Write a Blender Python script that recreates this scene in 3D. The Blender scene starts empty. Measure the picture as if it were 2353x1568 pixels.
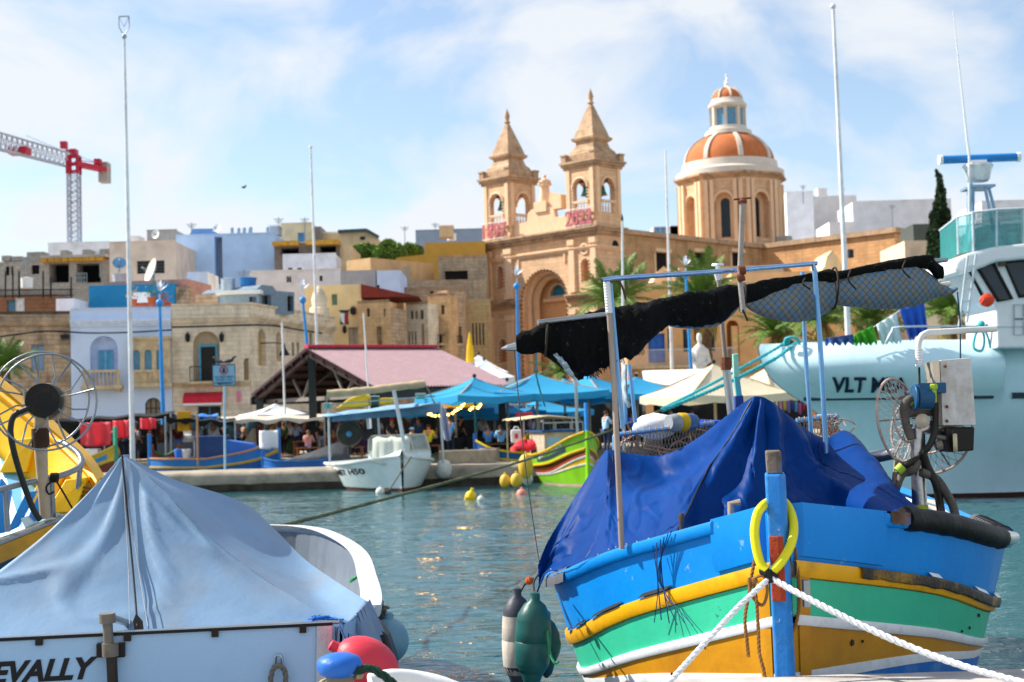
import bpy,bmesh,math,random
from mathutils import Vector as V,Matrix,noise
from mathutils.geometry import tessellate_polygon
random.seed(7)
SCN=bpy.context.scene
COL=SCN.collection
# camera
FPX,CX,CY=3268.0,1176.5,784.0
PITCH=math.atan(166/FPX);ROLL=math.radians(1.6)
CAMP=V((0,0,2.7))
_F=V((0,math.cos(PITCH),math.sin(PITCH)));_R0=V((1,0,0));_U0=V((0,-math.sin(PITCH),math.cos(PITCH)))
_U=_U0*math.cos(ROLL)+_R0*math.sin(ROLL);_R=_R0*math.cos(ROLL)-_U0*math.sin(ROLL)
cam=bpy.data.cameras.new('camera');camo=bpy.data.objects.new('camera',cam);COL.objects.link(camo)
camo.matrix_world=Matrix.Translation(CAMP)@Matrix((_R,_U,-_F)).transposed().to_4x4()
cam.sensor_width=36;cam.lens=36*FPX/2353.0
cam.clip_start=.1;cam.clip_end=3000
cam.dof.use_dof=True;cam.dof.focus_distance=9.6;cam.dof.aperture_fstop=3.2
SCN.camera=camo
# light
SUN=V((-.72,.22,.66)).normalized()
sl=bpy.data.lights.new('sun','SUN');sl.energy=5.0;sl.angle=math.radians(.5);sl.color=(1,.93,.82)
so=bpy.data.objects.new('sun',sl);COL.objects.link(so);so.rotation_euler=SUN.to_track_quat('Z','Y').to_euler()
W=bpy.data.worlds.new('World');SCN.world=W;W.use_nodes=True
nt=W.node_tree;nt.nodes.clear()
def _n(t,**k):
 n=nt.nodes.new(t)
 for a,b in k.items():setattr(n,a,b)
 return n
lk=nt.links.new
sky=_n('ShaderNodeTexSky',sky_type='NISHITA',sun_disc=False,sun_elevation=math.asin(SUN.z),sun_rotation=math.atan2(SUN.x,SUN.y),air_density=1.0,dust_density=.3,ozone_density=1.5)
bg=_n('ShaderNodeBackground');bg.inputs[1].default_value=.11
lk(sky.outputs[0],bg.inputs[0])
tc=_n('ShaderNodeTexCoord');mp=_n('ShaderNodeMapping');mp.inputs['Scale'].default_value=(7.2,7.2,11.5);mp.inputs['Location'].default_value=(2.7,1.9,.85);mp.inputs['Rotation'].default_value=(0,.25,0)
lk(tc.outputs['Generated'],mp.inputs[0])
nz=_n('ShaderNodeTexNoise');nz.inputs['Scale'].default_value=1.0;nz.inputs['Detail'].default_value=9;nz.inputs['Roughness'].default_value=.52;nz.inputs['Distortion'].default_value=.35
lk(mp.outputs[0],nz.inputs[0])
cr=_n('ShaderNodeValToRGB');cr.color_ramp.elements[0].position=.41;cr.color_ramp.elements[1].position=.585
cr.color_ramp.elements[0].color=(.12,.12,.12,1);cr.color_ramp.elements[1].color=(.92,.92,.92,1)
lk(nz.outputs[0],cr.inputs[0])
bg2=_n('ShaderNodeBackground');bg2.inputs[0].default_value=(.93,.96,1.0,1);bg2.inputs[1].default_value=.58
mx=_n('ShaderNodeMixShader');wo=_n('ShaderNodeOutputWorld')
lk(cr.outputs[0],mx.inputs[0]);lk(bg.outputs[0],mx.inputs[1]);lk(bg2.outputs[0],mx.inputs[2]);lk(mx.outputs[0],wo.inputs[0])
SCN.view_settings.view_transform='Standard';SCN.view_settings.look='None';SCN.view_settings.gamma=1
SCN.view_settings.exposure=.76
try:
 SCN.cycles.use_denoising=True;SCN.cycles.sample_clamp_indirect=4;SCN.cycles.max_bounces=6;SCN.cycles.caustics_refractive=False
 SCN.cycles.transparent_max_bounces=8
except Exception:pass
# picture helpers: a pixel plus a distance gives a point in the place
def ray(px,py):return _F*FPX+_R*(px-CX)+_U*(CY-py)
def at(px,py,d):r=ray(px,py);return CAMP+r*(d/r.y)
def onz(px,py,z):r=ray(px,py);return CAMP+r*((z-CAMP.z)/r.z)
def mpp(d):return d/FPX
def Q(x0,y0,k):return lambda zx,zy:((x0+zx/k)*.9412,(y0+zy/k)*.9412)
X,Y,Z=V((1,0,0)),V((0,1,0)),V((0,0,1))
# materials
def srgb(h):
 if isinstance(h,str):
  h=h.lstrip('#');h=tuple(int(h[i:i+2],16) for i in (0,2,4))
 return tuple((v/255/12.92) if v/255<.04045 else ((v/255+.055)/1.055)**2.4 for v in h)+(1,)
_mats={}
def mat(name,col,rough=.6,metal=0,var=.14,vs=3.,bump=.12,bs=40.,spec=.3,coat=0.,stain=None,trans=0.,emit=None,brick=None,alpha=None,wave=None,streak=0.,sheen=0,zs=1.,tl=0.,chip=None):
 """procedural material. stain=(hex, amount, scale); brick=(w,h,mortar_hex,size); streak=vertical weathering; wave=(scale,depth) fine ribs"""
 if name in _mats:return _mats[name]
 m=bpy.data.materials.new(name);m.use_nodes=True;_mats[name]=m
 T=m.node_tree;N=T.nodes;L=T.links.new;N.clear()
 out=N.new('ShaderNodeOutputMaterial');b=N.new('ShaderNodeBsdfPrincipled');L(b.outputs[0],out.inputs[0])
 b.inputs['Roughness'].default_value=rough;b.inputs['Metallic'].default_value=metal;b.inputs['Specular IOR Level'].default_value=spec
 if coat:b.inputs['Coat Weight'].default_value=coat;b.inputs['Coat Roughness'].default_value=.15
 if trans:b.inputs['Transmission Weight'].default_value=trans
 if tl:
  tr_=N.new('ShaderNodeBsdfTranslucent');ms_=N.new('ShaderNodeMixShader');ms_.inputs[0].default_value=tl;L(b.outputs[0],ms_.inputs[1]);L(tr_.outputs[0],ms_.inputs[2]);L(ms_.outputs[0],out.inputs[0]);tr_.inputs[0].default_value=srgb(col)
 if alpha is not None:b.inputs['Alpha'].default_value=alpha
 c=srgb(col)
 t=N.new('ShaderNodeTexCoord');mp=N.new('ShaderNodeMapping');mp.inputs['Scale'].default_value=(1,1,zs);L(t.outputs['Object'],mp.inputs[0]);vec=mp.outputs[0]
 def noise_(sc,det=5,r=.6,v=None):
  n=N.new('ShaderNodeTexNoise');n.inputs['Scale'].default_value=sc;n.inputs['Detail'].default_value=det;n.inputs['Roughness'].default_value=r;L(v or vec,n.inputs[0]);return n.outputs[0]
 def mixc(f,a,bb,ty='MIX'):
  n=N.new('ShaderNodeMix');n.data_type='RGBA';n.blend_type=ty
  if isinstance(f,float):n.inputs[0].default_value=f
  else:L(f,n.inputs[0])
  for i,q in ((6,a),(7,bb)):
   if isinstance(q,tuple):n.inputs[i].default_value=q
   else:L(q,n.inputs[i])
  return n.outputs[2]
 def ramp(f,a,bb):
  n=N.new('ShaderNodeMapRange');n.inputs[1].default_value=a;n.inputs[2].default_value=bb;L(f,n.inputs[0]);return n.outputs[0]
 cur=c;h=None
 if brick:
  sx=N.new('ShaderNodeSeparateXYZ');L(t.outputs['Object'],sx.inputs[0]);ad=N.new('ShaderNodeMath');L(sx.outputs[0],ad.inputs[0]);L(sx.outputs[1],ad.inputs[1])
  cb=N.new('ShaderNodeCombineXYZ');L(ad.outputs[0],cb.inputs[0]);L(sx.outputs[2],cb.inputs[1])
  br=N.new('ShaderNodeTexBrick');L(cb.outputs[0],br.inputs[0]);br.inputs['Scale'].default_value=1;br.inputs['Brick Width'].default_value=brick[0];br.inputs['Row Height'].default_value=brick[1]
  br.inputs['Mortar Size'].default_value=brick[3] if len(brick)>3 else.012;br.inputs['Color1'].default_value=tuple(min(1,v*1.06) for v in c[:3])+(1,);br.inputs['Color2'].default_value=tuple(v*.9 for v in c[:3])+(1,);br.inputs['Mortar'].default_value=srgb(brick[2])
  cur=br.outputs[0];h=br.outputs[1]
 if var:
  f=ramp(noise_(vs),.32,.68)
  if isinstance(cur,tuple):cur=mixc(f,tuple(v*(1-var) for v in c[:3])+(1,),tuple(min(1,v*(1+var)) for v in c[:3])+(1,))
  else:
   g=mixc(f,(1-var,)*3+(1,),(1+var*.6,)*3+(1,));cur=mixc(1.0,cur,g,'MULTIPLY')
 if stain:
  f=ramp(noise_(stain[2],7,.65),.5,.68);mu=N.new('ShaderNodeMath');mu.operation='MULTIPLY';L(f,mu.inputs[0]);mu.inputs[1].default_value=stain[1]
  cur=mixc(mu.outputs[0],cur,srgb(stain[0]))
 if streak:
  m2=N.new('ShaderNodeMapping');m2.inputs['Scale'].default_value=(1.6,1.6,.16);L(t.outputs['Object'],m2.inputs[0])
  f=ramp(noise_(1.3,6,.7,m2.outputs[0]),.5,.72);mu=N.new('ShaderNodeMath');mu.operation='MULTIPLY';L(f,mu.inputs[0]);mu.inputs[1].default_value=streak
  cur=mixc(mu.outputs[0],cur,srgb('4a4038'))
 if chip:cur=mixc(ramp(noise_(chip[2],8,.75),chip[1],chip[1]+.025),cur,srgb(chip[0]))
 if isinstance(cur,tuple):b.inputs['Base Color'].default_value=cur
 else:L(cur,b.inputs['Base Color'])
 if emit:
  b.inputs['Emission Color'].default_value=srgb(emit[0]);b.inputs['Emission Strength'].default_value=emit[1]
 if rough>.05 and rough<.95 and metal<.5:
  rr=N.new('ShaderNodeMapRange');L(noise_(vs*2.3),rr.inputs[0]);rr.inputs[3].default_value=max(.02,rough-.12);rr.inputs[4].default_value=min(1,rough+.12);L(rr.outputs[0],b.inputs['Roughness'])
 if bump:
  bp=N.new('ShaderNodeBump');bp.inputs['Strength'].default_value=bump;bp.inputs['Distance'].default_value=.02;L(noise_(bs,6),bp.inputs['Height']);last=bp
  if h is not None:
   b2=N.new('ShaderNodeBump');b2.invert=True;b2.inputs['Strength'].default_value=.6;b2.inputs['Distance'].default_value=.03;L(h,b2.inputs['Height']);L(bp.outputs[0],b2.inputs['Normal']);last=b2
  if wave:
   wv=N.new('ShaderNodeTexWave');wv.inputs['Scale'].default_value=wave[0];wv.bands_direction=wave[2] if len(wave)>2 else 'X';wv.inputs['Distortion'].default_value=.6;L(t.outputs['Object'],wv.inputs[0])
   b3=N.new('ShaderNodeBump');b3.inputs['Strength'].default_value=wave[1];b3.inputs['Distance'].default_value=.01;L(wv.outputs[0],b3.inputs['Height']);L(last.outputs[0],b3.inputs['Normal']);last=b3
  L(last.outputs[0],b.inputs['Normal'])
 return m
 # scene graph helpers
MW={}
def setp(o,label=None,cat=None,group=None,kind=None):
 if label:o['label']=label
 if cat:o['category']=cat
 if group:o['group']=group
 if kind:o['kind']=kind
 return o
def thing(name,label,cat,loc,group=None,rz=0.):
 o=bpy.data.objects.new(name,None);COL.objects.link(o);o.location=loc;o.rotation_euler=(0,0,rz);o.empty_display_size=.2
 MW[o.name]=Matrix.Translation(V(loc))@Matrix.Rotation(rz,4,'Z')
 return setp(o,label,cat,group)
def copytree(o,parent=None):
 c=o.copy();COL.objects.link(c)
 if parent:c.parent=parent
 for ch in list(o.children):copytree(ch,c)
 return c
def smooth_by(me,ang):
 me.polygons.foreach_set('use_smooth',[True]*len(me.polygons))
 try:me.set_sharp_from_angle(angle=math.radians(ang))
 except Exception:pass
class M:
 def __init__(s):s.v=[];s.f=[]
 def add(s,vs,fs):
  o=len(s.v);s.v+=[tuple(v) for v in vs];s.f+=[tuple(i+o for i in f) for f in fs];return s
 def box(s,c,size,rz=0.,rot=None):
  c=V(c);h=V(size)/2;mt=rot or Matrix.Rotation(rz,3,'Z')
  vs=[c+mt@V((h.x*a,h.y*b,h.z*d)) for a in (-1,1) for b in (-1,1) for d in (-1,1)]
  return s.add(vs,[(0,1,3,2),(4,6,7,5),(0,4,5,1),(2,3,7,6),(0,2,6,4),(1,5,7,3)])
 def lohi(s,lo,hi):
  lo=V(lo);hi=V(hi);return s.box((lo+hi)/2,hi-lo)
 def bar(s,a,b,w,h=None,up=Z):
  a=V(a);b=V(b);d=(b-a);l=d.length;d.normalize();h=h or w
  x=d.cross(up)
  if x.length<1e-4:x=d.cross(X)
  x.normalize();y=x.cross(d)
  vs=[p+x*(w/2*i)+y*(h/2*j) for p in (a,b) for i,j in ((-1,-1),(1,-1),(1,1),(-1,1))]
  return s.add(vs,[(3,2,1,0),(4,5,6,7)]+[(i,(i+1)%4,4+(i+1)%4,4+i) for i in range(4)])
 def tube(s,pts,r,n=8,closed=False,cap=True,flat=None):
  pts=[V(p) for p in pts];k=len(pts);rs=r if isinstance(r,(list,tuple)) else [r]*k
  vs=[];x=None
  for i,p in enumerate(pts):
   a=pts[(i-1)%k] if closed or i>0 else p;b=pts[(i+1)%k] if closed or i<k-1 else p
   t=(b-a);t=t.normalized() if t.length>1e-9 else Z
   if x is None:
    x=t.cross(Z)
    if x.length<.05:x=t.cross(X)
   else:x=x-t*x.dot(t)
   if x.length<1e-6:x=t.cross(X)
   x.normalize();y=t.cross(x)
   for j in range(n):
    an=2*math.pi*j/n;vs.append(p+x*(math.cos(an)*rs[i])+y*(math.sin(an)*rs[i]*(flat or 1)))
  fs=[]
  for i in range(k if closed else k-1):
   for j in range(n):
    a=i*n+j;b=i*n+(j+1)%n;c=((i+1)%k)*n
    fs.append((a,b,c+(j+1)%n,c+j))
  if cap and not closed:fs+=[tuple(range(n))[::-1],tuple((k-1)*n+j for j in range(n))]
  return s.add(vs,fs)
 def lathe(s,prof,c=(0,0,0),n=16,axis=None,ph=0.):
  c=V(c);q=(axis or Z).normalized().to_track_quat('Z','Y');vs=[];k=len(prof)
  for r,z in prof:
   for j in range(n):
    a=2*math.pi*j/n+ph;vs.append(c+q@V((r*math.cos(a),r*math.sin(a),z)))
  fs=[(i*n+j,i*n+(j+1)%n,(i+1)*n+(j+1)%n,(i+1)*n+j) for i in range(k-1) for j in range(n)]
  fs+=[tuple(range(n))[::-1],tuple((k-1)*n+j for j in range(n))]
  return s.add(vs,fs)
 def ball(s,c,r,n=14,sz=1.,axis=None):
  m=max(6,n//2);return s.lathe([(max(.001,r*math.sin(math.pi*i/m)),-r*sz*math.cos(math.pi*i/m)) for i in range(m+1)],c,n,axis)
 def prism(s,poly,vec):
  k=len(poly);vec=V(vec);vs=[V(p) for p in poly]+[V(p)+vec for p in poly]
  return s.add(vs,[tuple(range(k))[::-1],tuple(range(k,2*k))]+[(i,(i+1)%k,k+(i+1)%k,k+i) for i in range(k)])
 def grid(s,rows,closed=False):
  m=len(rows[0]);vs=[p for r in rows for p in r];fs=[]
  for i in range(len(rows)-1):
   for j in range(m if closed else m-1):
    a=i*m+j;b=i*m+(j+1)%m;fs.append((a,b,b+m,a+m))
  return s.add(vs,fs)
 def rope(s,pts,r,pitch=None,strands=3,n=6,step=None,sag=0.):
  """a laid rope: strands wound round a spline through pts"""
  pts=spline(pts,step or r*1.1);pitch=pitch or r*7;rs=r*.56
  for k in range(strands):
   q=[];L_=0;x=None
   for i,p in enumerate(pts):
    t=(pts[min(i+1,len(pts)-1)]-pts[max(i-1,0)]).normalized()
    if i:L_+=(p-pts[i-1]).length
    if x is None:x=t.cross(Z) if abs(t.z)<.95 else t.cross(X)
    x=(x-t*x.dot(t)).normalized();y=t.cross(x)
    a=2*math.pi*(L_/pitch+k/strands);q.append(p+x*(math.cos(a)*r*.5)+y*(math.sin(a)*r*.5))
   s.tube(q,rs,n)
  return s
 def build(s,name,m,parent=None,sm=None,local=False,kind=None,label=None,thick=0.,bev=0.):
  me=bpy.data.meshes.new(name);o=bpy.data.objects.new(name,me);vs=s.v
  if parent is not None:
   if not local:inv=MW[parent.name].inverted();vs=[inv@V(v) for v in vs]
   o.parent=parent
  elif not local:
   lo=[min(v[i] for v in vs) for i in range(3)];hi=[max(v[i] for v in vs) for i in range(3)]
   c=V(((lo[0]+hi[0])/2,(lo[1]+hi[1])/2,lo[2]));vs=[V(v)-c for v in vs];o.location=c
  me.from_pydata([tuple(v) for v in vs],[],s.f);me.update()
  COL.objects.link(o);MW[o.name]=MW[parent.name] if parent is not None else Matrix.Translation(o.location)
  if m is not None:me.materials.append(m)
  if sm:smooth_by(me,sm)
  if thick:
   d=o.modifiers.new('thickness','SOLIDIFY');d.thickness=thick;d.offset=0
  if bev:
   d=o.modifiers.new('soft edges','BEVEL');d.width=bev;d.segments=2;d.limit_method='ANGLE'
  if kind:o['kind']=kind
  if label:o['label']=label
  return o
def spline(pts,step):
 """Catmull-Rom through pts, resampled about every step metres"""
 pts=[V(p) for p in pts]
 if len(pts)<3:
  n=max(2,int((pts[1]-pts[0]).length/step));return [pts[0].lerp(pts[1],i/n) for i in range(n+1)]
 out=[]
 for i in range(len(pts)-1):
  p0=pts[max(i-1,0)];p1=pts[i];p2=pts[i+1];p3=pts[min(i+2,len(pts)-1)]
  n=max(2,int((p2-p1).length/step))
  for k in range(n):
   t=k/n;out.append(.5*((2*p1)+(p2-p0)*t+(2*p0-5*p1+4*p2-p3)*t*t+(3*p1-p0-3*p2+p3)*t**3))
 return out+[pts[-1]]
def lerp(a,b,t):return a+(b-a)*t
def interp(xs,ys,x):
 if x<=xs[0]:return ys[0]
 for i in range(len(xs)-1):
  if x<=xs[i+1]:return lerp(ys[i],ys[i+1],(x-xs[i])/(xs[i+1]-xs[i]))
 return ys[-1]
def sinterp(xs,ys,x):
 """smooth (monotone-ish) interpolation"""
 n=len(xs)
 if x<=xs[0]:return ys[0]
 if x>=xs[-1]:return ys[-1]
 for i in range(n-1):
  if x<=xs[i+1]:
   h=xs[i+1]-xs[i];t=(x-xs[i])/h
   m0=(ys[i+1]-ys[i-1])/(xs[i+1]-xs[i-1]) if i else (ys[1]-ys[0])/h
   m1=(ys[i+2]-ys[i])/(xs[i+2]-xs[i]) if i<n-2 else (ys[i+1]-ys[i])/h
   return (2*t**3-3*t**2+1)*ys[i]+(t**3-2*t**2+t)*h*m0+(-2*t**3+3*t**2)*ys[i+1]+(t**3-t**2)*h*m1
def lettering(txt,name,m,parent,origin,xdir,ydir,height,ext=.004,shear=0.,bold=0.,width=1.):
 """flat lettering standing on a surface: origin is its lower left corner"""
 cu=bpy.data.curves.new(name,'FONT');cu.body=txt;cu.extrude=ext;cu.shear=shear;cu.offset=bold;cu.resolution_u=3
 o=bpy.data.objects.new(name,cu);COL.objects.link(o);bpy.context.view_layer.update()
 me=bpy.data.meshes.new_from_object(o.evaluated_get(bpy.context.evaluated_depsgraph_get()));bpy.data.objects.remove(o)
 zs=[v.co.y for v in me.vertices];x0=min(v.co.x for v in me.vertices);k=height/(max(zs)-min(zs));y0=min(zs)
 xd=V(xdir).normalized();yd=V(ydir).normalized();zd=xd.cross(yd);inv=MW[parent.name].inverted()
 for v in me.vertices:v.co=inv@(V(origin)+xd*((v.co.x-x0)*k*width)+yd*((v.co.y-y0)*k)+zd*v.co.z)
 me.name=name;me.materials.clear();me.materials.append(m)
 r=bpy.data.objects.new(name,me);COL.objects.link(r);r.parent=parent;MW[r.name]=MW[parent.name];return r
 # shared materials
GLASS=mat('dark window glass','1c2a33',.08,var=.1,bump=0)
DARK=mat('dark opening','14110f',.9,var=.1,bump=0)
STEEL=mat('stainless steel','b9bdc0',.25,1,var=.1,bump=.05)
GALV=mat('galvanised steel','9aa3a8',.42,.85,var=.2,bump=.15,stain=('7a5a40',.35,6))
WHITE=mat('white paint','e4e6e6',.4,var=.05)
BLACK=mat('black rubber','141517',.55,var=.2)
LAMPBLUE=mat('sky blue lamp paint','2e8fd8',.4)
WOOD=mat('weathered pale wood','8f8173',.8,bump=.3,zs=.15,vs=8)
IRON=mat('black iron','1d1e20',.6)
STONE_T=mat('trim limestone','c9b48f',.85,var=.2,stain=('6d5f4c',.5,1.4),streak=.25)
ROPEW=mat('white rope','d9dde2',.8,var=.1);ROPEG=mat('grey weathered rope','6f6a58',.9,var=.3);ROPEB=mat('brown hemp rope','8a6238',.9,var=.3)
# STRUCTURE: water, quays, hillside
def water_material():
 m=bpy.data.materials.new('harbour water');m.use_nodes=True;T=m.node_tree;N=T.nodes;L=T.links.new
 b=N['Principled BSDF'];b.inputs['Base Color'].default_value=(.018,.088,.1,1);b.inputs['Roughness'].default_value=.02;b.inputs['IOR'].default_value=1.4
 t=N.new('ShaderNodeTexCoord');prev=None
 for sc,k,dist,det in (((1.2,3.6,1),1.0,.05,2),((4.5,11.,1),1.0,.008,2)):
  mp=N.new('ShaderNodeMapping');mp.inputs['Scale'].default_value=sc;mp.inputs['Rotation'].default_value=(0,0,.12);L(t.outputs['Object'],mp.inputs[0])
  n=N.new('ShaderNodeTexNoise');n.inputs['Scale'].default_value=1;n.inputs['Detail'].default_value=det;n.inputs['Distortion'].default_value=.4;L(mp.outputs[0],n.inputs[0])
  p=N.new('ShaderNodeBump');p.inputs['Strength'].default_value=k;p.inputs['Distance'].default_value=dist;L(n.outputs[0],p.inputs['Height'])
  if prev:L(prev.outputs[0],p.inputs['Normal'])
  prev=p
 L(prev.outputs[0],b.inputs['Normal']);return m
WATER=water_material()
def sea():
 import numpy as np
 rg=np.random.default_rng(5);ny,nx=640,560
 ys=np.concatenate([[2.],7.2*(58/7.2)**(np.arange(ny-2)/(ny-3)),[70.]]);ts=np.concatenate([[-20.],np.linspace(-.55,.55,nx-2),[20.]])
 Yg=np.repeat(ys[:,None],nx,1);Xg=Yg*ts[None,:];H=np.zeros_like(Xg)
 for lam,slope,n in ((5.,.014,4),(2.4,.022,7),(1.2,.027,9),(.62,.027,12),(.33,.018,10)):
  for i in range(n):
   l=lam*rg.uniform(.75,1.3);a=rg.normal(math.pi/2,.42);k=2*math.pi/l;ph=rg.uniform(0,6.28);amp=slope*l/(2*math.pi)*rg.uniform(.5,1.1)
   gx=.6+.55*np.sin(Xg*rg.uniform(.08,.35)/lam**.5+Yg*rg.uniform(.1,.4)/lam**.5+rg.uniform(0,6.28));w=Xg*k*math.cos(a)+Yg*k*math.sin(a)+ph
   H+=amp*gx*np.sin(w+.35*np.sin(w*.37+ph))*np.clip(1.25-Yg*(.0042/l)*1.6,0,1)
 H[:,0]=H[:,-1]=0;H[0]=H[-1]=0
 co=np.stack([Xg,Yg,H],-1).reshape(-1,3).astype(np.float32);idx=np.arange(ny*nx).reshape(ny,nx);q=np.stack([idx[:-1,:-1],idx[:-1,1:],idx[1:,1:],idx[1:,:-1]],-1).reshape(-1,4)
 me=bpy.data.meshes.new('water');me.vertices.add(len(co));me.vertices.foreach_set('co',co.ravel());me.loops.add(q.size);me.loops.foreach_set('vertex_index',q.ravel().astype(np.int32));me.polygons.add(len(q));me.polygons.foreach_set('loop_start',np.arange(0,q.size,4,dtype=np.int32));me.update(calc_edges=True);me.polygons.foreach_set('use_smooth',[True]*len(q));me.materials.append(WATER);o=bpy.data.objects.new('water',me);COL.objects.link(o);o['kind']='structure'
sea()
CONC=mat('old harbour concrete','a49a8a',.9,var=.25,vs=1.2,stain=('4c463c',.6,1.1),bump=.5,bs=9)
CONCD=mat('weedy concrete','3f3a2f',.9,var=.4,vs=2,stain=('1c1c14',.8,1.5),bump=.6,bs=9)
PAVE=mat('quay paving','a89c88',.9,var=.2,stain=('6b6256',.4,.6))
def sheet(x0,x1,y0,y1,zf,nx,ny):return [[V((lerp(x0,x1,i/nx),lerp(y0,y1,j/ny),zf(lerp(x0,x1,i/nx),lerp(y0,y1,j/ny)))) for i in range(nx+1)] for j in range(ny+1)]
def sst(t):t=max(0,min(1,t));return t*t*(3-2*t)
def hillz(x,y):
 return.9+11*sst((y-112)/60)*sst((8-x)/30)+9*sst((y-190)/90)
m=M();m.grid(sheet(-420,420,66,900,hillz,60,60));m.add([(-420,66,.9),(420,66,.9),(420,66,-1),(-420,66,-1)],[(0,1,2,3)])
m.build('ground',PAVE,kind='structure',sm=30)
# the jetty in front of the moored boats: slab top with a rounded worn lip and a weedy foot
JY0,JY1=54.3,57.0
jl,jr=-26.,9.2
m=M();rows=[]
for (dy,z) in ((.12,-.6),(.06,.0),(0,.28),(.0,.6),(.05,.72),(.2,.78),(2.7,.78),(2.75,-.6)):
 rows.append([V((jl+(jr-jl)*i/60,JY0+dy+.05*noise.noise((i*.6,dy*2,z*3)),z+(.03*noise.noise((i*.9,z,3)) if z>0 else 0))) for i in range(61)])
m.grid(rows);m.build('jetty',CONC,kind='structure',sm=50)
m=M();m.grid([[V((jl+(jr-jl)*i/60,JY0-.035+.02*noise.noise((i*.7,z,1)),z+(.05*noise.noise((i*.8,1,2)) if z>.1 else 0))) for i in range(61)] for z in (-.3,.1,.3)]);m.build('tide_line',CONCD,kind='structure')
# the near quay the photographer stands on, only its worn edge shows
m=M();rows=[]
for dy,z in ((0,-.8),(0,1.06),(-.03,1.12),(-.1,1.15),(-5,1.15)):
 rows.append([V((x,8.35+.0*x+dy-(.55 if x<.9 else 0)*sst((.9-x)/.6),z+.006*noise.noise((x*3,dy,2)))) for x in [-5+i*.1 for i in range(110)]])
m.grid(rows);m.build('quay_edge',mat('bright quay concrete','b0aaa6',.9,var=.2,vs=4,stain=('8a8178',.4,3)),kind='structure',sm=40)
# facade tool
def arch_poly(u0,w0,u1,w1,rise=None,n=12):
 r=(u1-u0)/2;rise=r if rise is None else rise;c=(u0+u1)/2;ws=w1-rise
 return [(u0,w0),(u1,w0)]+[(c+r*math.cos(math.pi*i/n),ws+rise*math.sin(math.pi*i/n)) for i in range(n+1)]
def rect_poly(u0,w0,u1,w1):return [(u0,w0),(u1,w0),(u1,w1),(u0,w1)]
def pierced(m,o,xd,yd,outline,holes,depths):
 """a wall face with real openings: face pierced by holes, each with reveals of its own depth running inward (yd)"""
 o=V(o);xd=V(xd);yd=V(yd);polys=[outline]+holes
 P3=[[V((a,b,0)) for a,b in p] for p in polys]
 tri=tessellate_polygon(P3);flat=[q for p in P3 for q in p]
 m.add([o+xd*q.x+Z*q.y for q in flat],[tuple(t) for t in tri])
 for h,d in zip(holes,depths):
  k=len(h);vs=[o+xd*a+Z*b for a,b in h]+[o+xd*a+Z*b+yd*d for a,b in h]
  m.add(vs,[(i,(i+1)%k,k+(i+1)%k,k+i) for i in range(k)])
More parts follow.
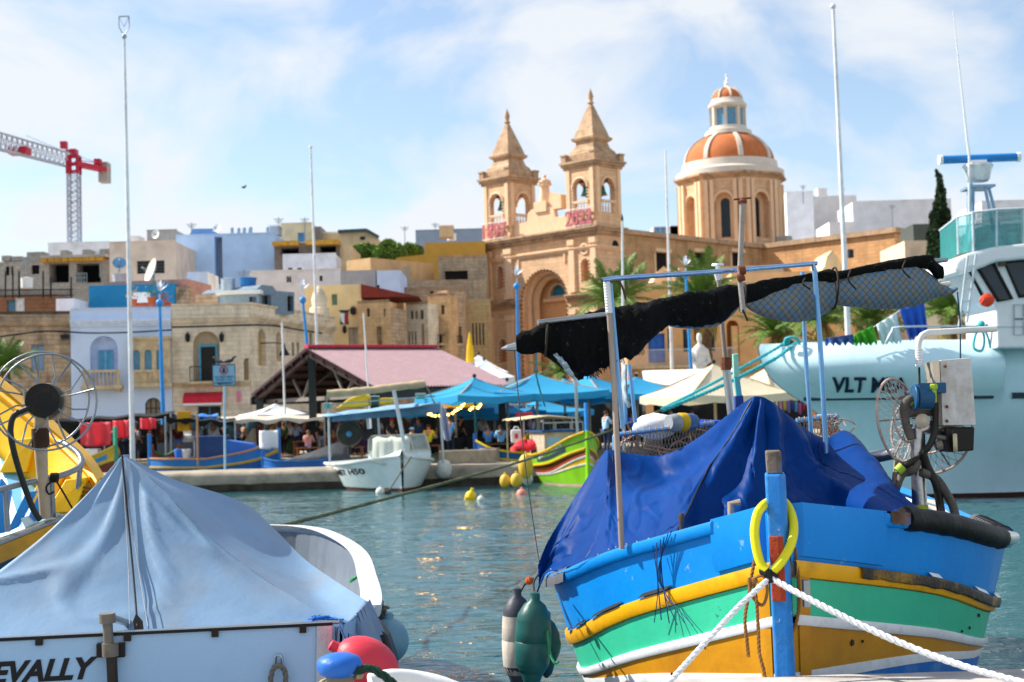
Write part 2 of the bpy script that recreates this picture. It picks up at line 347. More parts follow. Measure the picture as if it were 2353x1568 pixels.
class Fc:
 def __init__(s,name,label,cat,pa,pb,z0=.9,group=None):
  a=at(*pa);b=at(*pb);s.rz=math.atan2(b.y-a.y,b.x-a.x);s.L=math.hypot(b.x-a.x,b.y-a.y)
  s.t=thing(name,label,cat,(a.x,a.y,z0),group,s.rz);s.ops=[];s.mw=MW[s.t.name];s.inv=s.mw.inverted()
 def uv(s,px,py,y=0.):
  o=s.inv@CAMP;d=(s.inv.to_3x3())@ray(px,py);k=(y-o.y)/d.y;q=o+d*k;return q.x,q.z
 def box_uv(s,x0,y0,x1,y1,y=0.):
  xm,ym=(x0+x1)/2,(y0+y1)/2
  return s.uv(x0,ym,y)[0],s.uv(xm,y1,y)[1],s.uv(x1,ym,y)[0],s.uv(xm,y0,y)[1]
 def op(s,kind,x0,y0,x1,y1,arch=None,dep=.3,uvr=None,**k):
  r=uvr or s.box_uv(x0,y0,x1,y1);u0,w0,u1,w1=r
  poly=rect_poly(*r) if arch is None else arch_poly(u0,w0,u1,w1,None if arch==1 else arch*(u1-u0))
  s.ops.append((kind,r,poly,dep,k));return r
 def wall(s,top,D,m,low=0.,name='wall',outline=None,roof=None,u0=0.,u1=None):
  """top: parapet height; outline overrides the front polygon"""
  u1=s.L if u1 is None else u1
  ol=outline or rect_poly(u0,low,u1,top);b=M()
  pierced(b,(0,0,0),X,Y,ol,[p[2] for p in s.ops],[p[3] for p in s.ops])
  k=len(ol);b.add([(a,0,c) for a,c in ol]+[(a,D,c) for a,c in ol],[(i,(i+1)%k,k+(i+1)%k,k+i) for i in range(k)]+[tuple(range(k,2*k))])
  w=b.build(name,m,s.t,local=True)
  for kind,r,poly,dep,kw in s.ops:s.fill(kind,r,poly,dep,**kw)
  return w
 def fill(s,kind,r,poly,dep,col='2a2f33',cols=2,rows=1,frame='6f93a6',glass=None,name=None):
  u0,w0,u1,w1=r;P=s.t;fm=mat('joinery '+frame,frame,.5)
  k=len(poly)
  if kind=='dark':
   M().add([(a,dep,c) for a,c in poly],[tuple(range(k))]).build(name or 'opening',DARK,P,local=True);return
  if kind=='niche':
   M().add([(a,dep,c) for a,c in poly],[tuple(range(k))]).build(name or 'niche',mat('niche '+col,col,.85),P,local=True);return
  b=M();y=dep-.06;t=min(.09,(u1-u0)*.09)
  b.tube([(a,y,c) for a,c in poly],t*.7,4,closed=True)
  for i in range(1,cols):b.lohi((lerp(u0,u1,i/cols)-t*.4,y-.04,w0),(lerp(u0,u1,i/cols)+t*.4,y+.04,w1-.02))
  for i in range(1,rows):z=lerp(w0,w1,i/rows);b.lohi((u0,y-.035,z-t*.35),(u1,y+.035,z+t*.35))
  f=b.build('door_frame' if kind=='door' else 'window',fm,P,local=True)
  if kind=='win':
   g=glass or GLASS
   if k==4:
    for i in range(cols):
     a0,a1=lerp(u0,u1,i/cols),lerp(u0,u1,(i+1)/cols);M().add([(a0,dep,w0),(a1,dep,w0),(a1,dep,w1),(a0,dep,w1)],[(0,1,2,3)]).build('pane',g,f,local=True)
   else:M().add([(a,dep,c) for a,c in poly],[tuple(range(k))]).build('pane',g,f,local=True)
  elif kind=='shut':
   for i in range(cols):
    a0,a1=lerp(u0,u1,i/cols)+t*.5,lerp(u0,u1,(i+1)/cols)-t*.5;q=M();n=max(6,int((w1-w0)/.13))
    q.lohi((a0,dep-.02,w0),(a1,dep,w1));q.lohi((a0,dep-.07,w0),(a0+t*.7,dep-.02,w1));q.lohi((a1-t*.7,dep-.07,w0),(a1,dep-.02,w1))
    for j in range(n):
     z=lerp(w0,w1,(j+.5)/n);q.add([(a0+t*.7,dep-.06,z-.04),(a1-t*.7,dep-.06,z-.04),(a1-t*.7,dep-.025,z+.045),(a0+t*.7,dep-.025,z+.045)],[(0,1,2,3)])
    q.build('shutter',mat('shutter '+col,col,.5),f,local=True)
  elif kind=='door':
   q=M();q.add([(a,dep-.0,c) for a,c in poly],[tuple(range(k))])
   for i in range(2):
    for j in range(2):q.lohi((lerp(u0,u1,.12+i*.42),dep-.05,lerp(w0,w1,.08+j*.45)),(lerp(u0,u1,.46+i*.42),dep-.01,lerp(w0,w1,.45+j*.42)))
   q.build('door',mat('door '+col,col,.5),f,local=True)
 def part(s,name,m,fn,parent=None,**k):
  b=M();fn(b);return b.build(name,m,parent or s.t,local=True,**k)
 def cornice(s,z,h,out,m,u0=None,u1=None,side=0.,name='cornice',D=0.):
  u0=-out*.0 if u0 is None else u0;u1=s.L if u1 is None else u1
  b=M()
  for i,(f0,f1,o) in enumerate(((0,.35,.45),(.35,.7,.75),(.7,1,1))):b.lohi((u0-o*out*side,-out*o,z+h*f0),(u1+o*out*side,D,z+h*f1))
  return b.build(name,m,s.t,local=True)
ST_BROWN=mat('old brown limestone','c0a68a',.92,var=.25,vs=1.5,brick=(.75,.28,'7d6a54',.012),stain=('4d443a',.7,.8),streak=.35,bump=.3,bs=14)
ST_CREAM=mat('cream limestone','eadbc2',.9,var=.15,vs=1.2,brick=(.8,.28,'c0ae90',.008),stain=('9a8a72',.5,.7),streak=.25,bump=.2,bs=14)
ST_WARM=mat('honey limestone','dcb484',.9,var=.2,vs=1.2,brick=(.8,.28,'c49c66',.008),stain=('8f744e',.55,.7),streak=.35,bump=.25,bs=14)
ST_CHURCH=mat('church limestone','ddb893',.88,var=.14,vs=.8,brick=(.95,.36,'c08a60',.012),stain=('b88a66',.35,.5),streak=.22,bump=.2,bs=10)
ST_CHTRIM=mat('church carved stone','e4c2a0',.88,var=.12,vs=1,stain=('a88860',.3,1),streak=.12)
ST_GREY=mat('weathered grey spire stone','b5977a',.92,var=.2,vs=1,stain=('554c42',.6,1.1),streak=.35)
BLUEWASH=mat('pale blue wash','cfe0fb',.8,var=.06,vs=.8,stain=('c9d6ee',.4,.8),streak=.06)
def plaster(col,streak=.15,stain=.3):return mat('plaster '+col,col,.88,var=.1,vs=.7,stain=('7a7068',stain,.6),streak=streak)
def balustrade(f,u0,u1,z0,z1,out,m,n,railh=.14):
 """stone balcony: slab, posts, rail and separate balusters, as parts of the house"""
 b=M();b.lohi((u0-.12,-out-.08,z0-.22),(u1+.12,0,z0));b.lohi((u0,-out+.04,z0-.4),(u0+.3,0,z0-.22));b.lohi((u1-.3,-out+.04,z0-.4),(u1,0,z0-.22))
 bal=b.build('balcony',m,f.t,local=True)
 b=M();b.lohi((u0-.04,-out-.04,z1-railh),(u1+.04,-out+.18,z1));b.lohi((u0,-out,z0),(u0+.2,-out+.16,z1-railh));b.lohi((u1-.2,-out,z0),(u1,-out+.16,z1-railh));b.build('rail',m,bal,local=True)
 h=z1-railh-z0;me=None
 for i in range(n):
  q=M();q.lathe([(.07,0),(.07,h*.06),(.04,h*.12),(.085,h*.38),(.035,h*.75),(.05,h*.9),(.07,h)],(lerp(u0+.2,u1-.2,(i+.5)/n),-out+.08,z0),8);q.build('baluster',m,bal,local=True,sm=60)
def iron_balcony(f,r,out=.7,m=None):
 u0,w0,u1,w1=r;b=M();b.lohi((u0-.1,-out-.05,w0-.15),(u1+.1,0,w0));bal=b.build('balcony',STONE_T,f.t,local=True);q=M()
 q.bar((u0,-out,w1),(u1,-out,w1),.05);q.bar((u0,-out,w0+.05),(u1,-out,w0+.05),.04)
 for k in (u0,u1):q.bar((k,-out,w1),(k,0,w1),.05);q.bar((k,-out,w0),(k,-out,w1),.05)
 n=max(4,int((u1-u0)/.13))
 for i in range(n):q.bar((lerp(u0,u1,i/n),-out,w0),(lerp(u0,u1,i/n),-out,w1),.022)
 q.build('railing',m or IRON,bal,local=True)
def lantern(f,u,w,y=-.25):
 b=M();b.lathe([(.05,.32),(.16,.2),(.14,-.14),(.08,-.2),(.02,-.26)],(u,y,w),6);b.bar((u,y,w+.32),(u,0,w+.42),.04);b.build('lantern',IRON,f.t,local=True)
 # FRONT ROW OF HOUSES on the left
ZA=Q(0,650,3.336);ZC=Q(600,450,3.336);ZF=Q(0,250,3.336);ZD=Q(600,780,3.336)
def zb(z,x0,y0,x1,y1):a=z(x0,y0);b=z(x1,y1);return a+b
HD=86.
# brown stone house
f=Fc('stone_house','old brown stone house with faded blue shutters, leftmost of the waterfront row','house',(-120,975,HD-2),(163.5,970,HD))
f.op('shut',*zb(ZA,255,638,362,848),col='8fb0cc',frame='8f8050',cols=2,rows=1)
top=f.uv(*ZA(300,385))[1]
f.wall(top,9,ST_BROWN);f.cornice(f.uv(*ZA(300,492))[1],.35,.3,ST_BROWN);f.cornice(top-.05,.18,.12,mat('dark coping stone','5f5346',.9,var=.3))
f.cornice(f.uv(*ZA(300,1005))[1]-.15,.2,.15,STONE_T)
f.part('wall_lamp',IRON,lambda b:(lambda q:(b.lohi((q[0]-.25,-.45,q[1]-.1),(q[0]+.25,-.05,q[1]+.14)),b.bar((q[0],-.2,q[1]),(q[0],0,q[1]+.3),.05)))(f.uv(*ZA(530,580))))
# pale blue house
f=Fc('blue_house','pale blue two storey house with stone balcony and arched bay window','house',(164.5,970,HD),(397,970,HD+1))
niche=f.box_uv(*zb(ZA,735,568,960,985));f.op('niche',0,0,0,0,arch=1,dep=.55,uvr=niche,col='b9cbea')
f.op('win',*zb(ZA,1183,1072,1313,1330),arch=1,frame='4a4038',cols=3,rows=3,dep=.3,glass=mat('sandy door leaf','9c8f78',.7))
top=f.uv(*ZA(900,350))[1];cz=f.uv(*ZA(900,462))[1]
f.wall(top,9,BLUEWASH);f.cornice(cz-.22,.4,.35,mat('white cornice paint','d4def2',.7));f.cornice(top-.04,.12,.1,mat('white cornice paint','d4def2',.7))
u0,w0,u1,w1=niche;r=f.box_uv(*zb(ZA,800,685,908,870))
b=M();b.tube([(r[0],.47,r[1]),(r[2],.47,r[1]),(r[2],.47,r[3]),(r[0],.47,r[3])],.07,4,closed=True);b.lohi(((r[0]+r[2])/2-.05,.42,r[1]),((r[0]+r[2])/2+.05,.5,r[3]));wn=b.build('window',mat('joinery 7fb4d8','7fb4d8',.5),f.t,local=True)
for i in range(2):
 a0=lerp(r[0],r[2],i/2)+.06;a1=lerp(r[0],r[2],(i+1)/2)-.06;M().lohi((a0,.5,r[1]),(a1,.53,r[3])).build('shutter',mat('shutter 4f9fc4','4f9fc4',.5),wn,local=True)
r=f.box_uv(*zb(ZA,690,850,988,975));balustrade(f,r[0],r[2],r[1],r[3],.9,STONE_T,8)
# enclosed stone bay with three arched lights
u0,w0,u1,w1=f.box_uv(*zb(ZA,1086,600,1392,955));g=M();hs=[]
for (a,c,d,e) in ((1092,690,1150,848),(1186,685,1245,848),(1281,682,1338,846)):
 q=f.box_uv(*zb(ZA,a,c,d,e));hs.append(arch_poly(*q))
pierced(g,(0,-.8,0),X,Y,rect_poly(u0,w0,u1,w1),hs,[.25]*3)
g.add([(u0,-.8,w0),(u0,0,w0),(u0,0,w1),(u0,-.8,w1),(u1,-.8,w0),(u1,0,w0),(u1,0,w1),(u1,-.8,w1)],[(0,1,2,3),(4,5,6,7),(0,1,5,4),(2,3,7,6)])
g.lohi((u0-.1,-.92,w1-.02),(u1+.1,0,w1+.14));g.lohi((u0-.1,-.95,w0-.25),(u1+.1,0,w0));zmid=hs[0][0][1]
g.lohi((u0-.05,-.9,zmid-.16),(u1+.05,-.8,zmid-.02))
for k in range(7):uu=lerp(u0+.2,u1-.2,k/6);g.lohi((uu-.05,-.86,w0+.05),(uu+.05,-.8,zmid-.2))
bay=g.build('bay_window',STONE_T,f.t,local=True)
for h in hs:M().add([(a,-.56,c) for a,c in h],[tuple(range(len(h)))]).build('pane',mat('blue bay glass','5b93b8',.2,bump=0),bay,local=True)
# cream house, front and the side that runs up the street
f=Fc('cream_house','cream stone corner house with dark balcony door and red shop awning','house',(398,970,HD+1),(578,970,HD+1.5))
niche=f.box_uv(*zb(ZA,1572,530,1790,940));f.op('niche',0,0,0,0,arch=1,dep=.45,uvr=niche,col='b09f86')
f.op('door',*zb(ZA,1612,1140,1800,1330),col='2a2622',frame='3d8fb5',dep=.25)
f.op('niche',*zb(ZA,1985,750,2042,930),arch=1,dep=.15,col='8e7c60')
top=f.uv(*ZA(1700,318))[1];cz=f.uv(*ZA(1700,432))[1]
f.wall(top,12,ST_CREAM);f.cornice(cz-.2,.36,.35,ST_CREAM);f.cornice(top-.04,.14,.1,ST_CREAM)
r=f.box_uv(*zb(ZA,1632,655,1752,935));b=M();b.lohi((r[0]-.12,.3,r[1]),(r[0],.46,r[3]+.12));b.lohi((r[2],.3,r[1]),(r[2]+.12,.46,r[3]+.12));b.lohi((r[0],.3,r[3]),(r[2],.46,r[3]+.12));fr=b.build('door_frame',mat('joinery 4a9cc0','4a9cc0',.5),f.t,local=True)
M().lohi((r[0],.34,r[1]),(r[2],.42,r[3])).build('door',mat('very dark door','1b1714',.5),fr,local=True)
iron_balcony(f,f.box_uv(*zb(ZA,1558,820,1800,940)),.7)
for x in (1532,1808):lantern(f,*f.uv(*ZA(x,590)))
f.cornice(f.uv(*ZA(1700,965))[1]-.1,.25,.18,STONE_T)
r=f.box_uv(*zb(ZA,1503,1030,1820,1118));g=M();g.grid([[V((r[0],-.05,r[3])),V((r[2],-.05,r[3]))],[V((r[0],-.9,r[1]+.35)),V((r[2],-.9,r[1]+.35))],[V((r[0],-.92,r[1])),V((r[2],-.92,r[1]))]])
aw=g.build('shop_awning',mat('red awning cloth','c8283c',.8),f.t,local=True,thick=.03);M().lohi((r[0],-.97,r[1]-.12),(r[2],-.93,r[1])).build('valance',WHITE,aw,local=True)
f.part('wall_sign',mat('pink sign','d87f98',.6),lambda b:(lambda q:b.lohi((q[0],-.12,q[1]),(q[2],0,q[3])))(f.box_uv(*zb(ZA,1928,1020,1962,1105))))
f2=Fc('street_side_wall','long cream stone house side running up the street behind the corner','house',(579,970,HD+1.6),(773,966,HD+16))
for a,c,d,e in ((100,1180,165,1480),(248,1200,292,1440)):f2.op('niche',*zb(ZC,a,c,d,e),arch=1,dep=.35,col='b79a66')
for a,c,d,e in ((375,1290,398,1400),(415,1290,436,1400),(520,1210,545,1330)):f2.op('win',*zb(ZC,a,c,d,e),col='7a4038',frame='6a5540',dep=.25)
t0=f2.uv(*ZC(10,972))[1];f2.wall(t0,8,ST_CREAM);f2.cornice(f2.uv(*ZC(30,1080))[1]-.2,.36,.35,ST_CREAM);f2.cornice(t0-.04,.14,.1,ST_CREAM)
f2.part('roof_ornament',ST_CREAM,lambda b:(lambda q:b.lathe([(.75,-.9),(.75,0),(.55,.1),(.6,.7),(.42,1.15),(.18,1.5),(.02,1.7)],(q[0],.5,q[1]),8))(f2.uv(*ZC(655,1010))),sm=50)
b=M();q=f2.uv(*ZC(208,1400));b.bar((q[0]-1.6,-.9,q[1]+.75),(q[0],-.9,q[1]+.75),.07);b.lathe([(.06,.7),(.1,.45),(.2,.3),(.36,0)],(q[0],-.9,q[1]),10);b.bar((q[0]-1.6,0,q[1]+.75),(q[0]-1.6,-.9,q[1]+.75),.07);b.build('street_lamp_bracket',IRON,f2.t,local=True)
# cables sagging along the fronts
def cable(label,pts,r=.035):
 setp(M().tube(spline(pts,.8),r,5).build('overhead_cable',BLACK),label,'cable')
cable('black cable sagging along the blue house and the brown house',[at(*ZA(0,575),HD-3),at(*ZA(380,530),HD-2),at(*ZA(700,545),HD-1.0),at(*ZA(1050,540),HD-1),at(*ZA(1400,520),HD-.6)],.05)
cable('bundle of black cables under the cornice of the cream corner house',[at(*ZA(1400,497),HD-.3),at(*ZA(1700,490),HD-.2),at(*ZA(2050,480),HD+.3),at(*ZC(250,1155),HD+5),at(*ZC(420,1185),HD+8),at(*ZC(620,1215),HD+12)],.06)
cable('black cable hanging slack across the honey stone fronts',[at(*ZC(930,1075),107),at(*ZC(1100,1110),107),at(*ZC(1300,1080),108),at(*ZC(1480,1110),109)],.05)
# ROOFTOP AND UPHILL BUILDINGS
def bld(name,label,z,x0,x1,ytop,d,m,D=8,d2=None,wins=(),z0=.9,group=None,coping=None,poly=None,cat='building'):
 """a house front between two pixel columns at a real distance; wins=(kind,x0,y0,x1,y1,kwargs)"""
 a=z(x0,ytop);b=z(x1,ytop);f=Fc(name,label,cat,(a[0],a[1],d),(b[0],b[1],d2 or d),z0,group)
 for w in wins:f.op(w[0],*zb(z,*w[1:5]),**(w[5] if len(w)>5 else {}))
 t=f.uv(*z((x0+x1)/2,ytop))[1]
 f.wall(t,D,m,outline=[f.uv(*z(*p)) for p in poly] if poly else None)
 if coping:f.cornice(t-.02,.16,.1,coping)
 f.top=t;return f
WH=plaster('e6e9f2');LB=plaster('b4d2f6',.04,.08);BEIGE=plaster('d8c8ba',.1);CONCW=plaster('a8a4a0',.35,.5);OCH=plaster('c69a45',.1,.15);CREAM=plaster('dcc7a0',.12);GV=plaster('d6d3d6',.1)
RAWBLK=mat('bare concrete blocks','a7a29c',.92,var=.2,brick=(.46,.25,'7d7872',.012),stain=('6f675f',.5,.8))
f=bld('unfinished_building','bare concrete block building under construction below the crane',ZF,-60,890,1290,128,RAWBLK,14,z0=4,wins=(('dark',45,1338,76,1412),('dark',90,1338,108,1412),('dark',255,1325,320,1400),('dark',400,1310,562,1470,dict(dep=2)),('dark',622,1310,822,1470,dict(dep=2))))
f.part('formwork',mat('ochre formwork timber','b98b32',.8,var=.3),lambda b:(lambda r:[b.lohi((lerp(r[0],r[2],i/9),-.9,r[1]),(lerp(r[0],r[2],(i+.9)/9),.6,r[3])) for i in range(9)])(f.box_uv(*zb(ZF,358,1272,862,1302))))
f.part('roof_slab',CONCW,lambda b:(lambda r:b.lohi((r[0],-1,r[1]),(r[2],8,r[3])))(f.box_uv(*zb(ZF,355,1252,885,1272))))
for (a,c,d,e) in ((0,1245,70,1290),(80,1250,165,1290),(205,1215,345,1290),(480,1200,535,1250),(660,1195,725,1252),(800,1190,885,1252)):
 f.part('parapet_block',RAWBLK,lambda b:(lambda r:b.lohi((r[0],.4,r[1]),(r[2],2,r[3])))(f.box_uv(*zb(ZF,a,c,d,e))))
f.part('guard_rail',GALV,lambda b:(lambda r:[b.bar((r[0],-.2,lerp(r[1],r[3],k)),(r[2],-.2,lerp(r[1],r[3],k)),.06) for k in (0,.5,1)]+[b.bar((lerp(r[0],r[2],k/4),-.2,r[1]),(lerp(r[0],r[2],k/4),-.2,r[3]),.06) for k in range(5)])(f.box_uv(*zb(ZF,625,1395,712,1470))))
bld('white_flat_block','low white rooftop block behind the crane foot',ZF,390,895,1148,160,WH,10,z0=4,coping=WH)
f=bld('beige_building','plain beige building with one wide dark window',ZF,890,1432,1142,126,BEIGE,12,z0=4,coping=BEIGE,wins=(('win',1115,1290,1340,1396,dict(cols=1,rows=4,frame='4a4238')),))
bld('grey_roof_block','grey rooftop lift block beside the beige building',ZF,1196,1442,1048,140,CONCW,6,z0=6,coping=CONCW)
f=bld('light_blue_building','big plain light blue building with a narrow shaft',ZF,1433,2240,1082,134,LB,14,z0=4,coping=LB,wins=(('niche',1748,1095,1812,1480,dict(dep=1.6,col='a8b0bc')),))
for k,(x,y,w) in enumerate(((1890,1025,30),(1945,1028,28),(1990,1025,30),(2040,1020,36),(2180,1020,30),(2240,1015,34))):
 p=at(*ZF(x,1070),138);h=mpp(138)*(1075-y)*.2821
 setp(M().lathe([(w*.0058,0),(w*.0058,h*.85),(w*.004,h)],p,10).build('roof_tank',mat('grey tank','8d9db0',.6)),'small grey water tank on the light blue building roof','tank','grey tanks lined on the light blue roof')
t=thing('solar_panel_rack','row of tilted solar panels on the light blue roof','solar panels',at(*ZF(1650,1080),136))
for i in range(6):
 p=at(*ZF(1585+i*30,1072),136);M().box(p+V((.15,0,.2)),(.95,1.5,.05),rot=Matrix.Rotation(.5,3,'X')).build('solar_panel',mat('solar cell blue','2a5c94',.2),t)
 M().bar(p+V((0,.6,-.2)),p+V((0,.6,.5)),.06).build('strut',GALV,t)
def dish(label,p,r,azim,tilt,m,stand=.6):
 t=thing('satellite_dish',label,'satellite dish',p-V((0,0,stand+r*.6)),'satellite dishes on the rooftops');ax=V((math.sin(azim)*math.cos(tilt),-math.cos(azim)*math.cos(tilt),math.sin(tilt)))
 M().lathe([(.01,0),(r*.4,.05*r),(r*.75,.17*r),(r,.3*r),(r*.98,.33*r),(r*.72,.21*r),(r*.3,.07*r)],p,20,ax).build('reflector',m,t,sm=50)
 b=M();b.bar(p,p-V((0,0,stand+r*.6)),.08);b.bar(p-V((0,0,.2)),p-V((r*.5,-.4,stand+r*.5)),.05);b.build('mount',GALV,t)
 b=M();b.bar(p+ax*.05,p+ax*r*.95,.04);b.bar(p-V((0,0,r*.8)),p+ax*r*.95,.03);b.ball(p+ax*r*.95,.09,8);b.build('feed_arm',GALV,t)
DISHW=mat('cream dish paint','d9d3c8',.6)
dish('big cream satellite dish seen almost edge on above the blue rooftop',at(*ZF(1255,1380),104),.95,-1.0,.3,DISHW)
dish('blue tinted mirror dish on a white arm left of the tall flagpole',at(*ZF(972,1318),103),.5,.3,.5,mat('mirror dish','6fa0c0',.15,.9),.35)
dish('small white dish on the light blue roof',at(*ZF(1775,1035),136),.5,-.5,.3,WHITE)
dish('tiny white dish beside the grey roof block',at(*ZF(1272,1078),128),.42,-.4,.2,WHITE)
def tank(label,z,x0,y0,x1,y1,d,m,taper=1.,group=None):
 a=at(*z(x0,y1),d);b=at(*z(x1,y1),d);h=(at(*z(x0,y0),d)-a).z;c=(a+b)/2;r=(b-a).length/2
 t=thing('water_tank',label,'water tank',c,group);M().lathe([(r*taper,0),(r,h*.88),(r*1.05,h*.9),(r*1.05,h*.94)],c,18).build('drum',m,t,sm=40);M().lathe([(r*1.02,h*.94),(r*.5,h),(.02,h*1.03)],c,18).build('lid',m,t,sm=40)
 return t
tank('round white water tank behind the black roof railing',ZA,172,92,268,178,96,WHITE,.95)
tank('pale grey barrel by the mirror dish',ZF,920,1392,1032,1475,102,mat('grey plastic','aab0b6',.6),.95)
tank('bright blue plastic tub on the cream house roof',ZF,1955,1425,2092,1540,92,mat('blue plastic','1f6fae',.5),.8)
tank('grey metal drum left of the blue tub',ZF,1800,1432,1918,1540,92,mat('zinc drum','a7b3bf',.4,.5),1.)
f=bld('roof_shed','small stone roof shed with white and blue doors',ZA,-40,455,232,96,mat('shed stone','94694f',.9,var=.3,vs=1,brick=(.6,.28,'5d4a3c'),stain=('5b5048',.7,.5)),5,wins=(('door',55,275,128,385,dict(col='5f93b8',frame='6f8fa0')),('door',132,262,195,382,dict(col='dfe3e6',frame='cfd5da',dep=.05))))
f=bld('blue_roof_room','bright blue painted rooftop room with flower pots',ZA,722,1418,150,98,mat('strong blue paint','1f7fae',.7,var=.08,stain=('2f93c0',.4,.7)),8)
bld('brown_roof_room','brown stone rooftop wall right of the blue room',ZA,1420,1532,165,98.5,ST_BROWN,6)
bld('blue_back_wall','blue wall strip above the brown rooftop wall',ZA,1120,1530,115,102,mat('strong blue paint','1f7fae',.7),3)
bld('pink_roof_wall','faded pink rooftop wall',ZA,1533,1720,130,99,mat('plaster pink','b98a80',.9,var=.2,stain=('8c6d5c',.5,.5)),6,d2=104)
bld('white_roof_box','small white box room on the roofs',ZA,1522,1690,48,106,WH,4)
bld('white_low_wall','low white rooftop wall beside the blue room',ZA,455,600,265,95,WH,3)
# roof of the cream house: stone shed, white shelf, blue grey sheeting
bld('stone_roof_shed','low stone shed on the cream house roof',ZA,1590,1775,228,92,ST_BROWN,4)
f=bld('roof_lean_to','white roofed lean to with a dark gap on the cream house',ZA,1790,2105,232,90,mat('blue grey boards','8ea3b5',.7),4,wins=(('dark',2030,250,2090,330),))
f.part('roof',WHITE,lambda b:b.lohi((-.2,-.4,f.top),(f.L+.2,4.2,f.top+.25)))
f=bld('tarpaulin_shed','blue grey sheeted roof shed with a small window',ZC,75,395,878,90,mat('blue grey sheeting','6f8496',.5,var=.15,wave=(3,.3)),5,d2=93,wins=(('win',130,900,205,995,dict(cols=1,frame='8b8f92')),('dark',340,910,388,1035)),poly=((75,1060),(395,1060),(395,880),(250,870),(220,830),(130,820),(90,850)))
# railing with black posts on the brown house side
t=thing('roof_railing','black rooftop railing with tall posts behind the brown house','railing',at(*ZA(230,230),95));b=M();b.bar(at(*ZA(0,195),95),at(*ZA(600,190),95),.07);b.bar(at(*ZA(0,245),95),at(*ZA(600,240),95),.07);b.build('rail',IRON,t)
for x in (45,105,155,352,415,580):M().bar(at(*ZA(x,262),95),at(*ZA(x,40 if x<400 else 90),95),.09).build('post',IRON,t)
b=M()
for i in range(40):b.bar(at(*ZA(i*15,243),95),at(*ZA(i*15,195),95),.035)
b.build('bars',IRON,t)
for i,(x,s,cl) in enumerate(((1090,1.,'c98a2a'),(1238,1.3,'b5502e'),(1330,.9,'c4552c'))):
 p=at(*ZA(x,322),92.5);t=thing('flower_pot',('yellow flowering pot by the tall flagpole','tall green plant in a clay pot on the blue house parapet','red potted plant at the right end of the blue house parapet')[i],'potted plant',p)
 M().lathe([(.16*s,0),(.25*s,.4*s),(.28*s,.42*s)],p,10).build('pot',mat('clay','a5532f',.8),t)
 b=M()
 for k in range(60):
  c=p+V((random.gauss(0,.2*s),random.gauss(0,.2*s),.5*s+abs(random.gauss(0,.3*s))));a=V((random.gauss(0,1),random.gauss(0,1),random.gauss(0,1))).normalized()*.11;d=a.cross(Z)*.6;b.add([c-a,c+d,c+a,c-d],[(0,1,2,3)])
 b.build('foliage',mat('pot leaves '+cl,('a9902a','4c6a2a','9a4a2a')[i],.7),t,kind=None)
M().lohi(at(*ZA(1080,300),92.6),at(*ZA(1400,322),93)).build('planter_trough',mat('clay','a5532f',.8))['category']='planter'
bpy.data.objects['planter_trough']['label']='long clay trough under the rooftop flowers'
t=thing('white_cupboard','white cupboard with doors against the bright blue roof room','cupboard',at(*ZA(1140,300),95));r0=at(*ZA(1078,298),95);r1=at(*ZA(1205,212),95)
M().lohi(r0,r1+V((0,.6,0))).build('body',WHITE,t)
for i in range(2):M().lohi(V((lerp(r0.x,r1.x,i/2)+.04,r0.y-.04,r0.z+.1)),V((lerp(r0.x,r1.x,(i+1)/2)-.04,r0.y+.02,r1.z-.06))).build('door',WHITE,t)
# uphill group in the middle
f=bld('cream_penthouse','cream penthouse with blue balcony door',ZC,285,545,325,150,CREAM,8,z0=8,coping=CREAM,wins=(('win',424,395,480,470,dict(frame='4f8fc0',cols=2,glass=mat('sky glass','5f9fd0',.15,bump=0))),))
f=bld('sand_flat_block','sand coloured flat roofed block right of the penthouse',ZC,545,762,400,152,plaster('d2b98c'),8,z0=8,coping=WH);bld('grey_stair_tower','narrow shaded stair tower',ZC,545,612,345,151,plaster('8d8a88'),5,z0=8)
f=bld('slant_roof_house','cream house with a dark slanting roof edge',ZC,762,1080,392,148,CREAM,8,z0=8,wins=(('win',930,425,972,455,dict(frame='3f7fb0',cols=1)),),poly=((762,560),(1080,560),(1080,440),(985,385),(762,395)))
f.part('roof_edge',mat('dark roof sheet','3f5560',.6),lambda b:[b.bar((f.uv(*ZC(p,q))[0],-.3,f.uv(*ZC(p,q))[1]+.1),(f.uv(*ZC(r,s))[0],-.3,f.uv(*ZC(r,s))[1]+.1),.5,.3) for p,q,r,s in ((755,397,985,385),(985,385,1085,442))])
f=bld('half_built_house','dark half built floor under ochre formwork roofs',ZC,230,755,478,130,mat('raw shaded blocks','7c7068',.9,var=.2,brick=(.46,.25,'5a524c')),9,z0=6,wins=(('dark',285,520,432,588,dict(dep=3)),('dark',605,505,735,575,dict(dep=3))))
f.part('formwork',mat('ochre formwork timber','b98b32',.8,var=.3),lambda b:[b.lohi((f.uv(*ZC(p,480))[0],-1.2,f.uv(*ZC(p,r))[1]),(f.uv(*ZC(q,480))[0],1,f.uv(*ZC(p,s))[1])) for p,q,r,s in ((232,438,512,478),(505,770,505,472))])
bld('white_terrace_wall','white terrace wall below the half built floor',ZC,300,735,578,127,WH,5,z0=6,coping=WH,wins=(('dark',345,680,380,705),('dark',420,680,455,705)))
bld('pale_cream_block','pale cream block beside the trees',ZC,738,860,500,131,CREAM,8,z0=6);bld('sandy_low_block','low sandy block in front of the trees',ZC,820,1016,612,126,plaster('c8a478'),8,z0=5,d2=124)
bld('lilac_grey_wall','long lilac grey wall above the street houses',ZC,28,772,710,116,GV,6,z0=3,coping=GV,wins=(('win',330,750,370,800,dict(frame='e0e0e6')),('dark',600,745,625,790)))
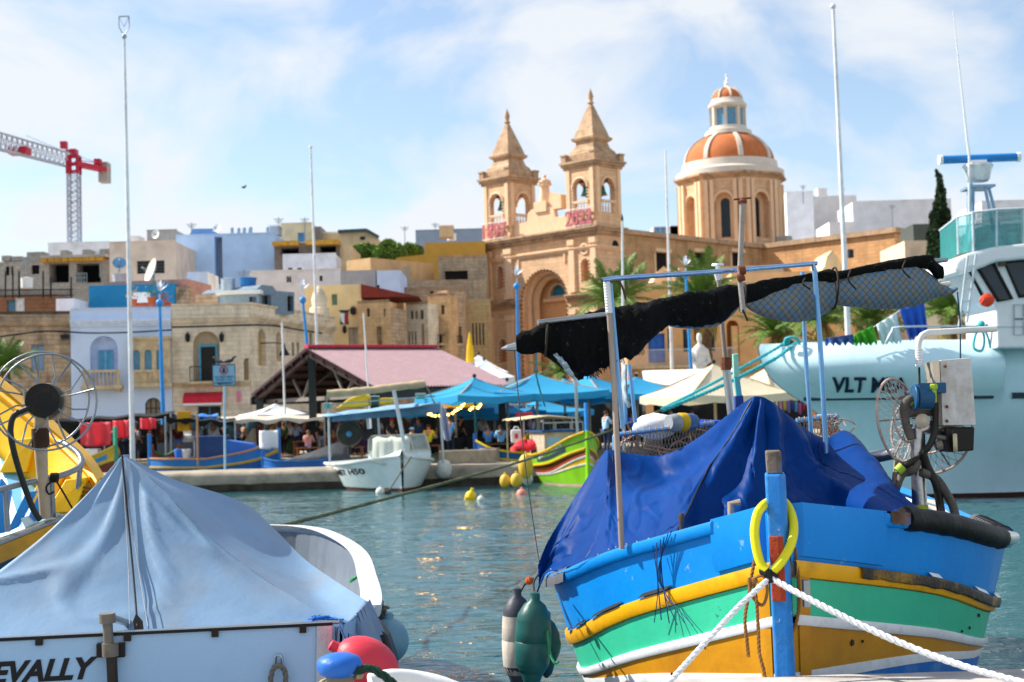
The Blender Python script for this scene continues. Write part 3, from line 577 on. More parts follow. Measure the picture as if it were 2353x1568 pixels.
bld('shaded_grey_house','shaded slate grey house wall',ZC,770,1058,702,112,plaster('8f94a4',.25,.3),7,z0=3);bld('bright_blue_white_house','bright blue white house wall with a door gap',ZC,1066,1258,702,112,plaster('b4cbf0',.03,.05),7,z0=3,wins=(('dark',1068,820,1090,915),))
f=bld('ochre_building','stepped ochre yellow building left of the church',ZC,1222,1950,470,138,OCH,10,z0=3,poly=((1222,920),(1950,920),(1950,466),(1456,478),(1456,572),(1222,600)))
bld('grey_stone_terrace','grey weathered stone wall with a dark grille',ZC,1565,1962,592,128,mat('grey rubble wall','ab9c86',.92,var=.25,brick=(.8,.3,'7d7060'),stain=('6a6258',.6,.7),streak=.4),6,z0=3,wins=(('dark',1622,705,1808,778),),coping=ST_GREY)
bld('long_stone_wall','long pale stone retaining wall below the ochre building',ZC,930,1962,780,124,mat('grey rubble wall','ab9c86',.9),4,z0=2,d2=126)
bld('long_stone_wall','upper pale stone wall left of the ochre building',ZC,925,1330,680,127,plaster('b5aa98',.4,.5),4,z0=2)
bld('blue_grey_building','blue grey flat building on the skyline beside the church',ZC,1382,1962,375,175,plaster('8da3bd',.05,.1),10,z0=8,coping=plaster('8da3bd'))
tank('pair of white tanks on the blue grey skyline roof',ZC,1640,400,1715,460,168,WHITE,1.)
f=bld('yellow_house','pale yellow house with a dark red sloping roof',ZC,480,940,822,104,plaster('ecd09a',.08,.15),9,z0=.9,coping=None,wins=(('win',838,1165,915,1330,dict(frame='b8a890',cols=2,glass=mat('pale roller door','c8bca8',.6))),('win',600,900,640,980,dict(frame='c8b890',cols=2)),('shut',700,895,745,985,dict(col='7f9f8a',frame='7f9f8a'))))
for x in (870,885):lantern(f,*f.uv(*ZC(x,1040)))
for x in (808,):lantern(f,*f.uv(*ZC(x,1190)))
f.part('roof',mat('dark red roof','7c2f24',.7),lambda b:b.prism([(f.L,-.2,f.top),(f.L+4.2,-.2,f.uv(*ZC(1070,925))[1]),(f.L,-.2,f.uv(*ZC(940,925))[1])],(0,6,0)))
bld('sunny_yellow_wall','sunny pale yellow wall in front of the slate grey house',ZC,930,1285,926,110,plaster('ecd3a4',.08,.15),6,wins=(('win',1010,960,1040,1010,dict(frame='8a9aa0')),('win',1180,960,1210,1010,dict(frame='8a9aa0'))))
bld('brown_town_house','brown weathered town house behind the honey stone fronts',ZC,1268,1772,850,116,ST_BROWN,8,z0=.9,coping=ST_BROWN,wins=(('win',1500,870,1530,925,dict(frame='5a4a36',cols=1)),('win',1570,865,1600,925,dict(frame='5a4a36',cols=1)),('dark',1700,870,1725,920)))
f=bld('honey_stone_house','honey stone house with a pointed doorway by the street',ZC,912,1168,962,103,ST_WARM,2,d2=102.5,wins=(('win',1068,1160,1110,1345,dict(frame='8a6a30',glass=mat('ochre door','b5832a',.6),cols=2)),('win',985,1010,1010,1080,dict(frame='7a6a50')),('win',1120,1015,1142,1080,dict(frame='7a6a50'))),coping=ST_GREY)
bld('shadow_side_house','narrow house whose shaded side shows beside the honey stone house',ZC,1168,1306,1015,102.6,ST_BROWN,1,d2=105)
f=bld('sand_stone_house','sand stone house with tall blinds in the street',ZC,1306,1482,975,107,ST_CREAM,2,d2=106.4,wins=(('win',1340,1030,1365,1100,dict(frame='6f8f9a')),('shut',1420,1025,1448,1100,dict(col='4f6f5a',frame='4f6f5a')),('niche',1380,1030,1400,1100,dict(arch=1,col='b89a6c')))+tuple(('win',1322+i*26,1200,1338+i*26,1330,dict(frame='7c6a50',cols=1)) for i in range(3))+(('niche',1430,1140,1455,1330,dict(col='d09a4c')),),coping=ST_GREY)
f=bld('tall_honey_house','tall honey stone house with balconies and wall shutters',ZC,1482,1640,905,109,ST_WARM,2,d2=108.4,wins=(('shut',1515,1120,1552,1220,dict(col='6b5a3a',frame='6b5a3a',cols=2)),('win',1560,1230,1600,1330,dict(frame='5a4630',cols=2)),('win',1520,980,1550,1060,dict(frame='8a7a5a',cols=2)),('win',1590,985,1618,1060,dict(frame='8a7a5a',cols=2))),coping=ST_GREY)
lantern(f,*f.uv(*ZC(1500,1080)))
iron_balcony(f,f.box_uv(*zb(ZC,1540,1230,1620,1300)))
f=bld('dark_corner_house','stained dark stone corner house at the end of the street',ZC,1640,1772,870,110,ST_BROWN,1,d2=112,wins=(('win',1730,1160,1760,1290,dict(frame='53452f',cols=1)),('win',1665,960,1690,1050,dict(frame='53452f',cols=1)),('shut',1670,1120,1700,1230,dict(col='5a6a4a',frame='5a6a4a',cols=2))))
iron_balcony(f,f.box_uv(*zb(ZC,1655,1240,1710,1300)),.6)
bld('far_street_house','long pale house front at the far end of the street',ZC,1770,1985,935,122,mat('pale street stone','c2ad80',.9,var=.15,brick=(.8,.3,'9c8a66'),streak=.4),6,wins=tuple(('win',1845+i*28,1130,1858+i*28,1310,dict(frame='4d4433',cols=1)) for i in range(4)))
# green club banner on the corner
t=thing('club_banner','dark green hanging banner with a white and red crest','banner',at(*ZC(805,1145),99));a=at(*ZC(768,1035),99);b_=at(*ZC(838,1142),99)
M().grid([[V((lerp(a.x,b_.x,i/6),99+.08*math.sin(i*1.3+j),lerp(a.z,b_.z,j/6))) for i in range(7)] for j in range(7)]).build('cloth',mat('dark green cloth','2b4a3c',.8),t,thick=.02,sm=60)
c=at(*ZC(803,1092),98.8);M().prism([c+V((x,0,z)) for x,z in ((-.32,.36),(0,.36),(0,-.45),(-.22,-.2))],(0,.03,0)).build('crest',WHITE,t);M().prism([c+V((x,0,z)) for x,z in ((.02,.36),(.32,.36),(.22,-.2),(.02,-.45))],(0,.03,0)).build('crest',mat('crest red','b02a34',.7),t)
M().bar(at(*ZC(760,1030),99),at(*ZC(845,1030),99),.08).build('rod',IRON,t)
# RIGHT: houses behind the palms and skyline
Z1=lambda x,y:(x,y)
Z4=Q(1480,680,4.902)
f=bld('peach_house','peach fronted house with blue doors and a long iron balcony',Z1,1436,1960,650,112,plaster('d9a56e',.08,.15),10,wins=(('door',*Z4(505,660),*Z4(705,1010),dict(col='2b62b8',frame='2b62b8')),('win',*Z4(735,600),*Z4(800,880),dict(frame='33302c',cols=1)),('win',*Z4(920,610),*Z4(1000,880),dict(frame='2b5ca0',cols=2)),('niche',*Z4(1445,500),*Z4(1590,1000),dict(arch=1,dep=1.2,col='d58f3f')),('win',*Z4(1510,570),*Z4(1580,1000),dict(frame='e0d8cc',cols=1,glass=WHITE)),('win',*Z4(1250,600),*Z4(1300,870),dict(frame='3a6ab0',cols=1))),coping=CREAM)
r=f.box_uv(*Z4(280,850),*Z4(1550,1040));b=M();b.lohi((r[0],-.75,r[1]-.2),(r[2],0,r[1]));bal=b.build('balcony',STONE_T,f.t,local=True);b=M();b.bar((r[0],-.7,r[3]),(r[2],-.7,r[3]),.06)
for i in range(60):b.bar((lerp(r[0],r[2],i/60),-.7,r[1]),(lerp(r[0],r[2],i/60),-.7,r[3]),.03)
b.build('railing',mat('pale railing','c9c6c2',.5),bal,local=True)
f.cornice(r[1]-.9,.7,.3,mat('ochre band','b58d4c',.9))
for i in range(8):
 u=lerp(r[0],r[2],(i+.5)/9);M().ball((u,-.45,r[1]-.55),.13,10).build('globe_light',WHITE,f.t,local=True,sm=60)
f=bld('baroque_gable_house','cream house with a curved gable between the palms',Z1,1488,1568,650,118,CREAM,6,poly=((1488,760),(1568,760),(1568,700),(1552,655),(1540,625),(1525,612),(1510,625),(1498,655),(1488,700)),wins=(('niche',1518,645,1538,700,dict(arch=1,col='c98f58')),))
f=bld('baroque_gable_house','small cream gable front right of the tall white pole',Z1,1885,1950,640,118,CREAM,6,poly=((1885,760),(1950,760),(1950,625),(1935,612),(1925,590),(1912,575),(1900,590),(1895,612),(1885,625)))
bld('plain_cream_house','plain cream upper wall behind the awning',Z1,1680,2110,622,114,plaster('cdb189',.1),8)
bld('terrace_wall','long cream parapet left of the plain cream wall',Z1,1560,1800,612,117,plaster('b7a38a',.3),6)
bld('white_apartment_block','white apartment block on the skyline right of the dome',Z1,1806,1868,442,200,plaster('e4e8ee',.02,.05),10,z0=8,coping=WH);bld('white_apartment_block','cream topped white block behind the tall white pole',Z1,1862,1968,452,205,plaster('d6d0cc',.02,.05),10,z0=8,coping=WH)
bld('white_apartment_block','wide shaded white block with a sunlit left end',Z1,1958,2185,462,190,plaster('dcdfe6',.02,.05),10,z0=8,coping=WH);bld('white_apartment_block','small bright white block beside the tall white pole',Z1,1905,1962,510,185,plaster('e6e6ea',.02,.05),8,z0=8)
bld('white_apartment_block','pale block at the right edge behind the radar mast',Z1,2255,2420,462,190,plaster('d8dee8',.02,.05),10,z0=8,coping=WH)
f=bld('glass_topped_block','white block with a glazed roof room between the church and dome',Z1,1500,1600,520,190,WH,10,z0=8,wins=(('win',1504,522,1530,545,dict(cols=2,frame='d0d8e0',glass=mat('sky glass','5f9fd0',.15,bump=0))),('win',1540,518,1570,545,dict(cols=2,frame='d0d8e0'))))
f=bld('dark_roofed_house','pale house with a dark roof room beside the cypress',Z1,2078,2215,552,120,plaster('d9c6b0',.2),8);bld('dark_roof_room','small dark boarded roof room with a peach end wall beside the cypress',Z1,2098,2138,515,122,mat('dark boards','4a5250',.8),4)
bld('plain_cream_house','low cream houses behind the fishing vessel wheelhouse',Z1,2110,2440,640,108,plaster('d8c8ae',.1),8,wins=(('win',2150,660,2180,700),('win',2230,660,2262,700)))
tank('dark barrel on the church side roof',Z1,1948,573,1962,593,134,mat('navy barrel','1d2c3c',.6),1.)
# CHURCH
ZH=Q(1130,150,2.703);ZI=Q(1130,560,4.021)
def church():
 cd=130.;C_=at(1383,943,cd);Wd=14.8
 A=V((C_.x-Wd*.7071,C_.y+Wd*.7071,0))
 f=Fc.__new__(Fc);f.L=Wd;f.ops=[];f.t=thing('parish_church','honey stone parish church with twin bell towers and an orange dome','church',(A.x,A.y,.9),None,-math.pi/4);f.mw=MW[f.t.name];f.inv=f.mw.inverted();T=f.t
 w=lambda zx,zy:f.uv(*ZH(zx,zy))[1];u=lambda zx,zy:f.uv(*ZH(zx,zy))[0]
 zc=w(890,1085)
 tw=Wd-u(690,900);tl=Wd*.246
 # facade
 au0,_=f.uv(*ZI(583,850));au1=f.uv(*ZI(1022,780))[0];atop=f.uv(*ZI(795,398))[1]
 arch=arch_poly(au0,0.0,au1,atop,None,24);hs=[arch];dp=[2.3]
 nich=[]
 for bx in ((333,358,405,582),(1158,285,1245,512),(352,1075,435,1305)):
  r=f.box_uv(*zb(ZI,*bx));nich.append(r)
 r=nich[2];nich.append((Wd-r[2],r[1],Wd-r[0],r[3]))
 for r in nich:hs.append(arch_poly(*r));dp.append(.5)
 b=M();ol=rect_poly(0,0,Wd,zc-.3);pierced(b,(0,0,0),X,Y,ol,hs,dp)
 b.add([(Wd,0,0),(Wd,tw,0),(Wd,tw,zc-.3),(Wd,0,zc-.3),(0,0,0),(0,tw,0),(0,tw,zc-.3),(0,0,zc-.3)],[(0,1,2,3),(4,5,6,7),(2,3,7,6)])
 fac=b.build('facade',ST_CHURCH,T,local=True)
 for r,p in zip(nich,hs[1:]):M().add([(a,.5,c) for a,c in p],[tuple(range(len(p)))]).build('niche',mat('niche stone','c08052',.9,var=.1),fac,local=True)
 for r,p in zip(nich,hs[1:]):
  q=M()
  for a,c in spline2(p,.34):q.ball((a,-.06,c),.075,6)
  q.build('festoon_lights',WHITE,fac,local=True,kind='stuff')
 q=M()
 for a,c in spline2(arch,.42):q.ball((a,-.06,c),.1,6)
 q.build('festoon_lights',mat('unlit festoon bulbs','5c4638',.5),fac,local=True,kind='stuff')
 # deep porch behind the great arch: concentric mouldings, back wall, lunette, doorway
 for k,(ins,y0,y1) in enumerate(((.35,.5,1.0),(.75,1.2,1.7))):
  q=M();outer=arch_poly(au0,0,au1,atop,None,24);inner=arch_poly(au0+ins,0,au1-ins,atop-ins,None,24)
  pierced(q,(0,y0,0),X,Y,outer,[inner],[y1-y0]);q.build('arch_moulding',ST_CHTRIM,fac,local=True)
 lu0,lw0,lu1,lw1=f.box_uv(*zb(ZI,850,535,1018,662),y=2.3);cw=(au0+au1)/2
 q=M();lp=arch_poly(lu0,lw0,lu1,lw1,(lw1-lw0)*.95);dpx=arch_poly(cw-1.5,0,cw+1.5,4.6)
 pierced(q,(0,2.3,0),X,Y,arch,[lp,dpx],[.4,.4]);bw=q.build('porch_wall',mat('porch stone','d9a878',.88,var=.1),fac,local=True)
 M().add([(a,2.7,c) for a,c in lp],[tuple(range(len(lp)))]).build('lunette_window',mat('stained blue glass','2f86a8',.2,var=.35,vs=5),fac,local=True)
 M().add([(a,2.7,c) for a,c in dpx],[tuple(range(len(dpx)))]).build('door',mat('church door','5c3a22',.6,var=.2),fac,local=True)
 q=M();q.tube([(a,2.25,c) for a,c in lp],.12,6,closed=True);q.lohi((lu0-.5,1.9,lw0-.45),(lu1+.6,2.3,lw0-.15));q.build('lunette_frame',ST_CHTRIM,fac,local=True)
 q=M();q.tube([(cw+2.0*math.cos(a),2.0,5.0+1.6*math.sin(a)) for a in [math.pi*i/12 for i in range(13)]],.3,6);q.lathe([(.5,4.7),(.6,5),(.35,5.4),(.45,5.9),(.3,6.6),(.1,7)],(cw-.3,1.8,0),10);q.build('door_ornament',mat('pale carving','e0c8b0',.8),fac,local=True,sm=50)
 # medallions
 for bx,m in (((318,222,405,325),ST_CHTRIM),((1150,142,1240,250),WHITE)):
  r=f.box_uv(*zb(ZI,*bx));c=((r[0]+r[2])/2,(r[1]+r[3])/2);R=(r[3]-r[1])/2*.9
  q=M();q.tube([(c[0]+R*math.cos(a),-.03,c[1]+R*math.sin(a)) for a in [math.pi*2*i/24 for i in range(24)]],.12,6,closed=True);ro=q.build('medallion',ST_CHTRIM,fac,local=True,sm=60)
  q=M();q.lathe([(R,0),(R,.05)],(c[0],-.02,c[1]),24,Y);dd=q.build('clock_face' if m is WHITE else 'disc',m,ro,local=True)
  if m is WHITE:
   q=M();q.bar((c[0],-.06,c[1]-R*.6),(c[0],-.06,c[1]+R*.75),.08);[q.box((c[0]+R*.8*math.sin(a),-.05,c[1]+R*.8*math.cos(a)),(.07,.03,.14),rot=Matrix.Rotation(a,3,'Y')) for a in [math.pi*i/6 for i in range(12)]];q.build('clock_hand',BLACK,ro,local=True)
   # pilasters
 up0=f.uv(*ZI(260,712))[1];up1=f.uv(*ZI(260,225))[1];lo1=f.uv(*ZI(260,868))[1]
 for pa,pb in ((230,290),(430,492),(1060,1110),(1272,1322)):
  a0=f.uv(*ZI(pa,500))[0];a1=f.uv(*ZI(pb,500))[0]
  for (c0,c1) in ((a0,a1),):
   for z0,z1 in ((up0,up1),(0,lo1)):
    q=M();q.lohi((c0,-.22,z0),(c1,0,z1));q.lohi((c0-.1,-.32,z0),(c1+.1,0,z0+.45));q.lohi((c0-.1,-.34,z1-.5),(c1+.1,0,z1));q.build('pilaster',ST_CHTRIM,fac,local=True)
 for (p0,p1,q0,q1) in ((540,1010,385,210),):
  a0=f.uv(*ZI(p0,300))[0];a1=f.uv(*ZI(p1,300))[0];z1=f.uv(*ZI(800,215))[1];z0=f.uv(*ZI(545,385))[1]
  q=M();q.lohi((a0,-.12,z1-.2),(a1,0,z1));q.lohi((a0,-.12,z0),(a0+.2,0,z1-.2));q.lohi((a1-.2,-.12,z0),(a1,0,z1-.2));q.build('panel_moulding',ST_CHTRIM,fac,local=True)
  # cornices wrap front and right side
 def belt(z,h,o,y1,m=ST_GREY):
  q=M()
  for f0,f1,k in ((0,.4,.45),(.4,.75,.8),(.75,1,1)):q.lohi((-o*k,-o*k,z+h*f0),(Wd+o*k,y1+o*k*.3,z+h*f1))
  q.build('cornice',m,T,local=True)
 belt(zc-.7,.7,.75,tw);belt(zc-2.1,.35,.3,tw,ST_CHTRIM)
 zm=f.uv(*ZI(300,735))[1]
 for (c0,c1) in ((-.0,au0-.15),(au1+.15,Wd)):
  q=M()
  for f0,f1,k in ((0,.4,.45),(.4,.75,.8),(.75,1,1)):q.lohi((c0-(k*.6 if c0<=0 else 0),-.6*k,zm-.5+.6*f0),(c1+(k*.6 if c1>=Wd else 0),tw if c1>=Wd else.0,zm-.5+.6*f1))
  q.build('cornice',ST_GREY,T,local=True)
 for zx,zy,hh in ((1003,1215,1.1),(1010,1408,.9)):
  o=f.inv@CAMP;d=f.inv.to_3x3()@ray(*ZH(zx,zy));k=(Wd-o.x)/d.x;p=o+d*k
  q=M();q.lathe([(hh*.5,0),(hh*.5,.04)],(Wd+.0,p.y,p.z),14,X);q.build('oval_window',DARK,T,local=True)
  q=M();q.tube([(Wd+.03,p.y+hh*.52*math.cos(a),p.z+hh*.52*math.sin(a)) for a in [math.pi*i/8 for i in range(16)]],.09,6,closed=True);q.build('oval_frame',ST_CHTRIM,T,local=True)
  # bell towers
 zb1=w(780,680);h_=zb1-zc
 for k,x0 in enumerate((0.,Wd-tl)):
  t=M().lohi((x0-.05,-.05,zc),(x0+tl+.05,tl+.05,zc+h_*.22)).build('belfry',ST_CHURCH,T,local=True)
  zt=zb1-.35;z0=zc+h_*.22;ow=tl*.26
  for (o,xd,yd) in (((x0,0,0),X,Y),((x0+tl,0,0),Y,-X),((x0+tl,tl,0),-X,-Y),((x0,tl,0),-Y,X)):
   ap=arch_poly(tl/2-ow,z0+.1,tl/2+ow,zt-.15*h_,None,14)
   q=M();pierced(q,o,xd,yd,rect_poly(0,z0,tl,zt),[ap],[.55]);pierced(q,V(o)+V(yd)*.55,xd,yd,rect_poly(.5,z0,tl-.5,zt),[ap],[.01]);q.build('belfry_wall',ST_CHURCH,T,local=True)
   q=M();o=V(o);xd=V(xd);yd=V(yd)
   for s in (0.12,tl-.55):a_=o+xd*s-yd*.12;c_=o+xd*(s+.43)+yd*.02;q.lohi([min(a_[i],c_[i]) for i in range(2)]+[z0],[max(a_[i],c_[i]) for i in range(2)]+[zt])
   q.tube([o+xd*a-yd*.06+Z*c for a,c in ap[2:]],.12,6);q.build('belfry_trim',ST_CHTRIM,T,local=True,sm=40)
  q=M()
  for a,c in spline2(arch_poly(tl/2-ow,z0+.1,tl/2+ow,zt-.15*h_),.3):q.ball((x0+a,-.12,c),.075,6)
  q.build('festoon_lights',WHITE,T,local=True,kind='stuff')
  c0_=V((x0+tl/2,tl/2,0));bz=z0+(zt-z0)*.42
  for c in ((V((x0+tl/2,.95,0)),) if k==0 else (V((x0+tl/2,.95,0)),V((x0+tl-.9,tl/2,0)))):
   be=M().lathe([(.62,0),(.55,.12),(.42,.45),(.36,.85),(.25,1.05),(.02,1.12)],c+V((0,0,bz)),16).build('bell',mat('green bronze','3f6b4c',.5,.5,stain=('6a8f70',.5,3)),T,local=True,sm=60)
   q=M();q.bar(c+V((-.9,0,bz+1.4)),c+V((.9,0,bz+1.4)),.16);q.bar(c+V((0,0,bz+1.05)),c+V((0,0,bz+1.5)),.2);q.ball(c+V((0,0,bz-.05)),.14,8);q.build('bell_yoke',IRON,be,local=True)
  c=c0_
  for (o,xd) in (((x0+tl-.0,0,0),Y),((x0,0,0),X)):
   bal=M();o=V(o);xd=V(xd);a_=o+xd*(tl/2-ow);e_=o+xd*(tl/2+ow);bal.bar(a_+Z*(z0+1.15),e_+Z*(z0+1.15),.22)
   for i in range(5):p=a_.lerp(e_,(i+.5)/5);bal.lathe([(.07,.1),(.1,.45),(.05,.8),(.08,1.1)],p+Z*z0,8)
   bal.build('belfry_balustrade',ST_CHTRIM,T,local=True,sm=60)
  q=M()
  for f0,f1,k2 in ((0,.35,.3),(.35,.7,.6),(.7,1,.85)):o=.52*k2;q.lohi((x0-o,-o,zb1-.35+.7*f0),(x0+tl+o,tl+o,zb1-.35+.7*f1))
  q.build('cornice',ST_GREY,T,local=True)
  s2=math.sqrt(2);zz=zb1+.35;e=w(860,490)-zb1
  prof=[(tl*.49,0),(tl*.49,e*.28),(tl*.43,e*.34),(tl*.42,e*.4),(tl*.33,e*.55),(tl*.28,e*.8),(tl*.29,e*.92)]
  q=M();q.lathe([(r*s2,z) for r,z in prof],c+Z*zz,4,ph=math.pi/4)
  for sx in (-1,1):
   for sy in (-1,1):q.box(c+V((sx*tl*.5,sy*tl*.5,zz+e*.12)),(.55,.55,e*.28));q.box(c+V((sx*tl*.5,sy*tl*.5,zz+e*.28)),(.7,.7,.14))
  q.build('tower_attic',ST_GREY,T,local=True)
  ze=w(860,490)+.05;hs_=w(850,245)-ze
  M().lathe([(r*s2,z) for r,z in ((tl*.29,-.25),(tl*.37,-.05),(tl*.38,.15),(tl*.32,.3),(tl*.28,.8),(.15,hs_))],c+Z*ze,4,ph=math.pi/4).build('spire',ST_GREY,T,local=True)
  M().lathe([(.15,0),(.34,.12),(.18,.28),(.26,.6),(.27,.8),(.1,1.3),(.02,1.5)],c+Z*(ze+hs_),10).build('finial',ST_GREY,T,local=True,sm=60)
  # year number frame hung below the arch
  q=M();wbar=tl*.98;zs0=zc+.1;zs1=zc+h_*.3
  for z in (zs0+.1,zs1):q.bar((x0+.1,-.4,z),(x0+wbar,-.4,z),.06)
  fr=q.build('year_sign',WHITE,T,local=True);mwx=f.mw.to_3x3()
  lt=lettering(('1897','2022')[k],'digits',mat('faded pink digits','b0606e',.6),fr,f.mw@V((x0+.2,-.42,zs0+.15)),mwx@X,Z,zs1-zs0-.25,.05,bold=.02)
  vs=[v.co.x for v in lt.data.vertices];sc_=(tl*.92)/(max(vs)-min(vs));x_=min(vs)
  for v in lt.data.vertices:v.co.x=x_+(v.co.x-x_)*sc_
  # parapet between the towers with scrolls
 q=M();c=Wd/2;a0,a1=tl+.1,Wd-tl-.1
 q.prism([(a0,.4,zc),(a1,.4,zc),(a1,.4,zc+1.7),(a1-.9,.4,zc+1.45),(c+1.9,.4,zc+1.5),(c+1.7,.4,zc+2.3),(c+1.2,.4,zc+2.6),(c-1.2,.4,zc+2.6),(c-1.7,.4,zc+2.3),(c-1.9,.4,zc+1.5),(a0+.9,.4,zc+1.45),(a0,.4,zc+1.7)],(0,.5,0));q.build('parapet',ST_CHTRIM,T,local=True)
 # nave and transept
 nz_=w(1300,1150)-0;zn=18.4
 nave=M().lohi((1.0,tw,0),(Wd-.5,27,zn)).build('nave',ST_BROWN if False else mat('nave limestone','c09a70',.9,var=.2,vs=.7,brick=(.95,.36,'b08e62',.01),stain=('7c664c',.5,.5),streak=.4),T,local=True)
 M().lohi((.8,tw,zn),(Wd-.2,27,zn+.45)).build('nave_parapet',ST_GREY,nave,local=True)
 for zx0,zx1 in ((1270,1340),(1525,1598),(1772,1830)):
  o=f.inv@CAMP;dirs=[f.inv.to_3x3()@ray(*ZH(z,1310)) for z in (zx0,zx1)];ys=[(o+d*((Wd-.5-o.x)/d.x)).y for d in dirs];d=f.inv.to_3x3()@ray(*ZH((zx0+zx1)/2,1270));zz=(o+d*((Wd-.5-o.x)/d.x)).z
  x=Wd-.5;q=M();q.lohi((x-.02,ys[0]-.4,zz+.1),(x+.45,ys[1]+.4,zz+.45));q.lohi((x,ys[0]-.25,zz-2.6),(x+.12,ys[0],zz+.1));q.lohi((x,ys[1],zz-2.6),(x+.12,ys[1]+.25,zz+.1));wf=q.build('window',ST_CHTRIM,nave,local=True)
  M().lohi((x,ys[0],zz-2.6),(x+.02,ys[1],zz+.05)).build('pane',DARK,wf,local=True)
 tr=M().lohi((0.5,27,0),(Wd+15,42,zn)).build('transept',mat('transept limestone','d4a272',.9,var=.15,vs=.7,brick=(.95,.36,'a87c4c',.012),stain=('8a6a48',.4,.5),streak=.3),T,local=True)
 M().lohi((0.3,26.7,zn),(Wd+15.3,42.3,zn+.5)).build('transept_parapet',ST_GREY,tr,local=True)
 q=M();q.lohi((Wd+3.0,26.5,zn-3.6),(Wd+7.0,27,zn-3.2));q.lohi((Wd+3.2,26.8,zn-7),(Wd+3.6,27,zn-3.6));q.lohi((Wd+6.4,26.8,zn-7),(Wd+6.8,27,zn-3.6));wf=q.build('window',ST_CHTRIM,tr,local=True);M().lohi((Wd+3.6,26.95,zn-7),(Wd+6.4,26.99,zn-3.6)).build('pane',DARK,wf,local=True)
 M().lohi((Wd-2,30,zn+.5),(Wd+.5,31,zn+1.5)).build('air_conditioner',mat('grey unit','a9a8a2',.6),tr,local=True)
 # drum and dome
 pc=at(1682,541,156.);c=f.inv@pc;c=V((c.x,c.y,0));
 zz=lambda py:(f.inv@at(1682,py,156.)).z
 zd0,zd1=zn-.5,zz(419);R=5.3;n=8;m8=ST_CHURCH
 for k in range(n):
  a=2*math.pi*(k+.5)/n+.1;side=2*R*math.tan(math.pi/n);nd=V((math.cos(a),math.sin(a),0));td=V((-math.sin(a),math.cos(a),0));o=c+nd*R-td*side/2
  zw0,zw1=zd0+(zd1-zd0)*.22,zd0+(zd1-zd0)*.8;hw=1.05
  ap=arch_poly(side/2-hw,zw0,side/2+hw,zw1);q=M();pierced(q,o,td,-nd,rect_poly(0,zd0,side,zd1),[ap],[.9]);dw=q.build('drum_wall',m8,T,local=True)
  p2=arch_poly(side/2-.5,zw0+.2,side/2+.5,zw1-.6);q=M();pierced(q,o-nd*.9,td,-nd,ap,[p2],[.2]);q.build('window_surround',ST_CHTRIM,dw,local=True)
  M().add([o-nd*1.1+td*a_+Z*z_ for a_,z_ in p2],[tuple(range(len(p2)))]).build('pane',GLASS,dw,local=True)
  q=M()
  for s in (.35,.95,side-.95,side-.35):
   p=o+td*s+nd*.12;q.bar(p+Z*zd0,p+Z*(zd1-.5),.4,.4,up=nd)
  q.tube([o+td*a_+nd*.05+Z*z_ for a_,z_ in ap[2:]],.16,6);q.build('drum_pilaster',ST_CHTRIM,dw,local=True)
 ph=.1
 M().lathe([(R*1.08,zd1-.3),(R*1.13,zd1-.05),(R*1.2,zd1+.1),(R*1.2,zd1+.3)],c,8,ph=ph).build('drum_cornice',ST_GREY,T,local=True)
 zr1=zz(378);WD_=mat('white dome paint','d2c8bc',.75,var=.06,stain=('b9a890',.3,.6))
 M().lathe([(R*1.12,zd1+.3),(R*1.12,zd1+.9),(R*1.0,zd1+1.2),(R*.98,zr1),(R*.9,zr1+.02)],c,32,ph=ph).build('dome_base',WD_,T,local=True,sm=30)
 zt=zz(312);Rd=R*.93;Hd=zt-zr1;full=Hd/math.sin(math.radians(66))
 prof=[(Rd*math.cos(math.radians(t)),zr1+full*math.sin(math.radians(t))) for t in range(0,67,6)]
 M().lathe(prof,c,40).build('dome',mat('terracotta dome paint','b86a3c',.8,var=.12,vs=.6,stain=('c8845a',.4,1),streak=.15),T,local=True,sm=60)
 for k in range(8):
  a=2*math.pi*k/8+.1;q=M();td=V((-math.sin(a),math.cos(a),0));nd=V((math.cos(a),math.sin(a),0));vs=[]
  for r,z in prof:
   hw=.1+.15*r/Rd;[vs.append(c+nd*(r+o)+td*s*hw+Z*(z+o*.6)) for s,o in ((-1,-.05),(-1,.14),(1,.14),(1,-.05))]
  q.add(vs,[(i*4+j,i*4+(j+1)%4,i*4+4+(j+1)%4,i*4+4+j) for i in range(len(prof)-1) for j in range(4)]);q.build('dome_rib',WD_,T,local=True)
 zl1=zz(246);rl=1.75
 M().lathe([(rl*1.5,zt-.1),(rl*1.45,zt+.4),(rl*1.2,zt+.55),(rl*1.15,zt+.9)],c,24).build('lantern_base',WD_,T,local=True,sm=40)
 for k in range(8):
  a=2*math.pi*(k+.5)/8+.1;p=c+V((math.cos(a)*rl,math.sin(a)*rl,0));q=M();q.bar(p+Z*(zt+.9),p+Z*(zl1),.34,.5,up=V((math.cos(a),math.sin(a),0)));q.build('lantern_pier',WD_,T,local=True)
  a2=a+math.pi/8;nd=V((math.cos(a2),math.sin(a2),0));td=V((-nd.y,nd.x,0));o=c+nd*rl*.9
  M().add([o-td*.5+Z*(zt+.9),o+td*.5+Z*(zt+.9),o+td*.5+Z*(zl1-.3),o-td*.5+Z*(zl1-.3)],[(0,1,2,3)]).build('lantern_window',mat('blue lantern glass','5d93b4',.25),T,local=True)
 M().lathe([(rl*1.0,zl1-.35),(rl*1.2,zl1-.1),(rl*1.22,zl1+.15),(rl*1.05,zl1+.5),(rl*.98,zl1+.8)],c,24).build('lantern_cornice',WD_,T,local=True,sm=40)
 zs=zz(203);rs=rl*.95;pf=[(rs*math.cos(math.radians(t)),zl1+.8+(zs-zl1-.8)*math.sin(math.radians(t))) for t in range(0,86,10)]
 M().lathe(pf,c,24).build('small_dome',mat('terracotta dome paint','c8743a',.8),T,local=True,sm=60)
 q=M()
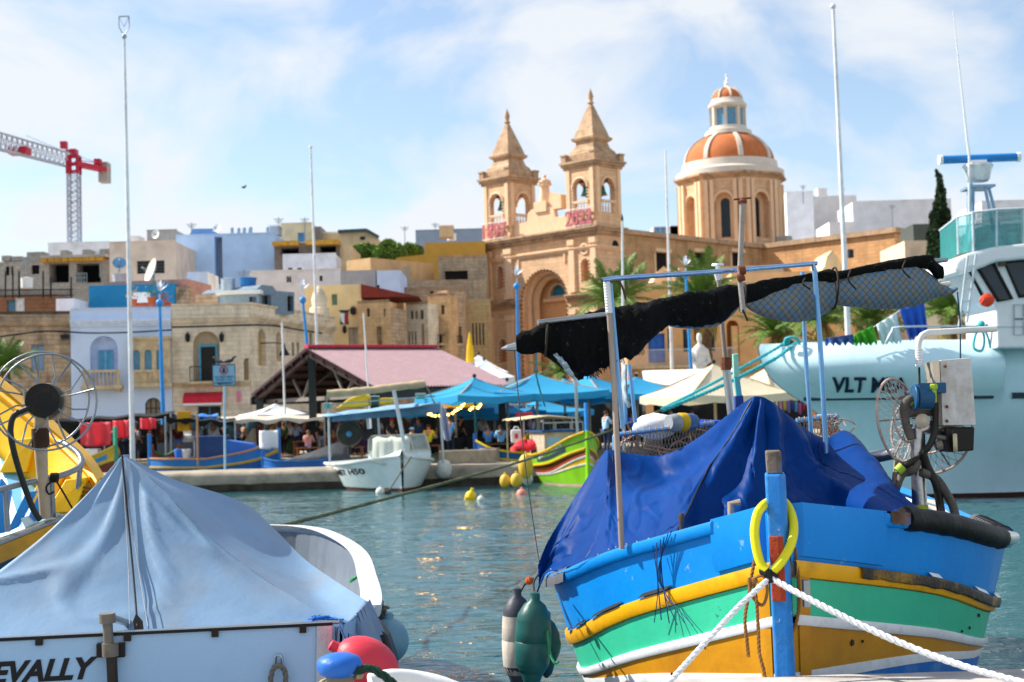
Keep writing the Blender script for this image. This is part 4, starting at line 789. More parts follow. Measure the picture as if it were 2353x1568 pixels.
 for k in range(8):
  a=2*math.pi*k/8+.1;q.tube([c+V((math.cos(a)*(r+.03),math.sin(a)*(r+.03),z+.03)) for r,z in pf],.12,5)
 q.build('small_dome_rib',WD_,T,local=True)
 q=M();q.lathe([(.35,zs-.15),(.4,zs+.1),(.2,zs+.3),(.28,zs+.55),(.05,zs+.8)],c,12);zx=zz(173);q.bar(c+Z*(zs+.6),c+Z*zx,.12);q.bar(c+V((-.5,.5,zx-.6)),c+V((.5,-.5,zx-.6)),.12);[q.ball(c+p,.14,8) for p in (V((0,0,zx)),V((-.5,.5,zx-.6)),V((.5,-.5,zx-.6)))];q.build('cross',WHITE,T,local=True,sm=50)
 # statue above the gable
 sp=f.mw@V((Wd/2+.1,1.0,zc+2.2));st=thing('gable_statue','stone statue of a robed figure between the bell towers','statue',sp);b=M()
 M().box(sp+V((0,0,.5)),(1.6,1.6,1.0),rz=-math.pi/4).build('pedestal',ST_CHTRIM,st)
 hh=at(1243,402,(sp.y)).z-sp.z;figure_statue(st,sp+Z*1.0,hh-1.0,ST_CHTRIM)
 q=M();q.prism([f.mw@V(p) for p in ((Wd/2+.9,.5,zc+2.3),(Wd/2+2.6,.5,zc+2.3),(Wd/2+2.6,.5,zc+3.6),(Wd/2+1.2,.5,zc+4.0))],f.mw.to_3x3()@V((0,.9,0)));q.build('side_block',ST_CHTRIM,st)
def spline2(poly,step):
 """points every step metres along an open outline (skipping its base edge)"""
 p=poly[1:]+poly[:1];out=[];acc=0
 for (a,b),(c,d) in zip(p[:-1],p[1:]):
  l=math.hypot(c-a,d-b);t=acc
  while t<l:out.append((a+(c-a)*t/l,b+(d-b)*t/l));t+=step
  acc=t-l
 return out
def figure_statue(t,base,h,m,name='figure',k=1.):
 """a robed standing figure as one lathe-like body with arms, head and drapery folds"""
 rows=[];n=20
 prof=[(.27,0),(.26,.1),(.22,.3),(.19,.48),(.2,.58),(.23,.7),(.24,.78),(.17,.83),(.075,.86),(.07,.88),(.1,.91),(.105,.95),(.08,.985),(.01,1)]
 for r,z in prof:
  rows.append([base+V((math.cos(2*math.pi*j/n)*r*h*k*(.62 if z>.8 else.8)*(1+.07*math.sin(7*2*math.pi*j/n+z*9)*(z<.7)),math.sin(2*math.pi*j/n)*r*h*k*.55*(1+.07*math.sin(7*2*math.pi*j/n+z*9)*(z<.7)),z*h)) for j in range(n)])
 b=M();b.grid(rows,closed=True)
 for s in (-1,1):b.tube([base+V((s*.15*h*k,0,.78*h)),base+V((s*.21*h*k,-.05*h,.62*h)),base+V((s*.06*h*k,-.14*h*k,.58*h))],[.055*h*k,.05*h*k,.035*h*k],8)
 b.build(name,m,t,sm=60)
church()
# TOWER CRANE
def crane():
 d=165.;base=at(172,590,d);top=at(163.5,395,d);u=mpp(d);T=thing('tower_crane','tower crane with grey lattice jib and red slewing section','crane',base)
 GR=mat('crane grey paint','a4abb8',.5);RD=mat('crane red paint','b3203a',.5);hw=11.5*u;H=top.z-base.z
 cn=[V((base.x+s*hw,d+q*hw,0)) for s,q in ((-1,-1),(1,-1),(1,1),(-1,1))]
 b=M()
 for c in cn:b.bar(V((c.x,c.y,base.z-12)),V((c.x,c.y,top.z)),.2)
 n=22
 for i in range(n):
  z0=base.z-3+(H+3)*i/n;z1=base.z-3+(H+3)*(i+1)/n
  for k in range(4):
   p,q=cn[k],cn[(k+1)%4];b.bar(V((p.x,p.y,z0)),V((q.x,q.y,z0)),.08);b.bar(V((p.x,p.y,z0)),V((q.x,q.y,z1)),.07) if i%2 else b.bar(V((q.x,q.y,z0)),V((p.x,p.y,z1)),.07)
 b.build('mast',GR,T)
 b=M();zt=top.z
 for c in cn:b.bar(V((c.x,c.y,zt-.3)),V((c.x,c.y,zt+1.8)),.3)
 for z in (zt,zt+.9,zt+1.8):[b.bar(V((cn[k].x,cn[k].y,z)),V((cn[(k+1)%4].x,cn[(k+1)%4].y,z)),.22) for k in range(4)]
 b.lohi((base.x-hw*.5,d-hw,zt+1.8),(base.x+hw*.7,d+hw,zt+2.6));b.build('slewing_ring',RD,T)
 c=V((top.x,d,0));pk=at(172,348,d).z;b=M()
 for q in (-.5,.5):[b.bar(c+V((s*.6,q,zt+2.4)),c+V((.2,q,pk)),.25) for s in (-.8,.8)]
 b.bar(c+V((.2,-.6,pk)),c+V((.2,.6,pk)),.3);b.build('apex_frame',RD,T);b=M();b.lohi(c+V((-.9,-1.2,zt+2.6)),c+V((-.2,-.4,zt+3.4)));b.build('cab',RD,T)
 # jib going up left (towards the camera side a little)
 j0=at(150,381,d-1);j1=at(-40,334,d-14);j0t=at(158,352,d-1);j1t=at(-40,294,d-14);b=M();n=17;sd=V((.0,.9,0))
 for s in (-1,1):b.bar(j0+sd*s,j1+sd*s,.2)
 b.bar(j0t,j1t,.2)
 for i in range(n):
  p=j0.lerp(j1,i/n);q=j0.lerp(j1,(i+1)/n);tm=j0t.lerp(j1t,(i+.5)/n)
  for s in (-1,1):b.bar(p+sd*s,tm,.1);b.bar(tm,q+sd*s,.1)
  b.bar(p-sd,p+sd,.08)
 b.build('jib',GR,T)
 b=M();b.lohi(at(40,352,d-8)-V((.8,.8,.2)),at(66,343,d-8)+V((0,.8,.2)));b.build('trolley',RD,T)
 k0=at(178,378,d);k1=at(247,392,d+4);b=M()
 for s in (-.7,.7):b.bar(k0+V((0,s,0)),k1+V((0,s,0)),.35,.55)
 b.bar(at(182,369,d),at(240,376,d+3),.08);b.lohi(at(224,380,d+3)-V((.3,.5,0)),at(232,372,d+3)+V((0,.5,.3)));b.build('counter_jib',RD,T)
 a=at(226,418,d+3.5);e=at(246,372,d+3.5);M().lohi(a,e+V((0,1.6,0))).build('counterweight',mat('concrete counterweight','a59f98',.9),T)
 b=M();b.bar(j0t,at(60,312,d-7),.05);b.bar(j0t,at(236,378,d+3),.05);b.build('tie_rod',GR,T)
crane()
# TREES
def leafcloud(blobs,n,size,seed,flat=.6):
 rnd=random.Random(seed);b=M();tot=sum(r*r for _,r,_ in blobs)
 for c,r,sz in blobs:
  for i in range(int(n*r*r/tot)):
   while True:
    v=V((rnd.gauss(0,1),rnd.gauss(0,1),rnd.gauss(0,1)))
    if v.length>.1:break
   v=v.normalized()*r*(.72+.34*rnd.random());v.z*=sz;p=V(c)+v;s=size*(.6+.8*rnd.random())
   a=V((rnd.gauss(0,1),rnd.gauss(0,1),rnd.gauss(0,flat))).normalized()*s;d=a.cross(V((rnd.gauss(0,1),rnd.gauss(0,1),rnd.gauss(0,1)))).normalized()*s*.55
   b.add([p-a,p+d,p+a,p-d],[(0,1,2,3)])
 return b
LEAF=mat('dark green leaves','68863c',.7,var=.45,vs=.7,bump=0);CYP=mat('cypress needles','1c3318',.8,var=.5,vs=1.2,bump=0);BARK=mat('grey brown bark','5a4a3a',.9,var=.3,bump=.5,bs=12)
def bushy(label,z,cx,ybase,d,blobs,seed,n=5000):
 p=at(*z(cx,ybase),d);p.z-=3;t=thing('bushy_tree',label,'tree',p,'carob trees on the slope');bl=[]
 for x,y,r in blobs:q=at(*z(x,y),d);bl.append((q,mpp(d)*r*.2821,.9))
 b=leafcloud(bl,n,.3,seed);b.build('crown',LEAF,t);q=M()
 q.tube([p,p+V((.2,0,2)),bl[0][0]],[.35,.28,.1],7);[q.tube([p+V((.2,0,2)),c[0]],[.2,.06],5) for c in bl[1:]];q.build('trunk',BARK,t)
bushy('rounded green tree between the slant roofed house and the ochre building',ZC,1170,680,141,[(1180,560,100),(1120,600,85),(1240,600,80),(1090,560,50),(1160,510,60)],3)
bushy('smaller green tree leaning against the pale cream block',ZC,960,680,142,[(950,570,85),(910,560,60),(1000,560,70),(1010,620,60)],4)
bushy('low dark treetop against the end of the ochre building',ZC,1380,680,144,[(1390,550,50),(1330,520,40),(1300,545,45)],5,2000)
p=at(2160,585,116);p.z=2;t=thing('cypress_tree','tall dark cypress beside the fishing vessel mast','tree',p);bl=[]
for px,py,r,sz in ((2160,420,7,3.),(2162,450,12,2.2),(2160,480,15,2),(2170,500,14,2),(2152,510,16,2),(2165,535,22,1.7),(2150,550,20,1.5),(2178,555,18,1.6),(2160,575,28,1.2),(2153,400,4,3)):bl.append((at(px,py,116),mpp(116)*r,sz))
leafcloud(bl,9000,.16,9,2.5).build('crown',CYP,t);M().tube([p,at(2160,450,116)],[.35,.08],7).build('trunk',BARK,t)
# palms
FR=mat('palm frond green','5e7a34',.55,var=.35,vs=1.5,bump=0);FR2=mat('dry palm frond','9a8a4c',.7,var=.3,bump=0);PT=mat('palm trunk','6b5138',.95,var=.35,bump=.6,bs=10)
def frond_mesh(L,droop,w,seed):
 rnd=random.Random(seed);b=M();n=22;P=[]
 for i in range(n+1):
  s=i/n;P.append(V((L*(s-.12*s*s),0,L*(.42*s-droop*s*s))))
 b.tube(P[::2]+[P[-1]],[.05*(1-.8*i/(len(P[::2]))) for i in range(len(P[::2])+1)],4)
 for i in range(2,n+1):
  s=i/n;l=w*math.sin(math.pi*(.12+.84*s))**.7;tg=(P[i]-P[i-1]).normalized()
  for sd in (-1,1):
   for k in range(2):
    q=P[i-1].lerp(P[i],k*.5);e=q+(V((0,sd,0))*.8+tg*.6+V((0,0,.25-.5*rnd.random()))).normalized()*l*(.85+.3*rnd.random())+V((0,0,-.18*l));mid=q.lerp(e,.45)+V((0,0,.05*l));wv=tg*.024
    b.add([q-wv,q+wv,mid+wv*1.3,e,mid-wv*1.3],[(0,1,2,4),(4,2,3)])
 return b
FM=[]
for k,(dr,w) in enumerate(((.18,.55),(.42,.6),(.7,.6),(.95,.5))):
 me=bpy.data.meshes.new('frond');b=frond_mesh(3.0,dr,w,k);me.from_pydata(b.v,[],b.f);me.materials.append(FR if k<3 else FR2);FM.append(me)
def palm(label,px,py,d,R,n=34,seed=1,dry=8,zb=.9,rt=.3):
 """px,py: heart of the crown"""
 rnd=random.Random(seed);c=at(px,py,d);t=thing('palm_tree',label,'palm tree',(c.x,c.y,zb),'palm trees along the waterfront');rows=[]
 H=c.z-zb;q=M();prof=[]
 for i in range(30):
  s=i/29;prof.append((rt*(1.15-.3*s+.5*max(0,s-.72)*1.6)*(1+.07*(i%2)),H*s))
 q.lathe(prof,(c.x,c.y,zb),12);q.build('trunk',PT,t)
 for i in range(n+dry):
  k=min(2,int(3*i/n)) if i<n else 3;el=lerp(.95,-.05,i/n) if i<n else -.55-.4*rnd.random()
  o=bpy.data.objects.new('frond',FM[k]);COL.objects.link(o);o.parent=t;MW[o.name]=MW[t.name];s=R/3*(.85+.3*rnd.random())*(.7 if k==3 else 1)
  o.location=(rnd.gauss(0,.06),rnd.gauss(0,.06),H-.1);o.rotation_euler=(rnd.gauss(0,.25),-el,i*2.39996+rnd.gauss(0,.15));o.scale=(s,s,s)
 return t
palm('tall palm whose crown rises behind the black awning and its white taped post',1412,700,92,3.6,seed=2)
palm('palm with a thick shaggy trunk standing before the blue doors',1612,690,88,3.5,seed=3,rt=.55,dry=14)
palm('palm drooping below the patterned cloth roll',1785,770,84,3.0,seed=4,dry=12)
palm('palm partly hidden behind the blue frame post and hanging towels',1888,742,82,2.9,seed=5,dry=10)
palm('palm between the white towel and the blue towel',2003,742,84,2.6,seed=6,dry=10)
palm('bright palm under the fishing vessel ladder',2185,722,80,3.2,seed=7,n=40)
palm('low palm whose single frond reaches below the awning by the umbrellas',1290,860,94,2.6,n=16,seed=8,dry=2)
palm('dark green palm behind the net hauling wheel of the yellow boat',8,845,70,2.0,n=36,seed=11,dry=4)
# POLES AND LAMPS
def flagpole(label,x0,y0,x1,y1,d,r0,r1,m=WHITE,top='ball',zbase=.9,group=None):
 a=at(x0,y0,d);b_=at(x1,y1,d);k=(zbase-a.z)/(b_.z-a.z);base=a.lerp(b_,k);base.z=zbase
 t=thing('flagpole',label,'flagpole',base,group);M().tube([base,a.lerp(base,.5),a],[r1,(r0+r1)/2,r0],10).build('pole',m,t,sm=60)
 if top=='ball':M().ball(a+Z*r0*1.5,r0*2.0,10).build('finial',m,t,sm=60)
 if top=='dark':M().lathe([(r0,0),(r0*.9,r0*3),(.01,r0*6)],a,8).build('finial',BLACK,t)
 if top=='lyre':
  b=M();h=.95;w=.24;b.tube([a+V((-w*.0,0,0)),a+V((-w,0,.45)),a+V((-w,0,h))],.028,6);b.tube([a,a+V((w,0,.45)),a+V((w,0,h))],.028,6);b.bar(a+V((-w,0,h)),a+V((w,0,h)),.05);b.bar(a+V((-w,0,h)),a+V((0,0,.45)),.02);b.bar(a+V((w,0,h)),a+V((0,0,.45)),.02);b.lathe([(.09,-.1),(.12,0),(.07,.1)],a,10);b.build('finial',GALV,t,sm=60)
 return t
POLEW=mat('white flagpole paint','e2e6ea',.35,var=.08,stain=('8a6a55',.5,.5))
flagpole('very tall white flagpole with a lyre shaped top before the pale blue house',285.5,84,303,950,66,.055,.125,POLEW,'lyre')
flagpole('very tall white pole with a round knob rising beside the white skyline blocks',1914.5,20,1942,620,64,.07,.15,POLEW,'ball')
flagpole('thin white pole with a ball top above the half built house',714,342,725,680,88,.06,.11,POLEW,'ball')
flagpole('thin pale pole between the bell towers and the dome',1529,345,1537,610,104,.06,.15,POLEW,'none')
flagpole('white pole with a black tip in front of the nave wall',1430,508,1433,975,62,.05,.08,POLEW,'dark')
flagpole('slender white mast crossing the pink sheened pavilion roof',835,720,846,890,60,.03,.05,POLEW,'none')
flagpole('short white pole in front of the street side wall',648,740,655,960,72,.05,.06,POLEW,'none')
def lamp(label,x0,y0,x1,y1,d):
 a=at(x0,y0,d);b_=at(x1,y1,d);base=a.lerp(b_,(.9-a.z)/(b_.z-a.z));base.z=.9;t=thing('lamp_post',label,'lamp post',base,'sky blue lamp posts along the quay');h=a.z-.9
 dr=(a-base);M().tube([base,base+dr*.03,base+dr*.6,a],[.2,.12,.1,.07],10).build('post',LAMPBLUE,t,sm=60)
 M().ball(a+Z*.05,.2,12).build('globe',LAMPBLUE,t,sm=60);b=M();b.bar(a,a+Z*.5,.06)
 for i in range(11):
  an=i*2.4;v=V((math.cos(an)*math.cos(i*.25-.5),math.sin(an)*.6,math.sin(i*.25-.5)+.35));v.normalize();c=a+Z*.65;s=v.cross(Z).normalized()*.09;b.add([c+s*.3,c-s*.3,c+v*.3-s,c+v*.62,c+v*.3+s],[(0,1,2,3,4)])
 b.build('star_lantern',mat('white star petals','dfe6f4',.5),t)
lamp('sky blue lamp post in front of the pale blue house bay window',367,699,375,955,72)
lamp('sky blue lamp post rising behind the pavilion roof ridge',696,692,706,800,80)
lamp('sky blue lamp post beside the church porch',1187.5,660,1192,870,80)
lamp('sky blue lamp post behind the awning near the peach house',1576,635,1588,850,84)
# PAVILION (fish market roof)
def pavilion():
 rd=V((.85,.53,0));gd=V((.53,-.85,0));R0=at(703,801,70);Lr=7.3;ze,hw=4.05,7.4;R1=R0+rd*Lr;base=R0+rd*(Lr/2);base.z=.9
 T=thing('market_pavilion','open market pavilion with a pink sheened corrugated roof and dark gable','pavilion',base);PK=mat('pink sheen roof sheet','92787f',.7,spec=.25,wave=(9,.8),var=.06,stain=('a08694',.5,1.5));UN=mat('dark red roof underside','2c0d08',.8,var=.2)  # pale pink of the sheet stands in for sun sheen on dark red
 E=lambda s:R0+gd*(hw*s)+V((0,0,ze-R0.z))
 for s in (1,-1):
  n=90;rows=[]
  for k in range(2):
   row=[]
   for i in range(n+1):
    p=(R0 if k==0 else E(s))+rd*(Lr*i/n);row.append(p+Z*(.05*math.cos(i*math.pi)))
   rows.append(row)
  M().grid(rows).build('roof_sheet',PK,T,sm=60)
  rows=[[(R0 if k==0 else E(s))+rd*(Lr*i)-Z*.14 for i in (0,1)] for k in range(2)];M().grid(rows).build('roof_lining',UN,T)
  b=M()
  for k in range(6):p=R0.lerp(E(s),(k+.5)/6)-Z*.2;b.bar(p,p+rd*Lr,.14,.14)
  for i in range(4):p=rd*(Lr*(i+.1)/3.3)-Z*.33;b.bar(R0+p,E(s)+p,.2,.2)
  b.build('rafters',mat('dark red steel','240c08',.6),T)
 q=M();n=60
 for i in range(n):q.box(R0+rd*(Lr*(i+.5)/n)+Z*.1,(.12,.5,.12 if i%2 else.16),rz=math.atan2(rd.y,rd.x))
 q.build('ridge_cap',mat('red ridge tile','c23348',.6),T)
 b=M();g=mat('pale grey truss','7c746e',.6)
 for i in range(1):
  o=rd*(.9+(Lr-.5)*i/2)-Z*.35;a,c,r=E(1)+o,E(-1)+o,R0+o;b.bar(a,c,.18,.2)
  for s in (1,-1):m1=(E(s)+o).lerp(E(-s)+o,.33);b.bar(r+(E(s)-R0)*.12,m1,.13);b.bar(m1,(r.lerp(E(s)+o,.5)),.13)
 b.build('truss',g,T)
 PC=mat('dark green steel post','1f2a2a',.5)
 for s in (1,0,-1):
  for i in (0,.5,1):
   if s==0 and i==.5:continue
   p=R0+gd*(hw*.93*s)+rd*(.3+(Lr-.6)*i);p.z=.9;M().bar(p,V((p.x,p.y,ze-.2 if s else R0.z-.4)),.34).build('post',PC,T)
 for s in (1,-1):M().bar(E(s)-Z*.3,E(s)+rd*Lr-Z*.3,.2,.4).build('eave_beam',PC,T)
 return T
pavilion()
# UMBRELLAS
UB=mat('sky blue canvas','35a6d8',.75,var=.06,vs=2,tl=.3);UC=mat('cream canvas','e8dcc0',.75,var=.06,vs=2,tl=.3);UW=mat('white canvas','dde3ea',.75,var=.05);UY=mat('yellow canvas','e3b51c',.75)
def umbrella(label,px,py,d,half,drop,m,rz=.4,flap=.28,group='market umbrellas on the quay',zb=.9,polem=None,name='market_umbrella',finial=None):
 """four sided parasol: apex at a pixel, half width in metres"""
 a=at(px,py,d);t=thing(name,label,'umbrella',(a.x,a.y,zb),group);n=8
 cs=[a+Matrix.Rotation(rz+math.pi/4+k*math.pi/2,3,'Z')@V((half*1.414,0,-drop)) for k in range(4)]
 for k in range(4):
  p,q=cs[k],cs[(k+1)%4];rows=[]
  for i in range(n+1):
   s=i/n;rows.append([a.lerp(p,s).lerp(a.lerp(q,s),j/n)-Z*(.12*half*math.sin(math.pi*s)*.5+.05*half*s*math.sin(math.pi*j/n)) for j in range(n+1)])
  rows.append([v-Z*flap*(1+.15*math.sin(j*2.1)) for j,v in enumerate(rows[-1])]);M().grid(rows).build('canopy_panel',m,t,sm=40)
 M().tube([V((a.x,a.y,zb)),a],.06,8).build('pole',polem or mat('beige pole','a8997f',.6),t)
 b=M();[b.bar(a-Z*.1,c-Z*.08,.05) for c in cs];[b.bar(a-Z*drop*1.1,a.lerp(c,.5)-Z*.1,.04) for c in cs];b.build('rib',mat('beige pole','a8997f',.6),t)
 M().ball(a+Z*.08,.09,8).build('finial',BLACK if not finial else finial,t)
umbrella('sky blue umbrella in front of the pavilion corner with a green pole',1090,868,62,1.95,.78,UB,.55,polem=mat('teal green post','1f6a68',.5))
umbrella('wide sky blue umbrella left of the dangling blue cord',1232,858,64,2.6,.85,UB,.25)
umbrella('sky blue umbrella behind the taped awning post',1352,862,66,2.2,.8,UB,.9)
umbrella('sky blue umbrella right of the frame posts beside the cream umbrella',1462,866,66,2.0,.75,UB,.3)
umbrella('shaded sky blue umbrella low behind the string lights',1010,912,70,1.9,.6,UB,.8)
umbrella('second low sky blue umbrella behind the green pole',1135,915,72,2.2,.7,UB,.2)
umbrella('third low sky blue umbrella under the wide one',1240,918,74,2.0,.6,UB,.6)
umbrella('sky blue umbrella squeezed behind the dangling teal cord',1165,876,68,1.8,.6,UB,.1)
umbrella('sky blue umbrella behind the black awning tip',1296,870,70,2.0,.7,UB,.7)
umbrella('low sky blue umbrella by the lime boat posts',1405,884,69,1.8,.55,UB,.5)
umbrella('big cream umbrella crossed by the cyan mooring ropes',1640,836,58,2.3,1.25,UC,.35)
umbrella('cream umbrella behind the mint paddle',1760,846,62,1.9,1.05,UC,.7)
umbrella('white umbrella seen under the pavilion beam',634,927,74,1.55,.55,UW,.5)
umbrella('yellow umbrella peeping under the blue umbrella',1045,905,66,1.0,.35,UY,.3)
umbrella('small white pointed tent top left of the church',1100,815,92,1.6,1.2,UW,.2,flap=.5,name='market_tent');umbrella('second white tent top beside the yellow folded flag',1112,828,88,1.6,1.1,UW,.2,flap=.6,name='market_tent')
# white flat awning behind the blue umbrellas
t=thing('white_awning','long white flat awning between the blue umbrellas and the peach house','awning',at(1580,880,76));a,c=at(1475,852,78),at(1700,846,78);e,g_=at(1480,882,73),at(1690,884,73)
M().grid([[a.lerp(c,i/12) for i in range(13)],[e.lerp(g_,i/12)-Z*.05*(i%2) for i in range(13)],[e.lerp(g_,i/12)-Z*.3 for i in range(13)]]).build('cloth',UW,t,sm=30)
for p in (a,c,e,g_):M().bar(p,V((p.x,p.y,.9)),.08).build('pole',GALV,t)
# closed yellow flag umbrella near the church
t=thing('folded_parasol','tall folded yellow and lilac parasol left of the church','umbrella',V((at(1079,870,90).x,90,.9)));a=at(1079,762,90)
M().lathe([(.28,-2.0),(.2,-1.0),(.04,0)],a,8).build('cloth',UY,t);M().lathe([(.1,-3.8),(.25,-3.2),(.28,-2.0)],a,8).build('lower_cloth',mat('lilac cloth','b9a8d0',.8),t);M().bar(a,V((a.x,a.y,.9)),.08).build('pole',GALV,t)
# STALLS
SH=mat('black shade cloth','15181a',.9,var=.2)
def stall(label,pts,d,m,zdrop=.12,name='stall_canopy'):
 a,b_,c,e=[at(*p) for p in pts];mid=(a+b_+c+e)/4;t=thing(name,label,'stall canopy',V((mid.x,mid.y,.9)),'flat market canopies')
 n=14;rows=[[a.lerp(b_,i/n).lerp(e.lerp(c,i/n),j/4)-Z*(.1*math.sin(math.pi*i/n*3)**2+.08*math.sin(math.pi*j/4)) for i in range(n+1)] for j in range(5)];rows.insert(0,[v-Z*zdrop*(1+.5*math.sin(i*1.9)) for i,v in enumerate(rows[0])])
 M().grid(rows).build('cloth',m,t,sm=40)
 for p in (a,b_,c,e):M().tube([V((p.x,p.y,.9)),p],.045,6).build('pole',GALV,t)
stall('long black flat canopy over the red cloth stalls',((125,968,67.5),(392,950,67.5),(400,944,71),(130,962,71)),68,SH,.25)
stall('dark green flat canopy behind the hauling wheel',((60,985,68),(240,970,68),(240,962,71),(60,976,71)),68,mat('dark green cloth awning','22382f',.9),.2)
stall('black sagging canopy above the moored blue boat',((380,957,66.5),(540,968,66.5),(540,960,70),(385,948,70)),66,SH,.22)
stall('bright blue canopy strip before the red shop awning',((392,958,69),(500,955,69),(500,950,72),(395,951,72)),69,mat('bright blue canopy','2d7fd6',.7),.12)
stall('long thin white and tan canopy left of the pavilion post',((480,965,68),(745,958,68),(745,950,72),(480,955,72)),68,mat('off white canopy','cfc6b8',.8),.15)
def hang(name,label,cat,x0,y0,x1,y1,d,m,wob=.12,seed=0,group=None,nx=12,ny=8,skew=0.):
 a=at(x0,y0,d);b_=at(x1,y1,d);rnd=random.Random(seed);rows=[]
 for j in range(ny+1):
  s=j/ny;rows.append([V((lerp(a.x,b_.x,i/nx)+skew*s,d+wob*math.sin(i*(1.7 if wob<.11 else.85)+seed)*(.4+s),lerp(a.z,b_.z,s)-.06*abs(b_.z-a.z)*math.sin(math.pi*i/nx)*s+.05*noise.noise((i*.7,s*2,seed)))) for i in range(nx+1)])
 o=M().grid(rows).build(name,m,sm=50,thick=.01);return setp(o,label,cat,group)
RC=mat('red tarpaulin','f05a66',.6,var=.1,tl=.4)
hang('hanging_cloth','big pinkish red cloth hanging under the black canopy by the wheel rim','cloth',182,972,258,1022,67,RC,.16,1,'red cloths hung in the market');hang('hanging_cloth','crumpled red cloth sheet right of the biggest red cloth','cloth',258,967,300,1004,67,RC,.16,2,'red cloths hung in the market');hang('hanging_cloth','small red cloth corner beside the white van door','cloth',322,962,358,985,67,RC,.12,3,'red cloths hung in the market')
def crate(label,px,py,d,w,dp,h,m,group=None,zz=None):
 p=at(px,py,d);z0=zz if zz is not None else p.z;t=thing('crate',label,'crate',(p.x,p.y,z0),group);b=M();b.lohi((p.x-w/2,p.y-dp/2,z0),(p.x+w/2,p.y+dp/2,z0+.04))
 for s in (-1,1):b.lohi((p.x+s*w/2-.02,p.y-dp/2,z0),(p.x+s*w/2+.02,p.y+dp/2,z0+h));b.lohi((p.x-w/2,p.y+s*dp/2-.02,z0),(p.x+w/2,p.y+s*dp/2+.02,z0+h))
 b.build('box',m,t);b=M();b.tube([V((p.x-w/2,p.y-dp/2,z0+h)),V((p.x+w/2,p.y-dp/2,z0+h)),V((p.x+w/2,p.y+dp/2,z0+h)),V((p.x-w/2,p.y+dp/2,z0+h))],.035,5,closed=True);b.build('rim',m,t)
def table(label,px,d,w,h=.8,m=None,cloth=None):
 p=at(px,1000,d);t=thing('market_table',label,'table',(p.x,p.y,.9),'tables in the market');m=m or WOOD;z=.9+h
 M().lohi((p.x-w/2,d-.45,z-.05),(p.x+w/2,d+.45,z)).build('tabletop',m,t)
 for sx in (-1,1):
  for sy in (-1,1):M().bar((p.x+sx*(w/2-.08),d+sy*.38,.9),(p.x+sx*(w/2-.08),d+sy*.38,z-.05),.07).build('leg',m,t)
 if cloth:M().lohi((p.x-w/2-.02,d-.5,.95),(p.x+w/2+.02,d-.46,z+.01)).build('front_cloth',cloth,t)
TW=mat('orange brown table wood','9a5a30',.6)
table('wooden table behind the grey covered boat',715,69,1.7,.75,TW);table('market table with a blue front cloth under the black canopy',250,69,2.4,.85,None,mat('navy cloth','22304f',.8));table('market table behind the blue boat cabin',420,68.5,2.2,.85,None,mat('grey cloth','5a6068',.8));table('dark table beneath the string lights',1010,66,2.2,.75,mat('dark table','2a2420',.6),SH);table('dark restaurant table right of the green umbrella pole',1150,66,3.0,.75,mat('dark table','2a2420',.6),SH);table('dark table under the cream umbrella',1640,62,2.6,.8,mat('dark table','2a2420',.6),mat('navy cloth','22304f',.8))
crate('white styrofoam fish box on the stall by the red cloth',205,1030,67.2,.9,.6,.35,WHITE,zz=1.2);crate('yellow crate on a blue chair behind the cabin boat',424,970,67.5,.55,.4,.9,mat('yellow plastic','d9a21a',.5),zz=2.3);crate('red fish crate near the moored boats',1205,962,60.5,.7,.5,.22,mat('red plastic','c03038',.5),zz=None)
# dark backing cloths added to stand in for shade behind the stalls
for x0,y0,x1,y1,d,lab,c in ((130,975,420,1050,73.5,'dark backing sheet behind the red cloth stalls','1b1d22'),(440,968,600,1050,76,'dark teal backing sheet behind the cabin boat','33535c'),(600,960,960,1050,82,'dark shadow sheet at the back of the pavilion','221c1a'),(960,940,1240,1050,78,'dark backing sheet behind the restaurant tables','17191c'),(1240,925,1480,1050,80,'dark backing sheet under the wide umbrella','1c1f22'),(1500,912,1860,1050,68,'dark backing sheet under the cream umbrellas','1d1a1a')):
 hang('shadow_sheet',lab,'backing sheet',x0,y0,x1,y1,d,mat('backing '+c,c,.9,var=.3),.3,int(x0),'dark backing sheets of the stalls',24,4)
 # rack of hanging clothes
COLS=['d9dce6','c05a94','8f7ac4','e6e0da','b8344a','39588f','e0b0c4','2f2f3a','5fa0c8','d8c070']
CN=('white','pink','violet','cream','crimson','denim blue','pale pink','black','light blue','straw yellow')
for i in range(9):hang('hung_garment',CN[i]+' garment on the rail right of the green umbrella pole','garment',1158+i*9,934,1165.5+i*9,962+(i*7)%9,71,mat('garment '+COLS[i],COLS[i],.8),.05,i,'garments on the clothes rail',4,4)
for i in range(10):hang('hung_souvenir',CN[(i*3)%10]+' souvenir cloth hanging under the cream umbrella by the fishing vessel bow','garment',1772+i*9,905+i*3,1779.5+i*9,940+(i*5)%12,60,mat('garment '+COLS[(i*3)%10],COLS[(i*3)%10],.8),.05,i+20,'souvenir cloths under the cream umbrella',4,4)
hang('hanging_robe','long pale lilac robe hanging from the motor boat canopy corner','garment',1008,935,1026,1010,55,mat('lilac grey cloth','a6abc8',.8),.08,33,None,6,10,skew=.18)
setp(M().tube([at(1150,933,71),at(1245,932,71)],.03,6).build('clothes_rail',GALV),'metal rail carrying garments right of the green umbrella pole','clothes rail')
